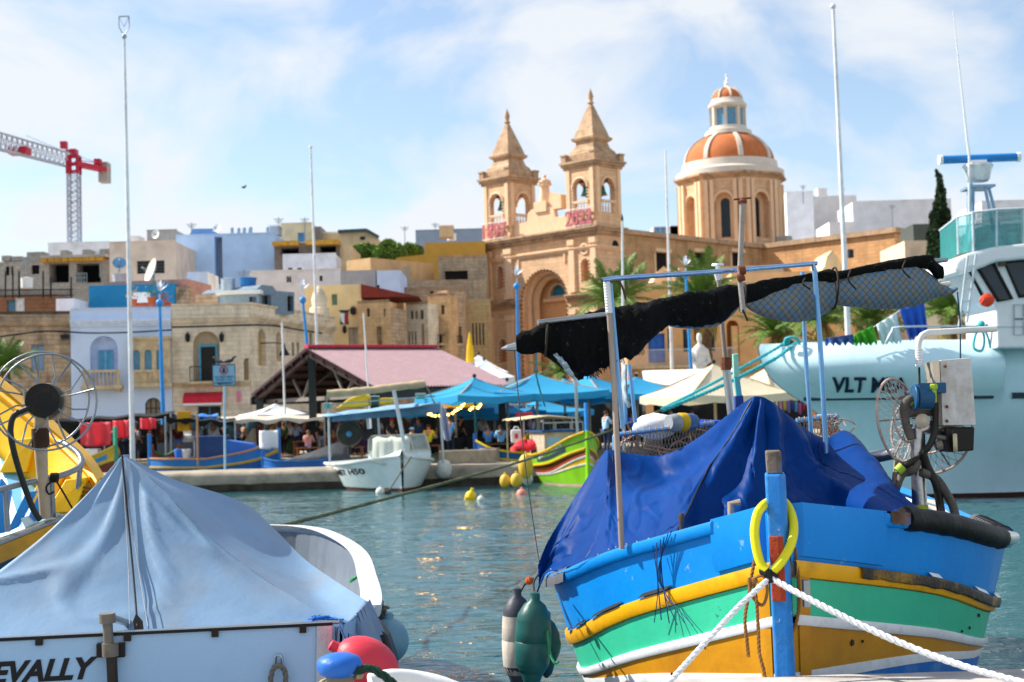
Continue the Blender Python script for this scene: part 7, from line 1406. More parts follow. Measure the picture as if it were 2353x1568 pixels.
h=HL=Hull(T,(stx,sty),(.155,.985),9.2,([0,.2,.5,1.,1.5,2.1,3.,4.6],[.05,.24,.53,.98,1.35,1.64,1.76,1.85]),([0,1.0,2.1,4.6],[2.08,1.83,1.56,1.45]),heel=math.radians(4.2),low=.7)
gun,yt,yb,w1t,w1b,w2t,w2b=[2.08,1.83,1.56,1.45],[1.78,1.49,1.16,1.0],[1.67,1.38,1.05,.9],[1.46,1.17,.88,.75],[1.40,1.11,.83,.7],[1.12,1.0,.81,.67],[1.05,.94,.76,.63]
h.strake('bulwark',BLU,gun,[v-.02 for v in yt]);h.strake('rubbing_strake',YLW,yt,[v+.015 for v in yb],.034,label='golden yellow rubbing strake')
h.strake('strake',MINT,[v+.01 for v in yb],[v-.01 for v in w1t]);h.strake('moulding',WLN,w1t,w1b,.028);h.strake('strake',OCHR,[v+.01 for v in w1b],[v-.005 for v in w2t]);h.strake('moulding',WLN,w2t,w2b,.006);h.strake('bottom_planking',BLU2,[v+.01 for v in w2b],-.3)
[h.strake('gunwale',BLU,[v+.03 for v in gun],[v-.05 for v in gun],.05,s0=e_,s1=8.6,inner=-.1,sides=(sd,)) for sd,e_ in ((-1,.34),(1,.6))]
[h.strake('bow_plate',BLU,[v+.045 for v in gun],[v+.03 for v in yt],.035,s0=.05,s1=e_,n=14,inner=-.1,sides=(sd,)) for sd,e_ in ((-1,.36),(1,.62))]
h.deck(paint('5a7f98'),.45);h.inside(mat('white inner planking','d6d8d2',.6),.45)
# upright timbers stem
c=h.stem;M().prism([c+h.n*a+h.ax*q+Z*-.2 for a,q in ((-.055,-.13),(.03,-.15),(.062,-.1),(.062,.16),(-.055,.16))],V((-.03,0,2.5))).build('stem_post',mat('worn blue stem paint','1c78c8',.5,var=.12,vs=4,stain=('6f98b8',.35,9),bump=.3,bs=20,chip=('c8ccd0',.63,10)),T,bev=.012)
M().prism([c+h.n*a+h.ax*q+Z*2.30+V((-.03,0,0)) for a,q in ((-.045,-.115),(.02,-.13),(.045,-.09),(.045,.1),(-.045,.1))],V((-.004,0,.135))).build('stem_head',mat('bare worn stem wood','6b6258',.85,var=.4,vs=6,stain=('3a86cc',.5,5),bump=.5,bs=25),T,bev=.01)
M().prism([c+h.n*a+h.ax*q+Z*1.56+V((-.022,0,0)) for a,q in ((-.05,-.136),(.0,-.154),(.031,-.15),(.03,-.1),(-.05,-.1))],V((-.006,0,.38))).build('stem_patch',mat('rust red paint patch','a03a1c',.6,var=.25,vs=9,stain=('5a2414',.5,9),bump=.4),T,bev=.006)
for sd in (-1,1):M().grid([[h.P(s,sd,z,o) for s,o in ((.03,.012),(.06,.02),(.10,.02))] for z in (1.06,1.4,1.68)]).build('stem_cheek',OCHR,T)
M().lohi(c+V((.09,-.14,1.52)),c+V((.13,-.08,1.68))).build('stem_bracket',GALV,T,bev=.006)
# rope, hose roll on the gunwale, rails
def gp(st,sd,dz=0.,out=0.):return h.P(st,sd,h.gz(st),out)+Z*dz
HOSE=mat('black wrapped hose','0b0b0b',.55,spec=.3,var=.3,bump=.3,bs=25)
pts=[gp(lerp(.8,1.95,i/24),1,.02,-.01) for i in range(25)];b=M();b.tube(pts,[.078+.01*noise.noise((i*.5,0,0)) for i in range(25)],12,flat=1.0);b.build('gunwale_hose',HOSE,T,sm=60)
pts=[gp(lerp(2.4,4.6,i/30),1,.03,-.02) for i in range(31)];b=M();b.tube(pts,.075,12);hz=b.build('gunwale_hose',mat('grey wrapped hose','4a4d55',.5,var=.2,bump=.2),T,sm=60)
for i in range(12):p=gp(2.45+i*.16,1,.03,-.02);q=gp(2.47+i*.16,1,.03,-.02);t_=(q-p).normalized();M().tube([p+(Z*math.cos(a_)+t_.cross(Z)*math.sin(a_))*.079 for a_ in [math.pi*2*k/12 for k in range(12)]],.006,4,closed=True).build('hose_lashing',BLACK,hz)
b=M();b.tube([gp(1.92,1,.02,0),gp(2.08,1,.02,.02),gp(2.22,1,.02,.05)],[.06,.055,.045],12);b.build('gunwale_end',STEEL,T,sm=60)
b=M();b.grid([[gp(lerp(.62,.84,i/16),1,.045+.01*noise.noise((i*.9,2,3)),.04) for i in range(17)],[gp(lerp(.62,.84,i/16),1,.05,-.09) for i in range(17)]]);b.grid([[gp(lerp(.62,.84,i/16),1,.045,.056) for i in range(17)],[gp(lerp(.62,.84,i/16),1,-.03-.02*abs(noise.noise((i*.8,5,1))),.062) for i in range(17)]]);b.build('worn_rail',mat('flaking rail wood','5f4636',.85,var=.5,vs=6,stain=('3a78b8',.6,7),bump=.6,bs=20),T)
# dark chafed strip on the starboard yellow strake
b=M();rows=[]
for i in range(40):st=lerp(.42,3.4,i/39);z0=h.z(yt,st);z1=h.z(yb,st);j=.012*noise.noise((i*.7,0,4));rows.append([h.P(st,1,z0+.004,.02),h.P(st,1,z0-.004,.05),h.P(st,1,lerp(z0,z1,.22),.06),h.P(st,1,lerp(z0,z1,.6)+j,.06),h.P(st,1,lerp(z0,z1,.64)+j,.05)])
b.grid(rows);b.build('chafing_strip',mat('chafed dark metal strip','2c241c',.45,.3,var=.5,vs=5,stain=('b88a20',.6,4),bump=.4),T,sm=40)
for sd,m_,nm,lst,z0_,o0,z1_,o1 in ((1,WHITE,'scrape',((1.0,1.1),(1.55,1.75),(1.95,2.35)),.0,.05,.03,.02),(-1,mat('black tar gap','181614',.8),'seam_gap',((1.15,1.5),(1.6,1.8),(1.9,2.0),(.7,.95)),.004,.045,.035,.006)):
 for st0,st1 in lst:M().grid([[h.P(lerp(st0,st1,i/6),sd,h.z(yt,lerp(st0,st1,i/6))+z_,o) for i in range(7)] for z_,o in ((z0_,o0),(z1_,o1))]).build(nm,m_,T)
 # drain holes and fastenings
for sd,st,z_,r in ((-1,.52,1.24,.017),(-1,.8,1.02,.012),(1,.42,1.2,.02),(1,.5,1.19,.01),(1,1.75,1.1,.014),(1,1.5,1.04,.01),(1,1.62,1.04,.012)):M().lathe([(r,0),(r*.9,.006)],h.P(st,sd,z_,.004),10,(h.n*sd-h.ax*.7).normalized()).build('drain_hole',BLACK,T)
cl=M();p=gp(.66,-1,.0,-.06);cl.tube([p,p+Z*.1,p+Z*.13,p+Z*.155],[.022,.026,.036,.03],10,flat=.6);cl.build('mooring_post',mat('dark grey post','3c3a3c',.6),T,sm=50)
p=gp(.34,-1,.0,-.08);b=M();b.tube([p,p+V((-.0,0,.13)),p+V((.06,0,.135))],.022,8);b.build('thole_hook',WOOD,T,sm=50)
b=M();p=gp(2.05,-1,.02,.02)
b.grid([[gp(lerp(1.7,2.2,i/10),-1,z_-.015*noise.noise((i*.9,1,1)),o) for i in range(11)] for z_,o in ((.045,-.1),(.05,.03),(.0,.062),(-.055,.064))]);b.build('torn_rubber',mat('torn grey rubber','4c4e55',.7,var=.3),T,sm=40)
# blue cord tangle hanging over the port bulwark
b=M();rnd=random.Random(3);c0=h.P(.72,-1,1.66,.06)
for k in range(6):
 a0=h.P(.58+.03*k,-1,1.97-.02*k,.07);e0=h.P(.5+.06*k,-1,1.36+.03*rnd.random(),.07);b.tube(spline([a0,c0+V((rnd.gauss(0,.012),-.015,rnd.gauss(0,.03))),e0],.03),.004,4)
setp(b.build('cord_tangle',mat('navy cord','123a70',.7)),'tangle of thin dark blue cords hanging on the sunny blue bulwark','cord')
# yellow hose loop, mooring ropes, hemp ends
HSE=mat('yellow hose','d6d21a',.38,var=.05);px=[(1762,1312),(1748,1296),(1737,1255),(1734,1215),(1741,1180),(1754,1162)];d=8.28
t=thing('hose_chafe_guard','bright yellow hose loop round the stem post','hose',at(1770,1320,8.3));l=spline([at(x,y,d+.02*i) for i,(x,y) in enumerate(px)]+[at(1772,1150,8.75)],.02);r_=spline([at(1776,1312,d),at(1795,1292,d),at(1818,1250,d+.05),at(1824,1210,d+.12),at(1816,1175,d+.2),at(1803,1155,d+.3),at(1785,1148,8.75)],.02)
M().tube(l,.027,12).build('hose',HSE,t,sm=60);M().tube(r_,.027,12).build('hose',HSE,t,sm=60)
b=M();a0,a1=at(1764,1310,d-.01),at(1768,1328,d-.02);b.tube([a0+V((-.02,0,0)),at(1756,1316,d)],.03,10);b.tube([at(1780,1316,d),at(1774,1324,d)],.03,10);b.tube([a0,a1+V((.01,0,-.03))],.024,8);b.build('tape',BLACK,t,sm=50)
rp=1770,1328
setp(M().rope([at(*rp,8.27),at(1700,1392,8.15),at(1620,1478,8.0),at(1540,1566,7.85),at(1500,1612,7.75)],.017,step=.016).build('white_mooring_rope',ROPEW),'white braided mooring rope from the stem down to the left','rope','white mooring ropes of the blue boat')
setp(M().rope([at(*rp,8.27),at(1850,1372,8.12),at(1960,1428,7.95),at(2090,1486,7.78),at(2230,1536,7.6),at(2400,1582,7.4)],.019,step=.016).build('white_mooring_rope',ROPEW),'thick white laid mooring rope from the stem down to the right','rope','white mooring ropes of the blue boat')
for pts,lb in ((((1742,1215,8.42),(1738,1260,8.4),(1728,1320,8.36),(1722,1360,8.34),(1712,1420,8.33),(1716,1470,8.32),(1720,1510,8.32)),'left brown hemp rope end hanging by the stem'),(((1730,1335,8.34),(1738,1380,8.3),(1742,1440,8.3),(1745,1500,8.28),(1755,1540,8.26),(1762,1580,8.24)),'longer brown hemp rope hanging beside the white rope'),(((1826,1260,8.52),(1833,1310,8.5),(1836,1380,8.46),(1830,1430,8.44),(1815,1462,8.44),(1803,1478,8.45)),'dark brown rope curving right of the stem')):
 setp(M().rope([at(*p) for p in pts],.011,step=.012,n=5).build('hemp_rope',ROPEB),lb,'rope','hemp rope ends at the bow')
b=M();c=at(1733,1335,8.32);b.tube(spline([c+V((-.03,0,.0)),c+V((.05,-.02,.03)),c+V((.07,-.02,-.06)),c+V((.04,-.01,-.14)),c+V((-.02,0,-.08)),c+V((-.03,.0,.02))],.01),.01,6);b.ball(c,.022,8);setp(b.build('hemp_knot',ROPEB,sm=60),'brown hemp knot with a small loop at the yellow strake','knot')
# tarpaulin
TARP=mat('glossy blue tarpaulin','023478',.48,var=.14,vs=1.4,stain=('04448a',.4,3.2),chip=('3a6c9c',.7,18),bump=.22,bs=6,spec=.06)
def hp(st,sd,dz=.02,out=-.06):return gp(st,sd,dz,out)
cols=[((1236,1300,11.0),at(1226,1390,10.75)),((1262,1240,11.1),hp(2.15,-1,.05,.05)),((1318,1150,11.25),hp(1.75,-1)),((1385,1045,11.4),hp(1.35,-1)),((1404,1035,11.4),hp(1.2,-1)),((1450,1042,11.4),hp(1.02,-1)),((1520,1043,11.3),hp(.85,-1)),((1590,1012,11.0),hp(.68,-1)),((1655,966,10.7),at(1600,1215,9.75)),((1718,920,10.45),at(1672,1210,9.85)),((1745,912,10.4),at(1742,1205,9.9)),((1776,926,10.45),at(1800,1205,9.95)),((1812,956,10.7),at(1868,1205,10.0)),((1862,992,10.95),at(1935,1200,10.05)),((1905,1004,11.2),hp(.8,1,-.03)),((1943,990,11.35),hp(1.0,1)),((1985,1025,11.45),hp(1.18,1)),((2032,1100,11.4),hp(1.34,1)),((2084,1194,11.2),hp(1.5,1))]
tops=spline([at(*c[0]) for c in cols],9)
def res(pts,per):
 out=[]
 for i in range(len(pts)-1):
  p0=pts[max(i-1,0)];p1=pts[i];p2=pts[i+1];p3=pts[min(i+2,len(pts)-1)]
  for k in range(per):t_=k/per;out.append(.5*((2*p1)+(p2-p0)*t_+(2*p0-5*p1+4*p2-p3)*t_*t_+(3*p1-p0-3*p2+p3)*t_**3))
 return out+[pts[-1]]
PER=14;tops=res([at(*c[0]) for c in cols],PER);bots=res([c[1] for c in cols],PER);NC=len(tops);NR=64
def tarp_pt(j,s):
 a,e=tops[j],bots[j];u=j/PER;p=a.lerp(e,s);k=math.sin(math.pi*s)
 dirn=V((-.35 if u<10.3 else.45,-.85,.3))
 fold=0.
 for c0,c1,w,am in ((9.5,7.4,.3,.12),(9.9,8.3,.2,-.07),(10.3,9.3,.2,.08),(10.7,10.2,.2,-.08),(11.1,11.2,.2,.09),(11.7,12.4,.25,-.07),(12.3,13.4,.3,.08),(13.4,14.2,.35,-.05),(15.,15.1,.45,.1),(3.7,2.9,.35,.08),(8.9,5.6,.4,-.06)):
  c_=lerp(c0,c1,s**.8);fold+=am*math.exp(-((u-c_)/(w*(1+1.3*s)))**2)*(min(1,s*5))*(1-.75*s)
 sw=-.24*math.exp(-((u-6.2)/1.7)**2)*math.exp(-((s-.22)/.17)**2)+.08*math.exp(-((u-6.6)/1.8)**2)*math.exp(-((s-.5)/.2)**2)-.12*math.exp(-((u-13.8)/.9)**2)*math.exp(-((s-.25)/.2)**2)
 sag=-.07*k
 wr=.035*noise.noise((u*.9,s*2.2,3))*min(1,3*s)+.012*noise.noise((u*1.6+s*2,s*4-u,8))*min(1,s*4)+.008*abs(noise.noise((u*3-s*3,s*7,5)))
 n1=noise.noise((u*.8+2*s,s*1.6-u*.3,12));n2=noise.noise((u*1.5-s,s*2.6,31));wr+=(.018*math.exp(-(n1/.07)**2)-.012*math.exp(-(n2/.06)**2))*min(1,s*4)
 if u<3.5:wr+=.015*math.sin((s*5-u)*2.2)*(1-u/3.5)*k
 return p+dirn*(fold+sw+sag+wr)
rows=[[tops[j]+V((.15,.9,-.12-.02*(j%3))) for j in range(NC)]]+[[tarp_pt(j,i/NR) for j in range(NC)] for i in range(NR+1)]
t=thing('blue_tarpaulin','glossy blue tarpaulin pitched like a tent over the blue fishing boat','tarpaulin',at(1745,1160,10));M().grid(rows).build('sheet',TARP,t,sm=75,thick=.006)
M().tube([tarp_pt(int(lerp(9.45,7.0,s**.8)*PER),s)+V((-.004,-.012,.004)) for s in [i/30 for i in range(1,31)]],.006,5).build('seam',BLACK,t)
p=tarp_pt(int(10.7*PER),.32);M().ball(p+V((0,-.02,0)),.016,10).build('eyelet',STEEL,t,sm=60)
for u0,u1 in ((4.2,2.2),(13.5,15.2),(15.8,16.6)):M().tube([tarp_pt(int(lerp(u0,u1,s)*PER),s)+V((0,-.008,.002)) for s in [i/40 for i in range(2,41)]],.004,4).build('seam',mat('tarpaulin welt','02285c',.5),t)
for k in range(9):M().ball(tarp_pt(int((1.2+k*.55)*PER),.95)+V((0,-.008,0)),.009,6).build('grommet',STEEL,t)
# awning frame (fixed to the boat)
BM=mat('blue painted tube','6fa4d4',.3,.5,var=.1,stain=('8a7a70',.4,8));FW=mat('grey worn pole','9a8b80',.7,var=.2,zs=.2,vs=6,bump=.2);TP=mat('white tape','d9dde2',.6,var=.06,wave=(16,.4,'Z'))
b=M();b.tube([at(1429,1262,9.6),at(1412,900,9.6),at(1396,655,9.6)],.02,10);b.build('awning_post',FW,T,sm=60)
M().tube([at(1400,720,9.59),at(1394,648,9.59)],.0235,12).build('post_tape',TP,T,sm=60)
M().tube([at(1431,985,9.75),at(1415,800,9.7),at(1402,652,9.66)],.016,10).build('awning_post',BM,T,sm=60)
for x0,y0,x1,y1,dd in ((1437,975,1436,838,11.6),(1460,972,1446,838,11.7)):M().tube([at(x0,y0,dd),at(x1,y1,dd)],.017,10).build('awning_post',BM,T,sm=60)
M().tube([at(1900,1060,11.0),at(1884,780,11.0),at(1872,622,11.0)],.02,10).build('awning_post',BM,T,sm=60);M().tube([at(1868,1050,11.5),at(1850,800,11.5),at(1844,625,11.5)],.018,10).build('awning_post',BM,T,sm=60)
b=M();b.tube(spline([at(1396,658,9.6),at(1397,646,9.6),at(1404,641,9.6),at(1640,625,10.3),at(1860,607,10.97),at(1868,608,10.98),at(1872,622,11.0)],.04),.0185,10);b.build('top_bar',mat('polished blue steel','8fb0d8',.22,.85,stain=('7a6a70',.35,7)),T,sm=60)
M().tube([at(1708,718,10.35),at(1700,640,10.4),at(1706,465,10.4)],.021,10).build('signal_pole',mat('grey steel pole','95918c',.45,.5,var=.15,stain=('5a4a40',.4,6)),T,sm=60)
b=M();b.tube([at(1686,459,10.4),at(1726,455,10.4)],.008,6);b.lathe([(.03,-.02),(.035,0),(.012,.025)],at(1706,462,10.4),10);b.build('pole_top',mat('rusty iron','6a3a26',.8,var=.4),T)
b=M();b.tube([at(1698,622,10.36),at(1712,620,10.36)],.036,10);b.tube([at(1696,640,10.36),at(1710,636,10.36)],.03,8);b.build('clamp',mat('rusty iron','6a3a26',.8),T,sm=50)
b=M();b.tube(spline([at(1404,646,9.55),at(1420,646,9.53),at(1430,660,9.53),at(1438,690,9.53)],.02),.008,6);setp(b.build('rope_tie',mat('dark brown tie','4a3424',.8),sm=50),'dark brown cord tied round the taped post top','cord')
# rolled awning
SHD=mat('black knitted shade net','040606',.9,var=.6,vs=14,spec=.15,bump=1.,bs=45,chip=('3a4644',.62,22));
def pattern():
 m=bpy.data.materials.new('tile patterned cloth');m.use_nodes=True;T_=m.node_tree;N=T_.nodes;L=T_.links.new;b=N['Principled BSDF'];b.inputs['Roughness'].default_value=.7
 t=N.new('ShaderNodeTexCoord');mp=N.new('ShaderNodeMapping');mp.inputs['Rotation'].default_value=(0,math.radians(45),0);mp.inputs['Scale'].default_value=(23,23,23);L(t.outputs['Object'],mp.inputs[0]);sx=N.new('ShaderNodeSeparateXYZ');L(mp.outputs[0],sx.inputs[0])
 def frac(o,k=1.):
  a=N.new('ShaderNodeMath');a.operation='MULTIPLY';L(o,a.inputs[0]);a.inputs[1].default_value=k;f=N.new('ShaderNodeMath');f.operation='FRACT';L(a.outputs[0],f.inputs[0]);return f.outputs[0]
 def band(o,lo,hi):
  a=N.new('ShaderNodeMath');a.operation='GREATER_THAN';L(o,a.inputs[0]);a.inputs[1].default_value=lo;c=N.new('ShaderNodeMath');c.operation='LESS_THAN';L(o,c.inputs[0]);c.inputs[1].default_value=hi;q=N.new('ShaderNodeMath');q.operation='MULTIPLY';L(a.outputs[0],q.inputs[0]);L(c.outputs[0],q.inputs[1]);return q.outputs[0]
 def op(o,a,c):q=N.new('ShaderNodeMath');q.operation=o;L(a,q.inputs[0]);L(c,q.inputs[1]);return q.outputs[0]
 def mix(f,a,c):
  q=N.new('ShaderNodeMix');q.data_type='RGBA';L(f,q.inputs[0])
  for i,v in ((6,a),(7,c)):
   if isinstance(v,tuple):q.inputs[i].default_value=v
   else:L(v,q.inputs[i])
  return q.outputs[2]
 fx,fz=frac(sx.outputs[0]),frac(sx.outputs[2]);sq=op('MULTIPLY',band(fx,.3,.75),band(fz,.3,.75));ck=N.new('ShaderNodeTexChecker');ck.inputs['Scale'].default_value=1;ck.inputs[1].default_value=srgb('2a78b0');ck.inputs[2].default_value=srgb('80704c');L(mp.outputs[0],ck.inputs[0])
 ln=op('MAXIMUM',op('MAXIMUM',band(fx,.0,.07),band(fz,.0,.07)),op('MAXIMUM',band(fx,.16,.22),band(fz,.16,.22)))
 c=mix(ln,srgb('68747a'),srgb('2f3c44'));c=mix(sq,c,ck.outputs[0]);L(c,b.inputs['Base Color']);return m
PAT=pattern()
def roll(lst,dfun,m,name,parent,depth=1.,amp=.1,seed=0,n=20):
 xs=[q[0] for q in lst];y1=[q[1] for q in lst];y2=[q[2] for q in lst];rows=[];k=int((xs[-1]-xs[0])/5)
 for i in range(k+1):
  x=lerp(xs[0],xs[-1],i/k);dd=dfun(x);a,e=at(x,sinterp(xs,y1,x),dd),at(x,sinterp(xs,y2,x),dd);c=(a+e)/2;r=(a-e).length/2;row=[]
  for j in range(n):
   an=2*math.pi*j/n;w=1+amp*noise.noise((x*.02,math.cos(an)*.9+seed,math.sin(an)*.9))+amp*.6*noise.noise((x*.07+seed,math.cos(an),math.sin(an)*1.5))+amp*.35*noise.noise((x*.16+seed,math.cos(an)*3,math.sin(an)*3));rz=r*w;ry=min(max(r,.05),.16)*depth*w;row.append(c+Z*(math.sin(an)*rz)+Y*(math.cos(an)*ry))
  rows.append(row)
 b=M();b.grid(rows,closed=True);b.add(rows[0],[tuple(range(n))]);b.add(rows[-1],[tuple(range(n))]);return b.build(name,m,parent,sm=70)
dA=lambda x:interp([1180,1400,1880,2160],[9.5,9.8,11.25,11.8],x)
t=AW=thing('rolled_awning','rolled black shade net awning with tile patterned lining lashed across the boat frame','awning',at(1700,760,10.5))
roll([(1186,772,806),(1200,762,814),(1222,755,816),(1240,746,812),(1275,739,832),(1300,733,850),(1340,726,866),(1365,719,858),(1400,709,836),(1450,702,824),(1480,694,800),(1510,688,770),(1530,684,752),(1545,681,748),(1600,670,750),(1650,661,742),(1680,655,722),(1703,658,698),(1716,652,696),(1750,645,690),(1800,638,672),(1850,631,657),(1890,623,655),(1912,619,655),(1922,624,645),(1980,612,633),(2040,600,624),(2090,590,618),(2128,586,618),(2142,588,630),(2150,603,640),(2166,612,640)],dA,SHD,'shade_net',t,.85,.2,1,28)
dP=lambda x:dA(x)+.06
for k,lst in enumerate(([(1538,745,750),(1560,742,754),(1600,735,755),(1650,722,748),(1685,700,722),(1700,688,704)],[(1710,690,702),(1735,676,720),(1770,660,733),(1810,650,739),(1850,640,737),(1890,635,726),(1914,640,706)],[(1916,640,702),(1940,634,704),(1980,622,708),(2020,614,712),(2060,608,710),(2100,610,704),(2130,625,694),(2152,640,682)],[(2148,646,684),(2165,652,682),(2182,662,680),(2198,660,668)])):roll(lst,dP,PAT,'patterned_lining',t,.9,.09,5+k)
b=M();b.tube([at(1236,741,9.5),at(1320,731,9.6),at(1402,722,9.72)],.017,8);b.build('spar',GALV,t,sm=60);M().tube([at(2120,603,11.7),at(2175,597,11.85)],.02,8).build('spar',GALV,t,sm=60);M().tube([at(2120,660,11.75),at(2182,652,11.9)],.02,8).build('spar',mat('white spar','d8d8d4',.5),t,sm=60);M().lathe([(.005,-.1),(.02,-.06),(.03,.0)],at(1186,797,9.5),8,V((1,0,.1))).build('spar_tip',GALV,t)
LSH=mat('dark lashing cord','2c2620',.8);rnd=random.Random(11)
for x,y0,y1 in ((1916,618,708),(1706,655,712),(1255,742,815)):dd=dA(x);a,e=at(x,y0,dd),at(x,y1,dd);c=(a+e)/2;r=(a-e).length/2+.01;M().tube([c+Z*(math.sin(q)*r)+Y*(math.cos(q)*.16)+X*.01*math.sin(q) for q in [math.pi*2*i/20 for i in range(20)]],.009,5,closed=True).build('lashing',LSH,t)
for x,y0,y1 in ((1850,640,665),(1955,620,665),(2080,600,640)):M().tube(spline([at(x,y0,dA(x)-.17),at(x-6,lerp(y0,y1,.5),dA(x)-.19),at(x+12,y1,dA(x)-.17)],.02),.007,5).build('lashing',LSH,t)
M().tube(spline([at(1706,712,10.2),at(1712,724,10.2),at(1718,738,10.2)],.02),.008,5).build('lashing',LSH,t)
b=M();rt=random.Random(21)
for k in range(26):
 x0=rt.uniform(1276,1302);y0=interp([1276,1302],[812,846],x0);l=rt.uniform(18,46);pts=[at(x0+l*.75*q+rt.gauss(0,2),y0+l*q+rt.gauss(0,2),9.5+rt.gauss(0,.03)) for q in (0,.35,.7,1)];b.tube(pts,[.012,.016,.012,.003],4,flat=.4)
b.build('torn_lining',mat('frayed pale lining','9fb4bc',.85,var=.5,vs=12),t)
b=M()
for i in range(90):
 x=rnd.uniform(1290,1480);p=at(x,interp([1290,1340,1365,1400,1480],[846,864,858,836,802],x),9.75+rnd.uniform(-.1,.1));b.tube([p,p+V((rnd.gauss(0,.02),0,-.01-.03*rnd.random()))],.0022,3)
b.build('frayed_edge',SHD,t)
b=M();b.tube(spline([at(1436,838,11.3),at(1436,880,11.3),at(1440,920,11.3),at(1448,935,11.3)],.03),[.04]*60 if False else.045,8,flat=.4);b.build('hanging_lining',mat('frayed pale lining','9fb4bc',.85),t,sm=50)
setp(M().rope([at(1232,812,9.45),at(1232,858,9.45),at(1240,895,9.45),at(1252,935,9.45)],.007,step=.01,n=4).build('teal_cord',mat('teal cord','2a7f92',.8)),'teal cord with a knot dangling from the awning over the blue umbrella','cord')
setp(M().tube(spline([at(1181,800,9.5),at(1190,900,9.6),at(1206,1060,9.9),at(1228,1220,10.3),at(1240,1295,10.7)],.15),.0035,4).build('tie_line',mat('thin dark line','4a4a44',.8)),'thin dark line from the awning tip down to the tarpaulin edge','line')
setp(M().tube(spline([at(2200,672,11.9),at(2206,740,11.5),at(2207,830,11.2)],.1),.006,4).build('tie_line',mat('dark teal cord','1f4f6a',.8)),'dark teal cord hanging from the far end of the awning','line')
# net basket behind the tarpaulin and what stands there
t=thing('net_basket','blue railed wire net basket behind the tarpaulin','basket',at(1560,1060,12));b=M();r0,r1,r2,r3=at(1412,1000,11.8),at(1640,972,12.2),at(1830,966,12.6),at(1925,957,12.7);[M().tube(p_,.02,8).build('rail',BM,t,sm=60) for p_ in ([r0-Z*.35,r0-Z*.01,r0,r1],[r2,r3,r3+Y*.8])]
b=M()
for a,c,n in ((r0,r1,16),(r2,r3,8)):
 dirv=c-a
 for i in range(n):
  p=a+dirv*((i+.5)/n);b.tube([p+V((0,math.cos(q)*.026,math.sin(q)*.026))+dirv*(.02/n*q) for q in [math.pi*2*k/8 for k in range(9)]],.005,4)
b.build('wire_wrap',mat('copper coloured wire','9a7a60',.6),t);b=M();W_=.32
for a,c,n in ((r0,r1,30),(r2,r3,14)):
 for i in range(n):
  p=a.lerp(c,i/n);q=a.lerp(c,min(1,(i+3)/n))-Z*W_;b.tube([p,q],.0035,3);p=a.lerp(c,min(1,(i+3)/n));q=a.lerp(c,i/n)-Z*W_;b.tube([p,q],.0035,3)
 b.build('wire_mesh',mat('wire mesh grey','8a8478',.6,.3),t);b=M()
rnd=random.Random(2)
for k in range(8):
 c=r0.lerp(r1,rnd.uniform(.05,.75))+V((0,rnd.uniform(.03,.2),-.03-rnd.random()*.22));b.tube(spline([c+V((rnd.gauss(0,.12),rnd.gauss(0,.03),rnd.gauss(0,.06))) for _ in range(5)],.03),.006,4)
setp(b.build('tangled_line',mat('pinkish twine','b08a7c',.8)),'tangled pinkish twine heaped at the near end of the net basket','twine','tangled twine in the basket');b=M()
for k in range(14):
 c=r2.lerp(r3,rnd.uniform(.6,1.))+V((0,-.03,-.05-rnd.random()*.12));b.tube(spline([c+V((rnd.gauss(0,.06),rnd.gauss(0,.03),rnd.gauss(0,.04))) for _ in range(4)],.03),.006,4)
setp(b.build('tangled_line',mat('pinkish twine','b08a7c',.8)),'tangled twine at the far end of the net basket beside the blue frame post','twine','tangled twine in the basket')
t=thing('dark_net_pile','dark fishing net piled inside the blue railed basket','net',at(1590,1040,12.5));c=at(1590,1032,12.6);M().grid([[c+V((.42*math.cos(th)*math.cos(a_)*(1+.15*noise.noise((a_,th,1))),.3*math.cos(th)*math.sin(a_),.26*math.sin(th)+.03*noise.noise((a_*2,th*3,4)))) for a_ in [math.pi*2*j/20 for j in range(20)]] for th in [math.pi/2*i/8 for i in range(-3,9)]],closed=True).build('net',mat('dark brown net','1c1410',.9,var=.5,vs=12,bump=.8),t,sm=60)
t=thing('white_sack','white plastic sack lying on the net basket','sack',at(1500,985,12.3));c=at(1506,980,12.3);M().grid([[c+V((.2*math.cos(th)*math.cos(a_)*(1+.2*noise.noise((a_,th,7))),.14*math.cos(th)*math.sin(a_),.11*math.sin(th)+.02*noise.noise((a_*2,th*2,4)))) for a_ in [math.pi*2*j/16 for j in range(16)]] for th in [math.pi*i/10-math.pi/2 for i in range(11)]],closed=True).build('sack',mat('white sack plastic','d6d8dc',.5),t,sm=60)
t=thing('deck_lamp','blue and yellow battery lamp with a grey glass face lying on the basket','lamp',at(1560,980,12.1));a,c=at(1522,972,12.0),at(1632,972,12.3);ax_=(c-a).normalized();M().lathe([(.06,0),(.068,.015),(.08,.08),(.075,.1)],at(1536,972,12.0),14,ax_).build('lens',mat('grey lamp glass','8f969c',.15),t,sm=50);M().lathe([(.07,.0),(.08,.02),(.078,.08)],at(1558,970,12.06),14,ax_).build('yellow_band',mat('yellow lamp band','d0a818',.5),t,sm=50);M().lathe([(.076,0),(.074,.12),(.05,.16)],at(1566,970,12.08),14,ax_).build('housing',mat('blue lamp body','2a5f9c',.4),t,sm=50);M().tube([at(1612,974,12.2),at(1665,976,12.3)],.036,12).build('grip',mat('royal blue tube','2440c0',.4),t,sm=50)
setp(M().tube([at(1683,975,12.4),at(1668,838,12.4)],.036,12).build('steel_pole',mat('polished grey steel','a4a8ac',.3,.85),sm=60),'thick lower steel pole left of the mint paddle','pole')
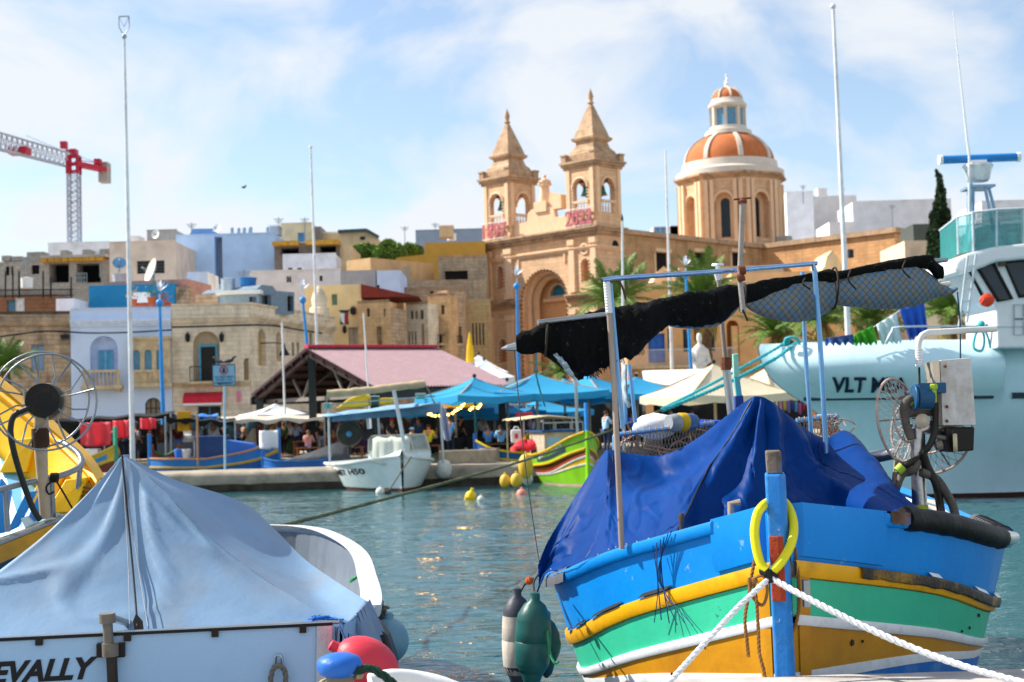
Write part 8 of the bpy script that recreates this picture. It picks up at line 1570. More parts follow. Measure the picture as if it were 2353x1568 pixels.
t=thing('light_mast','slim mast with a white cup shaped lamp behind the awning','mast',at(1668,840,12.4));M().tube([at(1668,842,12.4),at(1655,700,12.4),at(1651,630,12.4)],.02,8).build('mast',mat('grey brown mast','85786c',.5),t,sm=60);M().lathe([(.02,-.05),(.035,0),(.052,.025),(.052,.045),(.02,.05),(.02,.075),(.055,.08),(.05,.1)],at(1650,632,12.4),14).build('lamp',WHITE,t,sm=40);M().lathe([(.045,-.06),(.05,0),(.045,.05)],at(1668,835,12.4),10).build('collar',mat('rusty iron','6a3a26',.8),t)
t=thing('mint_paddle','mint green wooden paddle in a blue sleeve standing behind the tarpaulin','paddle',at(1698,950,12.1));M().prism([at(1686,868,12.1),at(1699,868,12.1),at(1697,812,12.1),at(1684,814,12.1)],V((0,.05,0))).build('blade_top',mat('pale mint paint','8fd6c0',.45,stain=('d8e8e0',.4,8)),t,bev=.008);M().prism([at(1692,912,12.1),at(1706,912,12.1),at(1700,868,12.1),at(1687,868,12.1)],V((0,.05,0))).build('blade',mat('aqua paint','4fb0bc',.45),t,bev=.008);M().prism([at(1690,955,12.08),at(1712,955,12.08),at(1708,908,12.08),at(1689,910,12.08)],V((0,.07,0))).build('sleeve',mat('navy blue sleeve','1f3f8c',.6),t,bev=.01)
# fenders at the port side
def fender(label,px,ytop,ybot,d,r,mb,me,name='cylinder_fender',lean=0.):
 a,c=at(px,ytop,d),at(px+lean,ybot,d);L_=(a-c).length;ax_=(a-c).normalized();t=thing(name,label,'fender',c,'cylindrical fenders on the blue boat');M().lathe([(.02,.0),(r*.7,.02),(r*.95,.08),(r,.16),(r*1.03,L_*.5-.005),(r*1.0,L_*.5),(r*1.03,L_*.5+.005),(r,L_-.16),(r*.95,L_-.08)],c,20,ax_).build('body',mb,t,sm=50);M().lathe([(r*.97,L_-.09),(r*.93,L_-.05),(r*.6,L_+.02),(r*.3,L_+.05),(r*.28,L_+.1),(r*.1,L_+.11)],c,18,ax_).build('top_cap',me,t,sm=50);M().lathe([(r*.1,-.1),(r*.4,-.07),(r*.6,.0),(r*.96,.08)],c,18,ax_).build('bottom_cap',me,t,sm=50);return t
fender('dirty white cylinder fender with black ends behind the green one',1188,1385,1556,10.35,.11,mat('dirty white fender','c8beb2',.6,var=.2,stain=('5a4c44',.75,3),streak=.6),mat('slate fender end','3a3f4a',.5),lean=2);fender('dark green cylinder fender hanging at the port side',1228,1396,1552,10.05,.125,mat('dark green fender','1f5450',.38,var=.15,stain=('3f7a74',.4,3)),mat('dark green fender','1f5450',.38),lean=-6);fender('teal fender mostly hidden behind the green one',1256,1440,1525,10.2,.1,mat('dark teal fender','1a4a48',.5),mat('dark teal fender','1a4a48',.5))
b=M();b.tube(spline([at(1230,1368,10.1),at(1226,1340,10.3),at(1238,1320,10.6)],.03),.008,5);b.tube(spline([at(1190,1375,10.35),at(1205,1345,10.5),at(1225,1330,10.6)],.03),.008,5);setp(b.build('fender_line',BLACK),'dark lines tying the cylinder fenders to the gunwale','line')
setp(M().ball(at(1216,1335,10.4),.03,8).build('orange_knot',mat('orange twine','c85a28',.9,var=.4,bump=.8)),'small orange twine knot above the white fender','knot');setp(M().rope([at(1258,1450,9.95),at(1264,1500,9.9),at(1275,1524,9.85),at(1284,1520,9.85)],.01,step=.012,n=4).build('green_string',mat('green twine','2f8a5a',.8)),'green twine loop beside the green fender','string')
# net hauler on the starboard gunwale
d=10.55;u=d/FPX;SS=mat('scratched stainless','b4b6b8',.3,.95,var=.12,stain=('6a5a4c',.4,5),bump=.15);T2=t=thing('net_hauler','stainless net hauler with two wire wheels and a stained white box','net hauler',at(2112,1210,d));RST=mat('yellow rusty sleeve','b0b83a',.6,var=.2,stain=('8a4a1a',.7,5));OLD=mat('grimy grey metal','7d766c',.6,.4,var=.3,stain=('4a3c30',.6,6))
M().tube([at(2114,1200,d),at(2111,1090,d),at(2108,985,d)],17*u,18).build('post',SS,t,sm=60);M().tube([at(2114,1212,d),at(2113,1160,d)],[21*u,19*u],18).build('collar',RST,t,sm=60)
M().tube(spline([at(2108,1010,d),at(2108,992,d),at(2120,984,d),at(2150,984,d+.02),at(2200,982,d+.1)],.02),17*u,16).build('elbow',SS,t,sm=60)
def wheel(c,r,ax_,seed):
 q=ax_.normalized().to_track_quat('Z','Y');P=lambda rr,a_,z=0:c+q@V((rr*math.cos(a_),rr*math.sin(a_),z));w=M();n=36;A_=[math.pi*2*i/n for i in range(n)]
 w.tube([P(r,a_) for a_ in A_],.011,6,closed=True);w.tube([P(r*.55,a_,.06) for a_ in A_],.008,5,closed=True);rim=w.build('wheel_rim',mat('rusty pale wire','b4a49a',.6,.3,stain=('7a4a34',.5,12)),t,sm=60);s=M()
 for k in range(6):s.tube([P(.05,k*math.pi/3,.09),P(r,k*math.pi/3)],.006,5)
 s.build('spokes',OLD,rim);m_=M();nn=30
 for k in range(nn):
  for sg in (1,-1):m_.tube([P(lerp(.1,r,i/5),2*math.pi*k/nn+sg*i*.09,lerp(.085,0,i/5)) for i in range(6)],.0026,3)
 m_.build('wire_mesh',mat('pale wire mesh','c0b4ac',.6,.3),rim)
wheel(at(2064,966,d+.05),97*u,V((.72,-.66,.12)),1);wheel(at(2140,990,d+.25),100*u,V((-.62,-.75,.15)),2)
M().tube([at(2085,945,d),at(2150,940,d+.05)],.05,12).build('axle',OLD,t,sm=50);M().lathe([(.05,0),(.055,.02),(.03,.04),(.015,.05)],at(2118,968,d-.08),16,-Y).build('pulley',mat('cream pulley','b8ac98',.6),t,sm=40)
b=M();b.tube([at(2103,915,d-.1),at(2138,915,d-.08)],[.085,.09],16);b.lohi(at(2112,905,d-.15),at(2160,880,d));b.tube([at(2098,915,d-.1),at(2104,915,d-.1)],.1,16);b.build('hydraulic_motor',mat('dark blue machine paint','1a5078',.4,var=.15,stain=('0e2a40',.5,6)),t,sm=40,bev=.006);M().tube([at(2083,925,d-.08),at(2103,922,d-.08)],.03,10).build('shaft_end',mat('lime fitting','9cb83a',.5),t,sm=50)
BXW=mat('grimy white box','cfcfcd',.55,var=.08,vs=3,stain=('8a6f3a',.65,2.6),streak=.35,bump=.2);c0=at(2166,978,d-.12);c1=at(2243,978,d-.08);c2=at(2232,822,d-.08);c3=at(2160,828,d-.12)
M().prism([c0,c1,c2,c3],V((.02,.3,.0))).build('control_box',BXW,t,bev=.008);M().prism([c0+V((-.02,.03,0)),c0+V((-.005,-.0,0)),c3+V((-.005,0,0)),c3+V((-.045,.05,-.01))],V((.02,.26,0))).build('box_side',mat('grey box side','8a8478',.7,var=.2),t);b=M()
for x,y in ((2172,842),(2176,935),(2176,968)):b.ball(at(x,y,d-.13),.012,8)
b.build('bolt',mat('rusty iron','6a3a26',.8),t,sm=50)
M().prism([at(2180,1040,d-.08),at(2238,1036,d-.05),at(2240,982,d-.05),at(2172,982,d-.08)],V((0,.25,0))).build('lower_box',mat('black box','15130f',.5),t,bev=.01);M().lathe([(.065,0),(.07,.015),(.065,.03)],at(2190,1018,d-.12),18,V((1,-.3,0))).build('disc',mat('cream disc','c4b894',.6),t,sm=40)
b=M();b.tube([at(2148,1003,d-.05),at(2182,1008,d-.05)],.018,10);b.tube([at(2150,1025,d-.1),at(2164,1022,d-.1)],.035,12);b.tube([at(2140,1000,d-.06),at(2150,1000,d-.06)],.03,10);b.tube([at(2160,985,d),at(2190,995,d-.06)],.02,8);b.build('valve',OLD,t,sm=50);M().tube([at(2145,925,d-.14),at(2146,890,d-.14)],[.024,.02],10).build('hose_fitting',mat('lime fitting','9cb83a',.5),t,sm=50);M().lathe([(.03,0),(.034,.01),(.034,.03),(.026,.04)],at(2145,895,d-.14),8).build('hose_fitting',mat('lime fitting','9cb83a',.5),t)
HB=mat('black hydraulic hose','26241f',.5,var=.2);HG=mat('grey cracked hose','57524a',.75,var=.4,vs=8,bump=.5)
for pts,r,m_ in ((((2148,925),(2150,975),(2138,1020),(2112,1050),(2085,1066),(2068,1078)),.024,HB),(((2062,1078),(2080,1088),(2100,1080),(2110,1060)),.028,HG),(((2120,1040),(2132,1075),(2150,1110),(2160,1160),(2166,1205)),.03,HB),(((2116,1085),(2150,1100),(2172,1130),(2190,1165),(2200,1210)),.032,HG),(((2100,1075),(2075,1090),(2062,1120),(2058,1130)),.026,HG),(((2095,1010),(2078,960),(2082,925),(2100,915)),.032,HG)):
 M().tube(spline([at(x,y,d-.1+.03*(i%2)) for i,(x,y) in enumerate(pts)],.02),r,10).build('hose',m_,t,sm=60)
M().tube([at(2062,1084,d-.12),at(2074,1072,d-.12)],.036,10).build('hose_fitting',mat('lime fitting','9cb83a',.5),t,sm=50);M().tube([at(2000,1052,d+.4),at(2060,1040,d+.3)],.05,14).build('roller_bar',SS,t,sm=60);M().bar(at(2052,1130,d+.2),at(2060,1060,d+.2),.03).build('strut',WOOD,t);M().tube([at(2082,905,d+.1),at(2150,882,d+.2)],.016,8).build('tie_bar',SS,t,sm=60)
t=thing('bent_white_pipe','white bent pipe rail above the net hauler','pipe',at(2112,850,10.7));M().tube(spline([at(2111,838,10.6),at(2110,800,10.6),at(2114,778,10.62),at(2128,766,10.65),at(2160,763,10.7),at(2288,756,10.9)],.03),.024,12).build('pipe',mat('yellowed white pipe','d6d6d2',.4,stain=('a89a84',.4,6)),t,sm=60);M().tube([at(2112,842,10.6),at(2112,802,10.6)],.029,12).build('tape',TP,t,sm=60);M().tube([at(2112,845,10.55),at(2113,880,10.5),at(2116,910,10.45)],.008,6).build('cable',BLACK,t)
# starboard inner things: white inner gunwale block
M().prism([at(2085,1195,11.3),at(2215,1210,11.6),at(2150,1150,12.0),at(2098,1142,12.0)],Z*-.3).build('side_bench',mat('white bench paint','d9d6cc',.5,stain=('9a9484',.4,4)),LZ)
# LEFT COVERED BOAT
CB=mat('white boat topside','a4c8ea',.32,var=.04,stain=('9fbcd8',.3,1.5),coat=.3);RAIL=mat('dark alloy rail','6a6c70',.35,.8)
TL,TR=V((-3.42,9.11,1.345)),V((-1.195,9.5,1.345));tdir=(TR-TL).normalized();tn=V((tdir.y,-tdir.x,0))
T=LB_=thing('covered_boat','white boat with a grey peaked cover and dark lettered stern in the foreground','boat',(-2.4,12.5,0));tc=(TL+TR)/2
h=Hull(T,(-3.0,16.5),((tc.x+3.0),(tc.y-16.5)),(tc-V((-3.0,16.5,1.345))).length,([0,.25,.9,2.5,4.5,6.5,7.1],[.05,.5,.85,1.2,1.33,1.36,1.16]),([0,2.5,7.3],[1.45,1.36,1.345]),transom=True,low=.8)
h.strake('topside',CB,[1.45,1.36,1.345],[-.3,-.3,-.3],n=40);h.strake('gunwale',mat('white gunwale','cfd4d8',.4,var=.1,stain=('a8aeb2',.4,3)),[1.5,1.41,1.33],[1.4,1.3,1.25],.04,s1=6.3,inner=-.13)
h.deck(mat('pale deck','b8bcc4',.6),.4);h.inside(mat('dark inner side','5f6a78',.6),.4)
b=M();b.add([TL+Z*-1.6,TR+Z*-1.6,TR,TL,TL+Z*-1.6-tn*.08,TR+Z*-1.6-tn*.08,TR-tn*.08,TL-tn*.08],[(0,1,2,3),(4,5,6,7),(2,3,7,6),(1,2,6,5)]);b.build('transom',CB,T)
q=lambda x,y,o=.0:(lambda r,k:CAMP+r*k)(ray(x,y),((TL-tn*o-CAMP).dot(tn))/ray(x,y).dot(tn))
sgn=1 if (CAMP-TL).dot(tn)>0 else -1;tn=tn*sgn
def q(x,y,o=0.):r=ray(x,y);k=((TL+tn*o)-CAMP).dot(tn)/r.dot(tn);return CAMP+r*k
b=M();b.tube([TL+Z*.01-tdir*.5,TR+Z*.01],.016,8);b.build('stern_rail',mat('pale alloy rail','aeb6bc',.3,.8),T,sm=60);M().bar(q(-80,1474,.012),q(764,1434,.012),.012,.02).build('rail_gasket',BLACK,T)
for x in (90,293,494,696):y=1467-(x-90)*.047;M().box((q(x,y+7,.012)),(.045,.03,.05),rz=math.atan2(tdir.y,tdir.x)).build('rail_clip',mat('dark clip','2c2623',.5,.4),T)
lt=lettering('EVALLY','boat_name',mat('black vinyl lettering','16161a',.4),T,q(-22,1574,.004),tdir,Z,.142,.002,shear=.32,bold=.04,width=1.0);ys=[v.co.x for v in lt.data.vertices];want=(q(226,1540)-q(-22,1540)).length;x0=min(ys);kx=want/(max(ys)-x0)
for v in lt.data.vertices:
 o_=v.co-V((x0,0,0));base_=MW[T.name].inverted()@q(-22,1574,.004);w_=(v.co-base_);al=w_.dot(tdir);v.co=base_+tdir*(al*kx*math.cos(math.atan2(tdir.y,tdir.x)))+(w_-tdir*al)
 # rudder post fitting
b=M();b.tube([q(246,1412,.08),q(250,1490,.08)],.032,14);b.build('outboard_bracket',OLD,T,sm=60);[M().tube([q(*p_,.08),q(*r_,.08)],.052,14).build('bracket_sleeve',OLD,T,sm=50) for p_,r_ in (((246,1410),(247,1432)),((253,1478),(254,1508)))];M().tube([q(256,1500,.08),q(260,1590,.08)],.034,14).build('rudder_post',mat('dark bronze','3a3430',.5,.5),T,sm=60);M().tube([q(258,1420,.07),q(310,1438,-.25)],.024,10).build('tiller',mat('dull alloy','9aa0a4',.4,.6),T,sm=60)
for x in (236,274):M().box(q(x,1494,.03),(.075,.05,.09),rz=math.atan2(tdir.y,tdir.x)).build('hinge_plate',mat('dark clip','2c2623',.5,.4),T,bev=.006)
b=M();b.tube([q(632,1536,.01),q(634,1508,.03),q(643,1504,.03),q(648,1512,.03),q(647,1536,.01)],.009,8);ro=b.build('eye_bolt',STEEL,T,sm=60);setp(M().rope([q(624,1585,.05),q(622,1560,.05),q(630,1534,.06),q(646,1532,.07),q(656,1550,.05),q(656,1590,.05)],.018,step=.014).build('grey_rope_loop',mat('grey hemp rope','75706a',.9,var=.3)),'grey hemp rope loop through the stern eye bolt','rope')
# corner panel and green tinted side
b=M();b.add([q(728,1440,.015),q(764,1436,.015),q(762,1600,.015),q(726,1600,.015)],[(0,1,2,3)]);b.build('corner_plate',mat('pale reflecting plate','b8c4d0',.15,.6),T)
# cover
CVR=mat('grey white boat cover','7493b2',.5,spec=.3,var=.1,vs=1.3,stain=('84868a',.4,1.8),bump=.35,bs=4,streak=.12,chip=('525a62',.7,14))
ap=(282,1046,10.35)
Cc=res([at(*p) for p in (ap,(322,1076,10.3),(362,1114,10.24),(480,1236,10.05),(600,1328,9.88),(732,1410,9.68),(800,1436,9.62))],9)
Rr=res([at(*p) for p in (ap,(400,1103,10.7),(520,1140,11.1),(582,1172,11.3),(640,1226,11.3),(712,1296,10.9),(848,1386,9.9))],9)
n=len(Cc);ns=n-1;rows=[];NJ=44
for i in range(n):
 s=i/ns;row=[];A_=at(*ap)
 for j in range(NJ):
  f=j/(NJ-1);bp_=TL-tdir*.75+(TR+tdir*.02-(TL-tdir*.75))*f+V((0,.04,-.03));wgt=f**3
  p=A_.lerp(bp_,s)-Z*.15*math.sin(math.pi*s**.9)*(1-wgt)+V((0,.05,0))*math.sin(math.pi*s)
  p=p.lerp(Cc[i],wgt) if f>.5 else p+(V((0,0,0)))
  n1=noise.noise((f*4+s,s*2-f,1));p+=V((0,-.03*noise.noise((f*5,s*3,1))*math.sin(math.pi*s),.014*noise.noise((f*9,s*5,4))*math.sin(math.pi*s)))+V((0,-.02,.01))*math.exp(-(n1/.08)**2)*math.sin(math.pi*s);row.append(p)
 row[-1]=Cc[i]
 for j in range(1,13):
  f=j/12;p=Cc[i].lerp(Rr[i],f);p=p-Z*(.06*math.sin(math.pi*f)*math.sin(math.pi*s))+V((-.02,0,.02))*noise.noise((f*3,s*4,2))*math.sin(math.pi*s);row.append(p)
 g=Rr[i];row+=[g+V((-.35*min(1,4*s),.15,-.22*min(1,3*s))),g+V((-.9*min(1,4*s),.2,-.75*min(1,3*s)))];rows.append(row)
t=thing('boat_cover','pale grey tent shaped canvas cover on the lettered boat','boat cover',V((-2.4,10.5,1.34)));M().grid(rows).build('canvas',CVR,t,sm=60,thick=.006)
# skirt that laps the starboard gunwale, with fluted gathers
sk=[at(778,1436,9.52),at(800,1432,9.75),at(822,1418,9.75),at(840,1400,9.8),at(850,1387,9.88)];sp_=res(sk,8);rows=[[p+V((.02*k+.012*math.sin(i*2.2)*k,-.01*k,.03-.07*k)) for i,p in enumerate(sp_)] for k in range(5)];M().grid([[Cc[-1].lerp(Rr[-1],i/(len(sp_)-1)) for i in range(len(sp_))]]+rows).build('skirt',CVR,t,sm=60)
def cov(f,s):
 i=s*ns;j=f*(NJ-1);return rows_front(i,j)
def seam_line(x0,x1,o=.012):
 pts=[]
 for k in range(1,25):
  s=k/24;A_=at(*ap);bp_=q(lerp(x0,x1,1),1440,-.04);p=A_.lerp(bp_,s)-Z*.15*math.sin(math.pi*s**.9)*.9+V((0,.05,0))*math.sin(math.pi*s)+V((0,-o-.012,.004));pts.append(p)
 return pts
b=M();b.tube([at(*ap)+V((0,-.02,0))]+seam_line(282,318),.0075,6);b.build('zip',mat('black zip','1c1c20',.6),t);b=M();b.tube(seam_line(282,300,.01),.003,4);b.tube(seam_line(282,342,.01),.003,4);b.build('seam',mat('grey seam','868c96',.7),t)
b=M();e=seam_line(282,318)[-2];b.add([e+V((.0,-.02,.05)),e+V((.045,-.03,.0)),e+V((.05,-.03,-.06)),e+V((-.01,-.02,-.06)),e+V((-.02,-.02,.0))],[(0,1,2,3,4)]);b.build('zip_flap',mat('dark flap','3a342e',.7),t,thick=.006)
# ropes, buoys by the quarter
rp_=mat('blue frayed rope','2a78d0',.85,var=.4);b=M();rnd=random.Random(4)
for k in range(16):c=q(rnd.uniform(716,748),1426+rnd.uniform(-4,3),-.03);b.tube(spline([c+V((rnd.gauss(0,.05),rnd.gauss(0,.02),abs(rnd.gauss(0,.014)))) for _ in range(4)],.012),.006,4)
setp(b.build('blue_rope_bunch',rp_),'bunch of bright blue frayed rope on the stern rail','rope')
setp(M().rope(spline([at(812,1330,12.6),at(806,1336,12.5),at(830,1322,12.5),at(848,1332,12.2),at(850,1350,12),at(856,1375,11.4),at(862,1420,11)],.03),.014,step=.014,n=5).build('green_line',mat('bright green rope','1f9a58',.7)),'bright green rope tied round the white far gunwale','rope')
for pts,lb in ((((846,1368,11.3),(858,1362,11.2),(870,1380,11.1),(878,1420,11.0),(884,1452,11.0)),'thick grey rope hanging over the white gunwale'),(((850,1370,11.3),(866,1392,11.1),(868,1430,11),(892,1458,10.9)),'second grey rope beside the round grey buoy')):setp(M().rope([at(*p) for p in pts],.026,step=.02).build('grey_rope',ROPEG),lb,'rope','grey ropes at the covered boat')
b=M();rnd=random.Random(8);
for k in range(26):c=at(874+rnd.uniform(-6,8),1418+rnd.uniform(-16,26),10.95);b.tube(spline([c+V((rnd.gauss(0,.035),rnd.gauss(0,.02),rnd.gauss(0,.06))) for _ in range(4)],.02),.008,4)
setp(b.build('rope_tangle',ROPEG),'grey green rope tangle bunched beside the grey buoy','rope')
for pts in (((770,1440,9.5),(772,1480,9.5),(786,1520,9.5)),((800,1455,9.6),(800,1490,9.6)),((838,1430,10.6),(836,1490,10.5)),((780,1440,9.45),(798,1480,9.35),(806,1496,9.3))):setp(M().tube(spline([at(*p) for p in pts],.04),.007,5).build('fender_line',mat('navy cord','123a70',.7)),'thin dark cord hanging down the covered boat side','line','cords on the covered boat side')
buoy('round blue grey buoy by the covered boat quarter',895,1472,10.7,.145,mat('blue grey buoy','6f98a8',.45,var=.12,stain=('4f6f78',.4,5)),1.15,group='buoys by the covered boat',name='round_buoy');buoy('big coral red buoy lying behind the blue bollard',842,1528,8.9,.165,mat('coral red buoy','d2384a',.45,var=.1,stain=('a02438',.3,4)),1.3,group='buoys by the covered boat',name='round_buoy',axis=V((-.8,-.1,.5)))
t=thing('black_fender','black tapering rubber fender beside the red buoy','fender',at(880,1560,9.6));M().prism([at(836,1500,9.7),at(862,1425,9.9),at(886,1462,9.8),at(902,1510,9.7),at(908,1580,9.5),at(850,1590,9.5)],V((.03,.16,0))).build('body',mat('black fender rubber','121213',.4,var=.15),t,bev=.03)
# bollard
d=7.25;c=at(780,1527,d);zq=1.15;t=thing('mooring_bollard','blue capped mooring bollard with rope turns at the quay edge','bollard',(c.x,c.y,zq));BP=mat('chipped blue bollard paint','1f68c4',.45,var=.1,stain=('3f3a38',.35,9),bump=.3,bs=15)
M().lathe([(.06,0),(.07,.12),(.065,.24),(.1,.255),(.115,.28),(.115,.31),(.1,.335),(.06,.352),(.01,.358)],(c.x,c.y,c.z-.3),24).build('cap',BP,t,sm=40);M().lathe([(.12,0),(.09,.06),(.075,.15),(.07,c.z-zq-.05)],(c.x,c.y,zq),20).build('shaft',OLD,t,sm=40)
setp(M().rope([V((c.x+.1*math.cos(a_),c.y+.1*math.sin(a_),c.z-.055-.018*a_)) for a_ in [i*.5 for i in range(36)]],.022,step=.016).build('bollard_rope',ROPEW if False else mat('tan mooring rope','a89c84',.9,var=.2)),'tan and white rope turns under the blue bollard cap','rope')
setp(M().rope([c+V((.08,-.06,-.03)),at(850,1536,d-.05),at(880,1552,d-.05),at(905,1572,d-.05),at(930,1600,d-.05)],.022,step=.016).build('dark_green_rope',mat('dark green rope','173a2e',.85,var=.3)),'dark green rope leaving the bollard to the right','rope')
setp(M().tube(spline([at(850,1566,7.5),at(900,1556,7.55),at(960,1560,7.6),at(1020,1574,7.6),at(1080,1600,7.6)],.04),.042,14).build('white_pipe',WHITE,sm=60),'white plastic pipe curving at the quay edge by the bollard','pipe')
# YELLOW BOAT, left edge
YB_=mat('bright yellow boat paint','f0bc10',.4,var=.05,stain=('d8a010',.3,2));SKB=mat('light blue boat paint','7cc0e8',.45,var=.06);MBL=mat('mid blue boat paint','2a8fe0',.45);OCY=mat('ochre rail paint','c08a18',.5,var=.12,stain=('6a5a3c',.4,4));NV=mat('navy hull paint','14425e',.4,var=.1)
T=thing('yellow_fishing_boat','yellow fishing boat with blue inside and a hauling wheel at the left edge','fishing boat',at(60,1300,13));
# high yellow bow bulwark: far side, slanting down to the stem
o1=[(-60,838,14.2),(0,884,14.0),(60,934,13.8),(120,984,13.6),(170,1030,13.4),(205,1066,13.2),(232,1108,13.0)];o2=[(-60,1020,13.9),(0,1052,13.8),(50,1092,13.6),(90,1130,13.5),(120,1172,13.2),(160,1180,13.1),(205,1160,12.95)]
a_,e_=res([at(*p) for p in o1],5),res([at(*p) for p in o2],5);M().grid([[p.lerp(r,k/6) for p,r in zip(a_,e_)] for k in range(7)]).build('bow_bulwark',YB_,T,sm=60,thick=.05)
b=M();b.grid([[p+V((0,-.12,.02)) for p in a_],[p+V((0,.12,.05)) for p in a_],[p+V((0,.14,-.06)) for p in a_],[p+V((0,-.12,-.1)) for p in a_]],);b.build('bulwark_cap',mat('deep yellow cap','e0a810',.4),T,sm=30)
for (x0,y0,x1,y1,dd) in ((122,1090,98,1172,13.2),(175,1102,150,1176,12.95),(60,1010,40,1085,13.6)):b=M();p,r=at(x0,y0,dd),at(x1,y1,dd);b.prism([p+V((-.1,0,0)),p+V((.1,0,.02)),r+V((.12,-.12,0)),r+V((-.14,-.12,0))],V((0,.16,0)));b.build('frame_rib',YB_,T,bev=.01)
b=M();b.grid([[at(-60,1020,13.85),at(0,1052,13.75),at(50,1092,13.55),at(92,1132,13.4),at(122,1176,13.1)],[at(-60,1240,12.9),at(0,1235,12.85),at(50,1218,12.8),at(90,1200,12.8),at(124,1186,12.85)]]);b.build('inner_side',SKB,T)
for pts in (((0,1100),(24,1130),(10,1225),(-20,1230)),((60,1130),(84,1128),(40,1212),(14,1224)),((86,1140),(104,1160),(78,1200),(56,1206))):M().prism([at(x,y,12.75) for x,y in pts],V((0,.06,0))).build('inner_rib',MBL,T,bev=.01)
M().prism([at(46,1192,12.7),at(62,1186,12.7),at(78,1204,12.7),at(58,1216,12.7)],V((0,.2,0))).build('deck_block',mat('bluish white block','c4dcec',.6),T,bev=.01)
g1=res([at(*p) for p in ((-80,1272,12.0),(0,1240,12.3),(70,1212,12.5),(140,1184,12.7),(200,1162,12.9),(236,1140,13.0))],6);rows=[[p+Z*.0 for p in g1],[p+V((0,-.02,.02)) for p in g1],[p+V((.0,-.06,-.02)) for p in g1],[p+V((0,-.06,-.05)) for p in g1]];b=M();b.grid([[p+V((0,.22,.0)) for p in g1],g1,[p+V((0,-.05,-.03)) for p in g1]]);b.build('gunwale',mat('worn gunwale top','8a7a5c',.6,var=.25,stain=('b8b8b4',.4,5)),T,sm=30);b=M();b.grid([[p+V((0,-.045,-.01)) for p in g1],[p+V((0,-.075,-.035)) for p in g1],[p+V((0,-.06,-.06)) for p in g1]]);b.build('gunwale_edge',GALV,T,sm=60)
M().grid([[p+V((0,-.055,-.055)) for p in g1],[p+V((0,-.05,-.2)) for p in g1]]).build('rubbing_strake',OCY,T,thick=.03);M().grid([[p+V((0,.0,-.2)) for p in g1],[p+V((.02,.12,-.9)) for p in g1],[p+V((.05,.4,-2.2)) for p in g1]]).build('topside',NV,T,sm=50)
b=M();b.prism([at(232,1108,13.0),at(205,1160,12.95),at(150,1176,13.0),at(180,1110,13.0)],V((0,.3,0)));b.build('bow_block',mat('ochre bow wood','c8902a',.5,var=.12),T,bev=.02)
b=M()
for k in range(3):b.bar(at(186+k*3,1140-k*10,12.92),at(206+k*3,1144-k*10,12.9),.02)
b.build('bow_mark',mat('brown mark','6a4a20',.6),T)
# stainless rail
b=M();b.tube(spline([at(-40,1142,12.3),at(0,1126,12.35),at(60,1110,12.45),at(120,1098,12.6),at(160,1086,12.75),at(184,1072,12.9),at(188,1058,13.0),at(178,1040,13.1),at(150,1020,13.2),at(136,1016,13.3)],.05),.027,12);[b.tube([at(*p),at(*r)],.024,10) for p,r in (((12,1124,12.36),(18,1222,12.4)),((118,1100,12.6),(122,1188,12.7)),((184,1075,12.9),(176,1152,12.95)))];b.build('bow_rail',mat('dull steel rail','868c92',.4,.8),T,sm=60)
b=M()
for k in range(5):b.tube([at(124+2*math.cos(a_),1098+9*math.sin(a_),12.58+.03*math.cos(a_))+X*(.012*k-.02) for a_ in [math.pi*2*i/12 for i in range(12)]],.012,5,closed=True)
b.tube(spline([at(128,1104,12.55),at(150,1140,12.6),at(172,1180,12.7)],.05),.009,5);b.tube(spline([at(118,1106,12.5),at(106,1120,12.5),at(112,1136,12.5),at(124,1130,12.5)],.02),.009,5);setp(b.build('rail_lashing',mat('black brown cord','1f1a16',.8),sm=50),'black cord lashed round the yellow boat rail','cord')
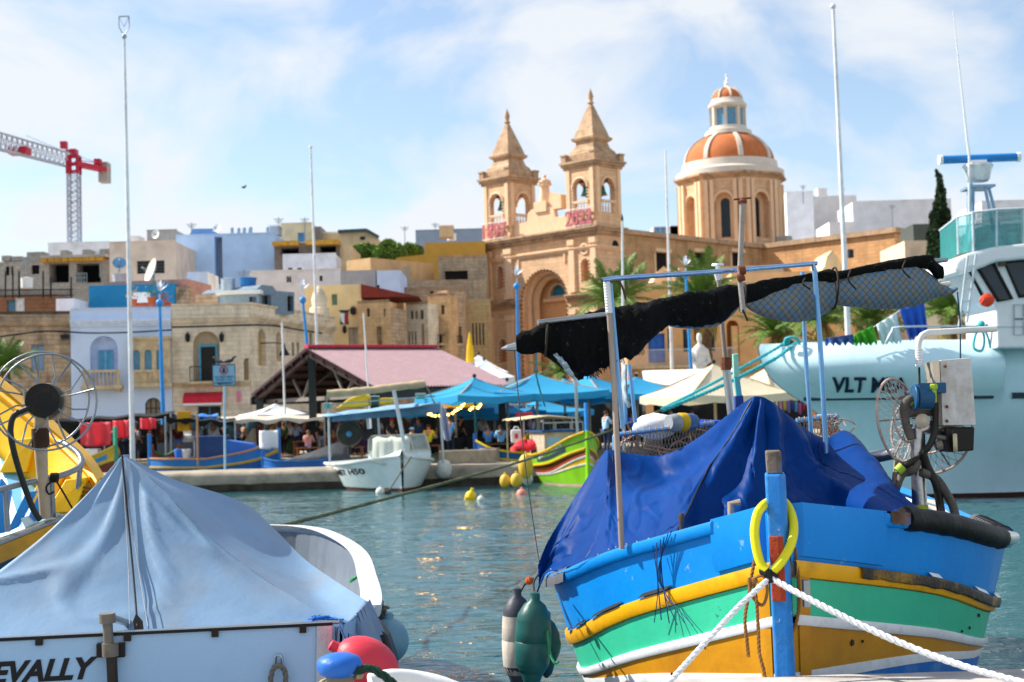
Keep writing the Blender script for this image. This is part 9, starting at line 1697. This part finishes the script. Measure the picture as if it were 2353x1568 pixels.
# hauling wheel
d=12.2;u=d/FPX;t=thing('hauling_wheel','big round steel hauling wheel with a black hub on a rusty post','net hauler',at(98,1190,12.5));hb=at(97,920,d);ax_=V((.12,-1,.06)).normalized();qq=ax_.to_track_quat('Z','Y');PW=lambda c_,r,a_,z=0.:c_+qq@V((r*math.cos(a_),r*math.sin(a_),z))
M().lathe([(.02,.0),(39*u,.0),(40*u,-.02),(40*u,-.14),(30*u,-.16)],hb,28,ax_).build('hub',mat('greasy black hub','120f0d',.6,var=.3,stain=('3a2c20',.5,8),bump=.3),t,sm=40);M().lathe([(42*u,-.16),(44*u,-.2),(40*u,-.26)],hb,24,ax_).build('hub_collar',mat('stained collar','8a7a68',.7,.3,var=.3),t,sm=40)
c1=at(108,924,d-.1);c2=at(92,918,d+.25);A_=[math.pi*2*i/48 for i in range(48)]
M().tube([PW(c1,110*u,a_) for a_ in A_],.009,8,closed=True).build('front_ring',mat('dull steel rail','868c92',.4,.8),t,sm=60);M().tube([PW(c2,112*u,a_) for a_ in A_],.009,8,closed=True).build('rear_ring',mat('dull steel rail','868c92',.4,.8),t,sm=60)
for k in range(8):
 a_=k*math.pi/4+.25
 for c_,rr,zz in ((c1,110*u,-.04),(c2,112*u,-.2)):a2=a_+(.0 if zz>-.1 else.3);p0=PW(hb,38*u,a2,zz);p1=PW(hb,62*u,a2-.08,zz);p2=PW(c_,rr,a2);M().tube([p0,p1,p2],.0085,6).build('spoke',mat('dull steel rail','868c92',.4,.8),t,sm=60)
M().tube([at(97,940,d+.15),at(92,1000,d+.3),at(97,1090,d+.3),at(104,1190,d+.4)],[.06,.062,.05,.045],12).build('post',mat('rust stained pale post','b09a80',.7,var=.2,stain=('4a2a1a',.7,3)),t,sm=60);M().tube([at(92,985,d+.25),at(94,1030,d+.25)],[.075,.078],12).build('post_sleeve',mat('rusty dark sleeve','3c2418',.8,var=.4),t,sm=50)
M().tube(spline([at(72,935,d),at(52,944,d),at(32,955,d),at(24,985,d),at(30,1030,d),at(50,1100,d+.1),at(76,1170,d+.2),at(92,1195,d+.25)],.04),.026,10).build('hose',HB,t,sm=60);b=M();b.tube([at(66,900,d+.1),at(72,945,d+.1)],.05,10);b.tube([at(48,905,d+.1),at(66,912,d+.1)],.012,8);b.build('motor',OLD,t,sm=50)
# small far details: tripod-like goods on the left quay, blue buckets
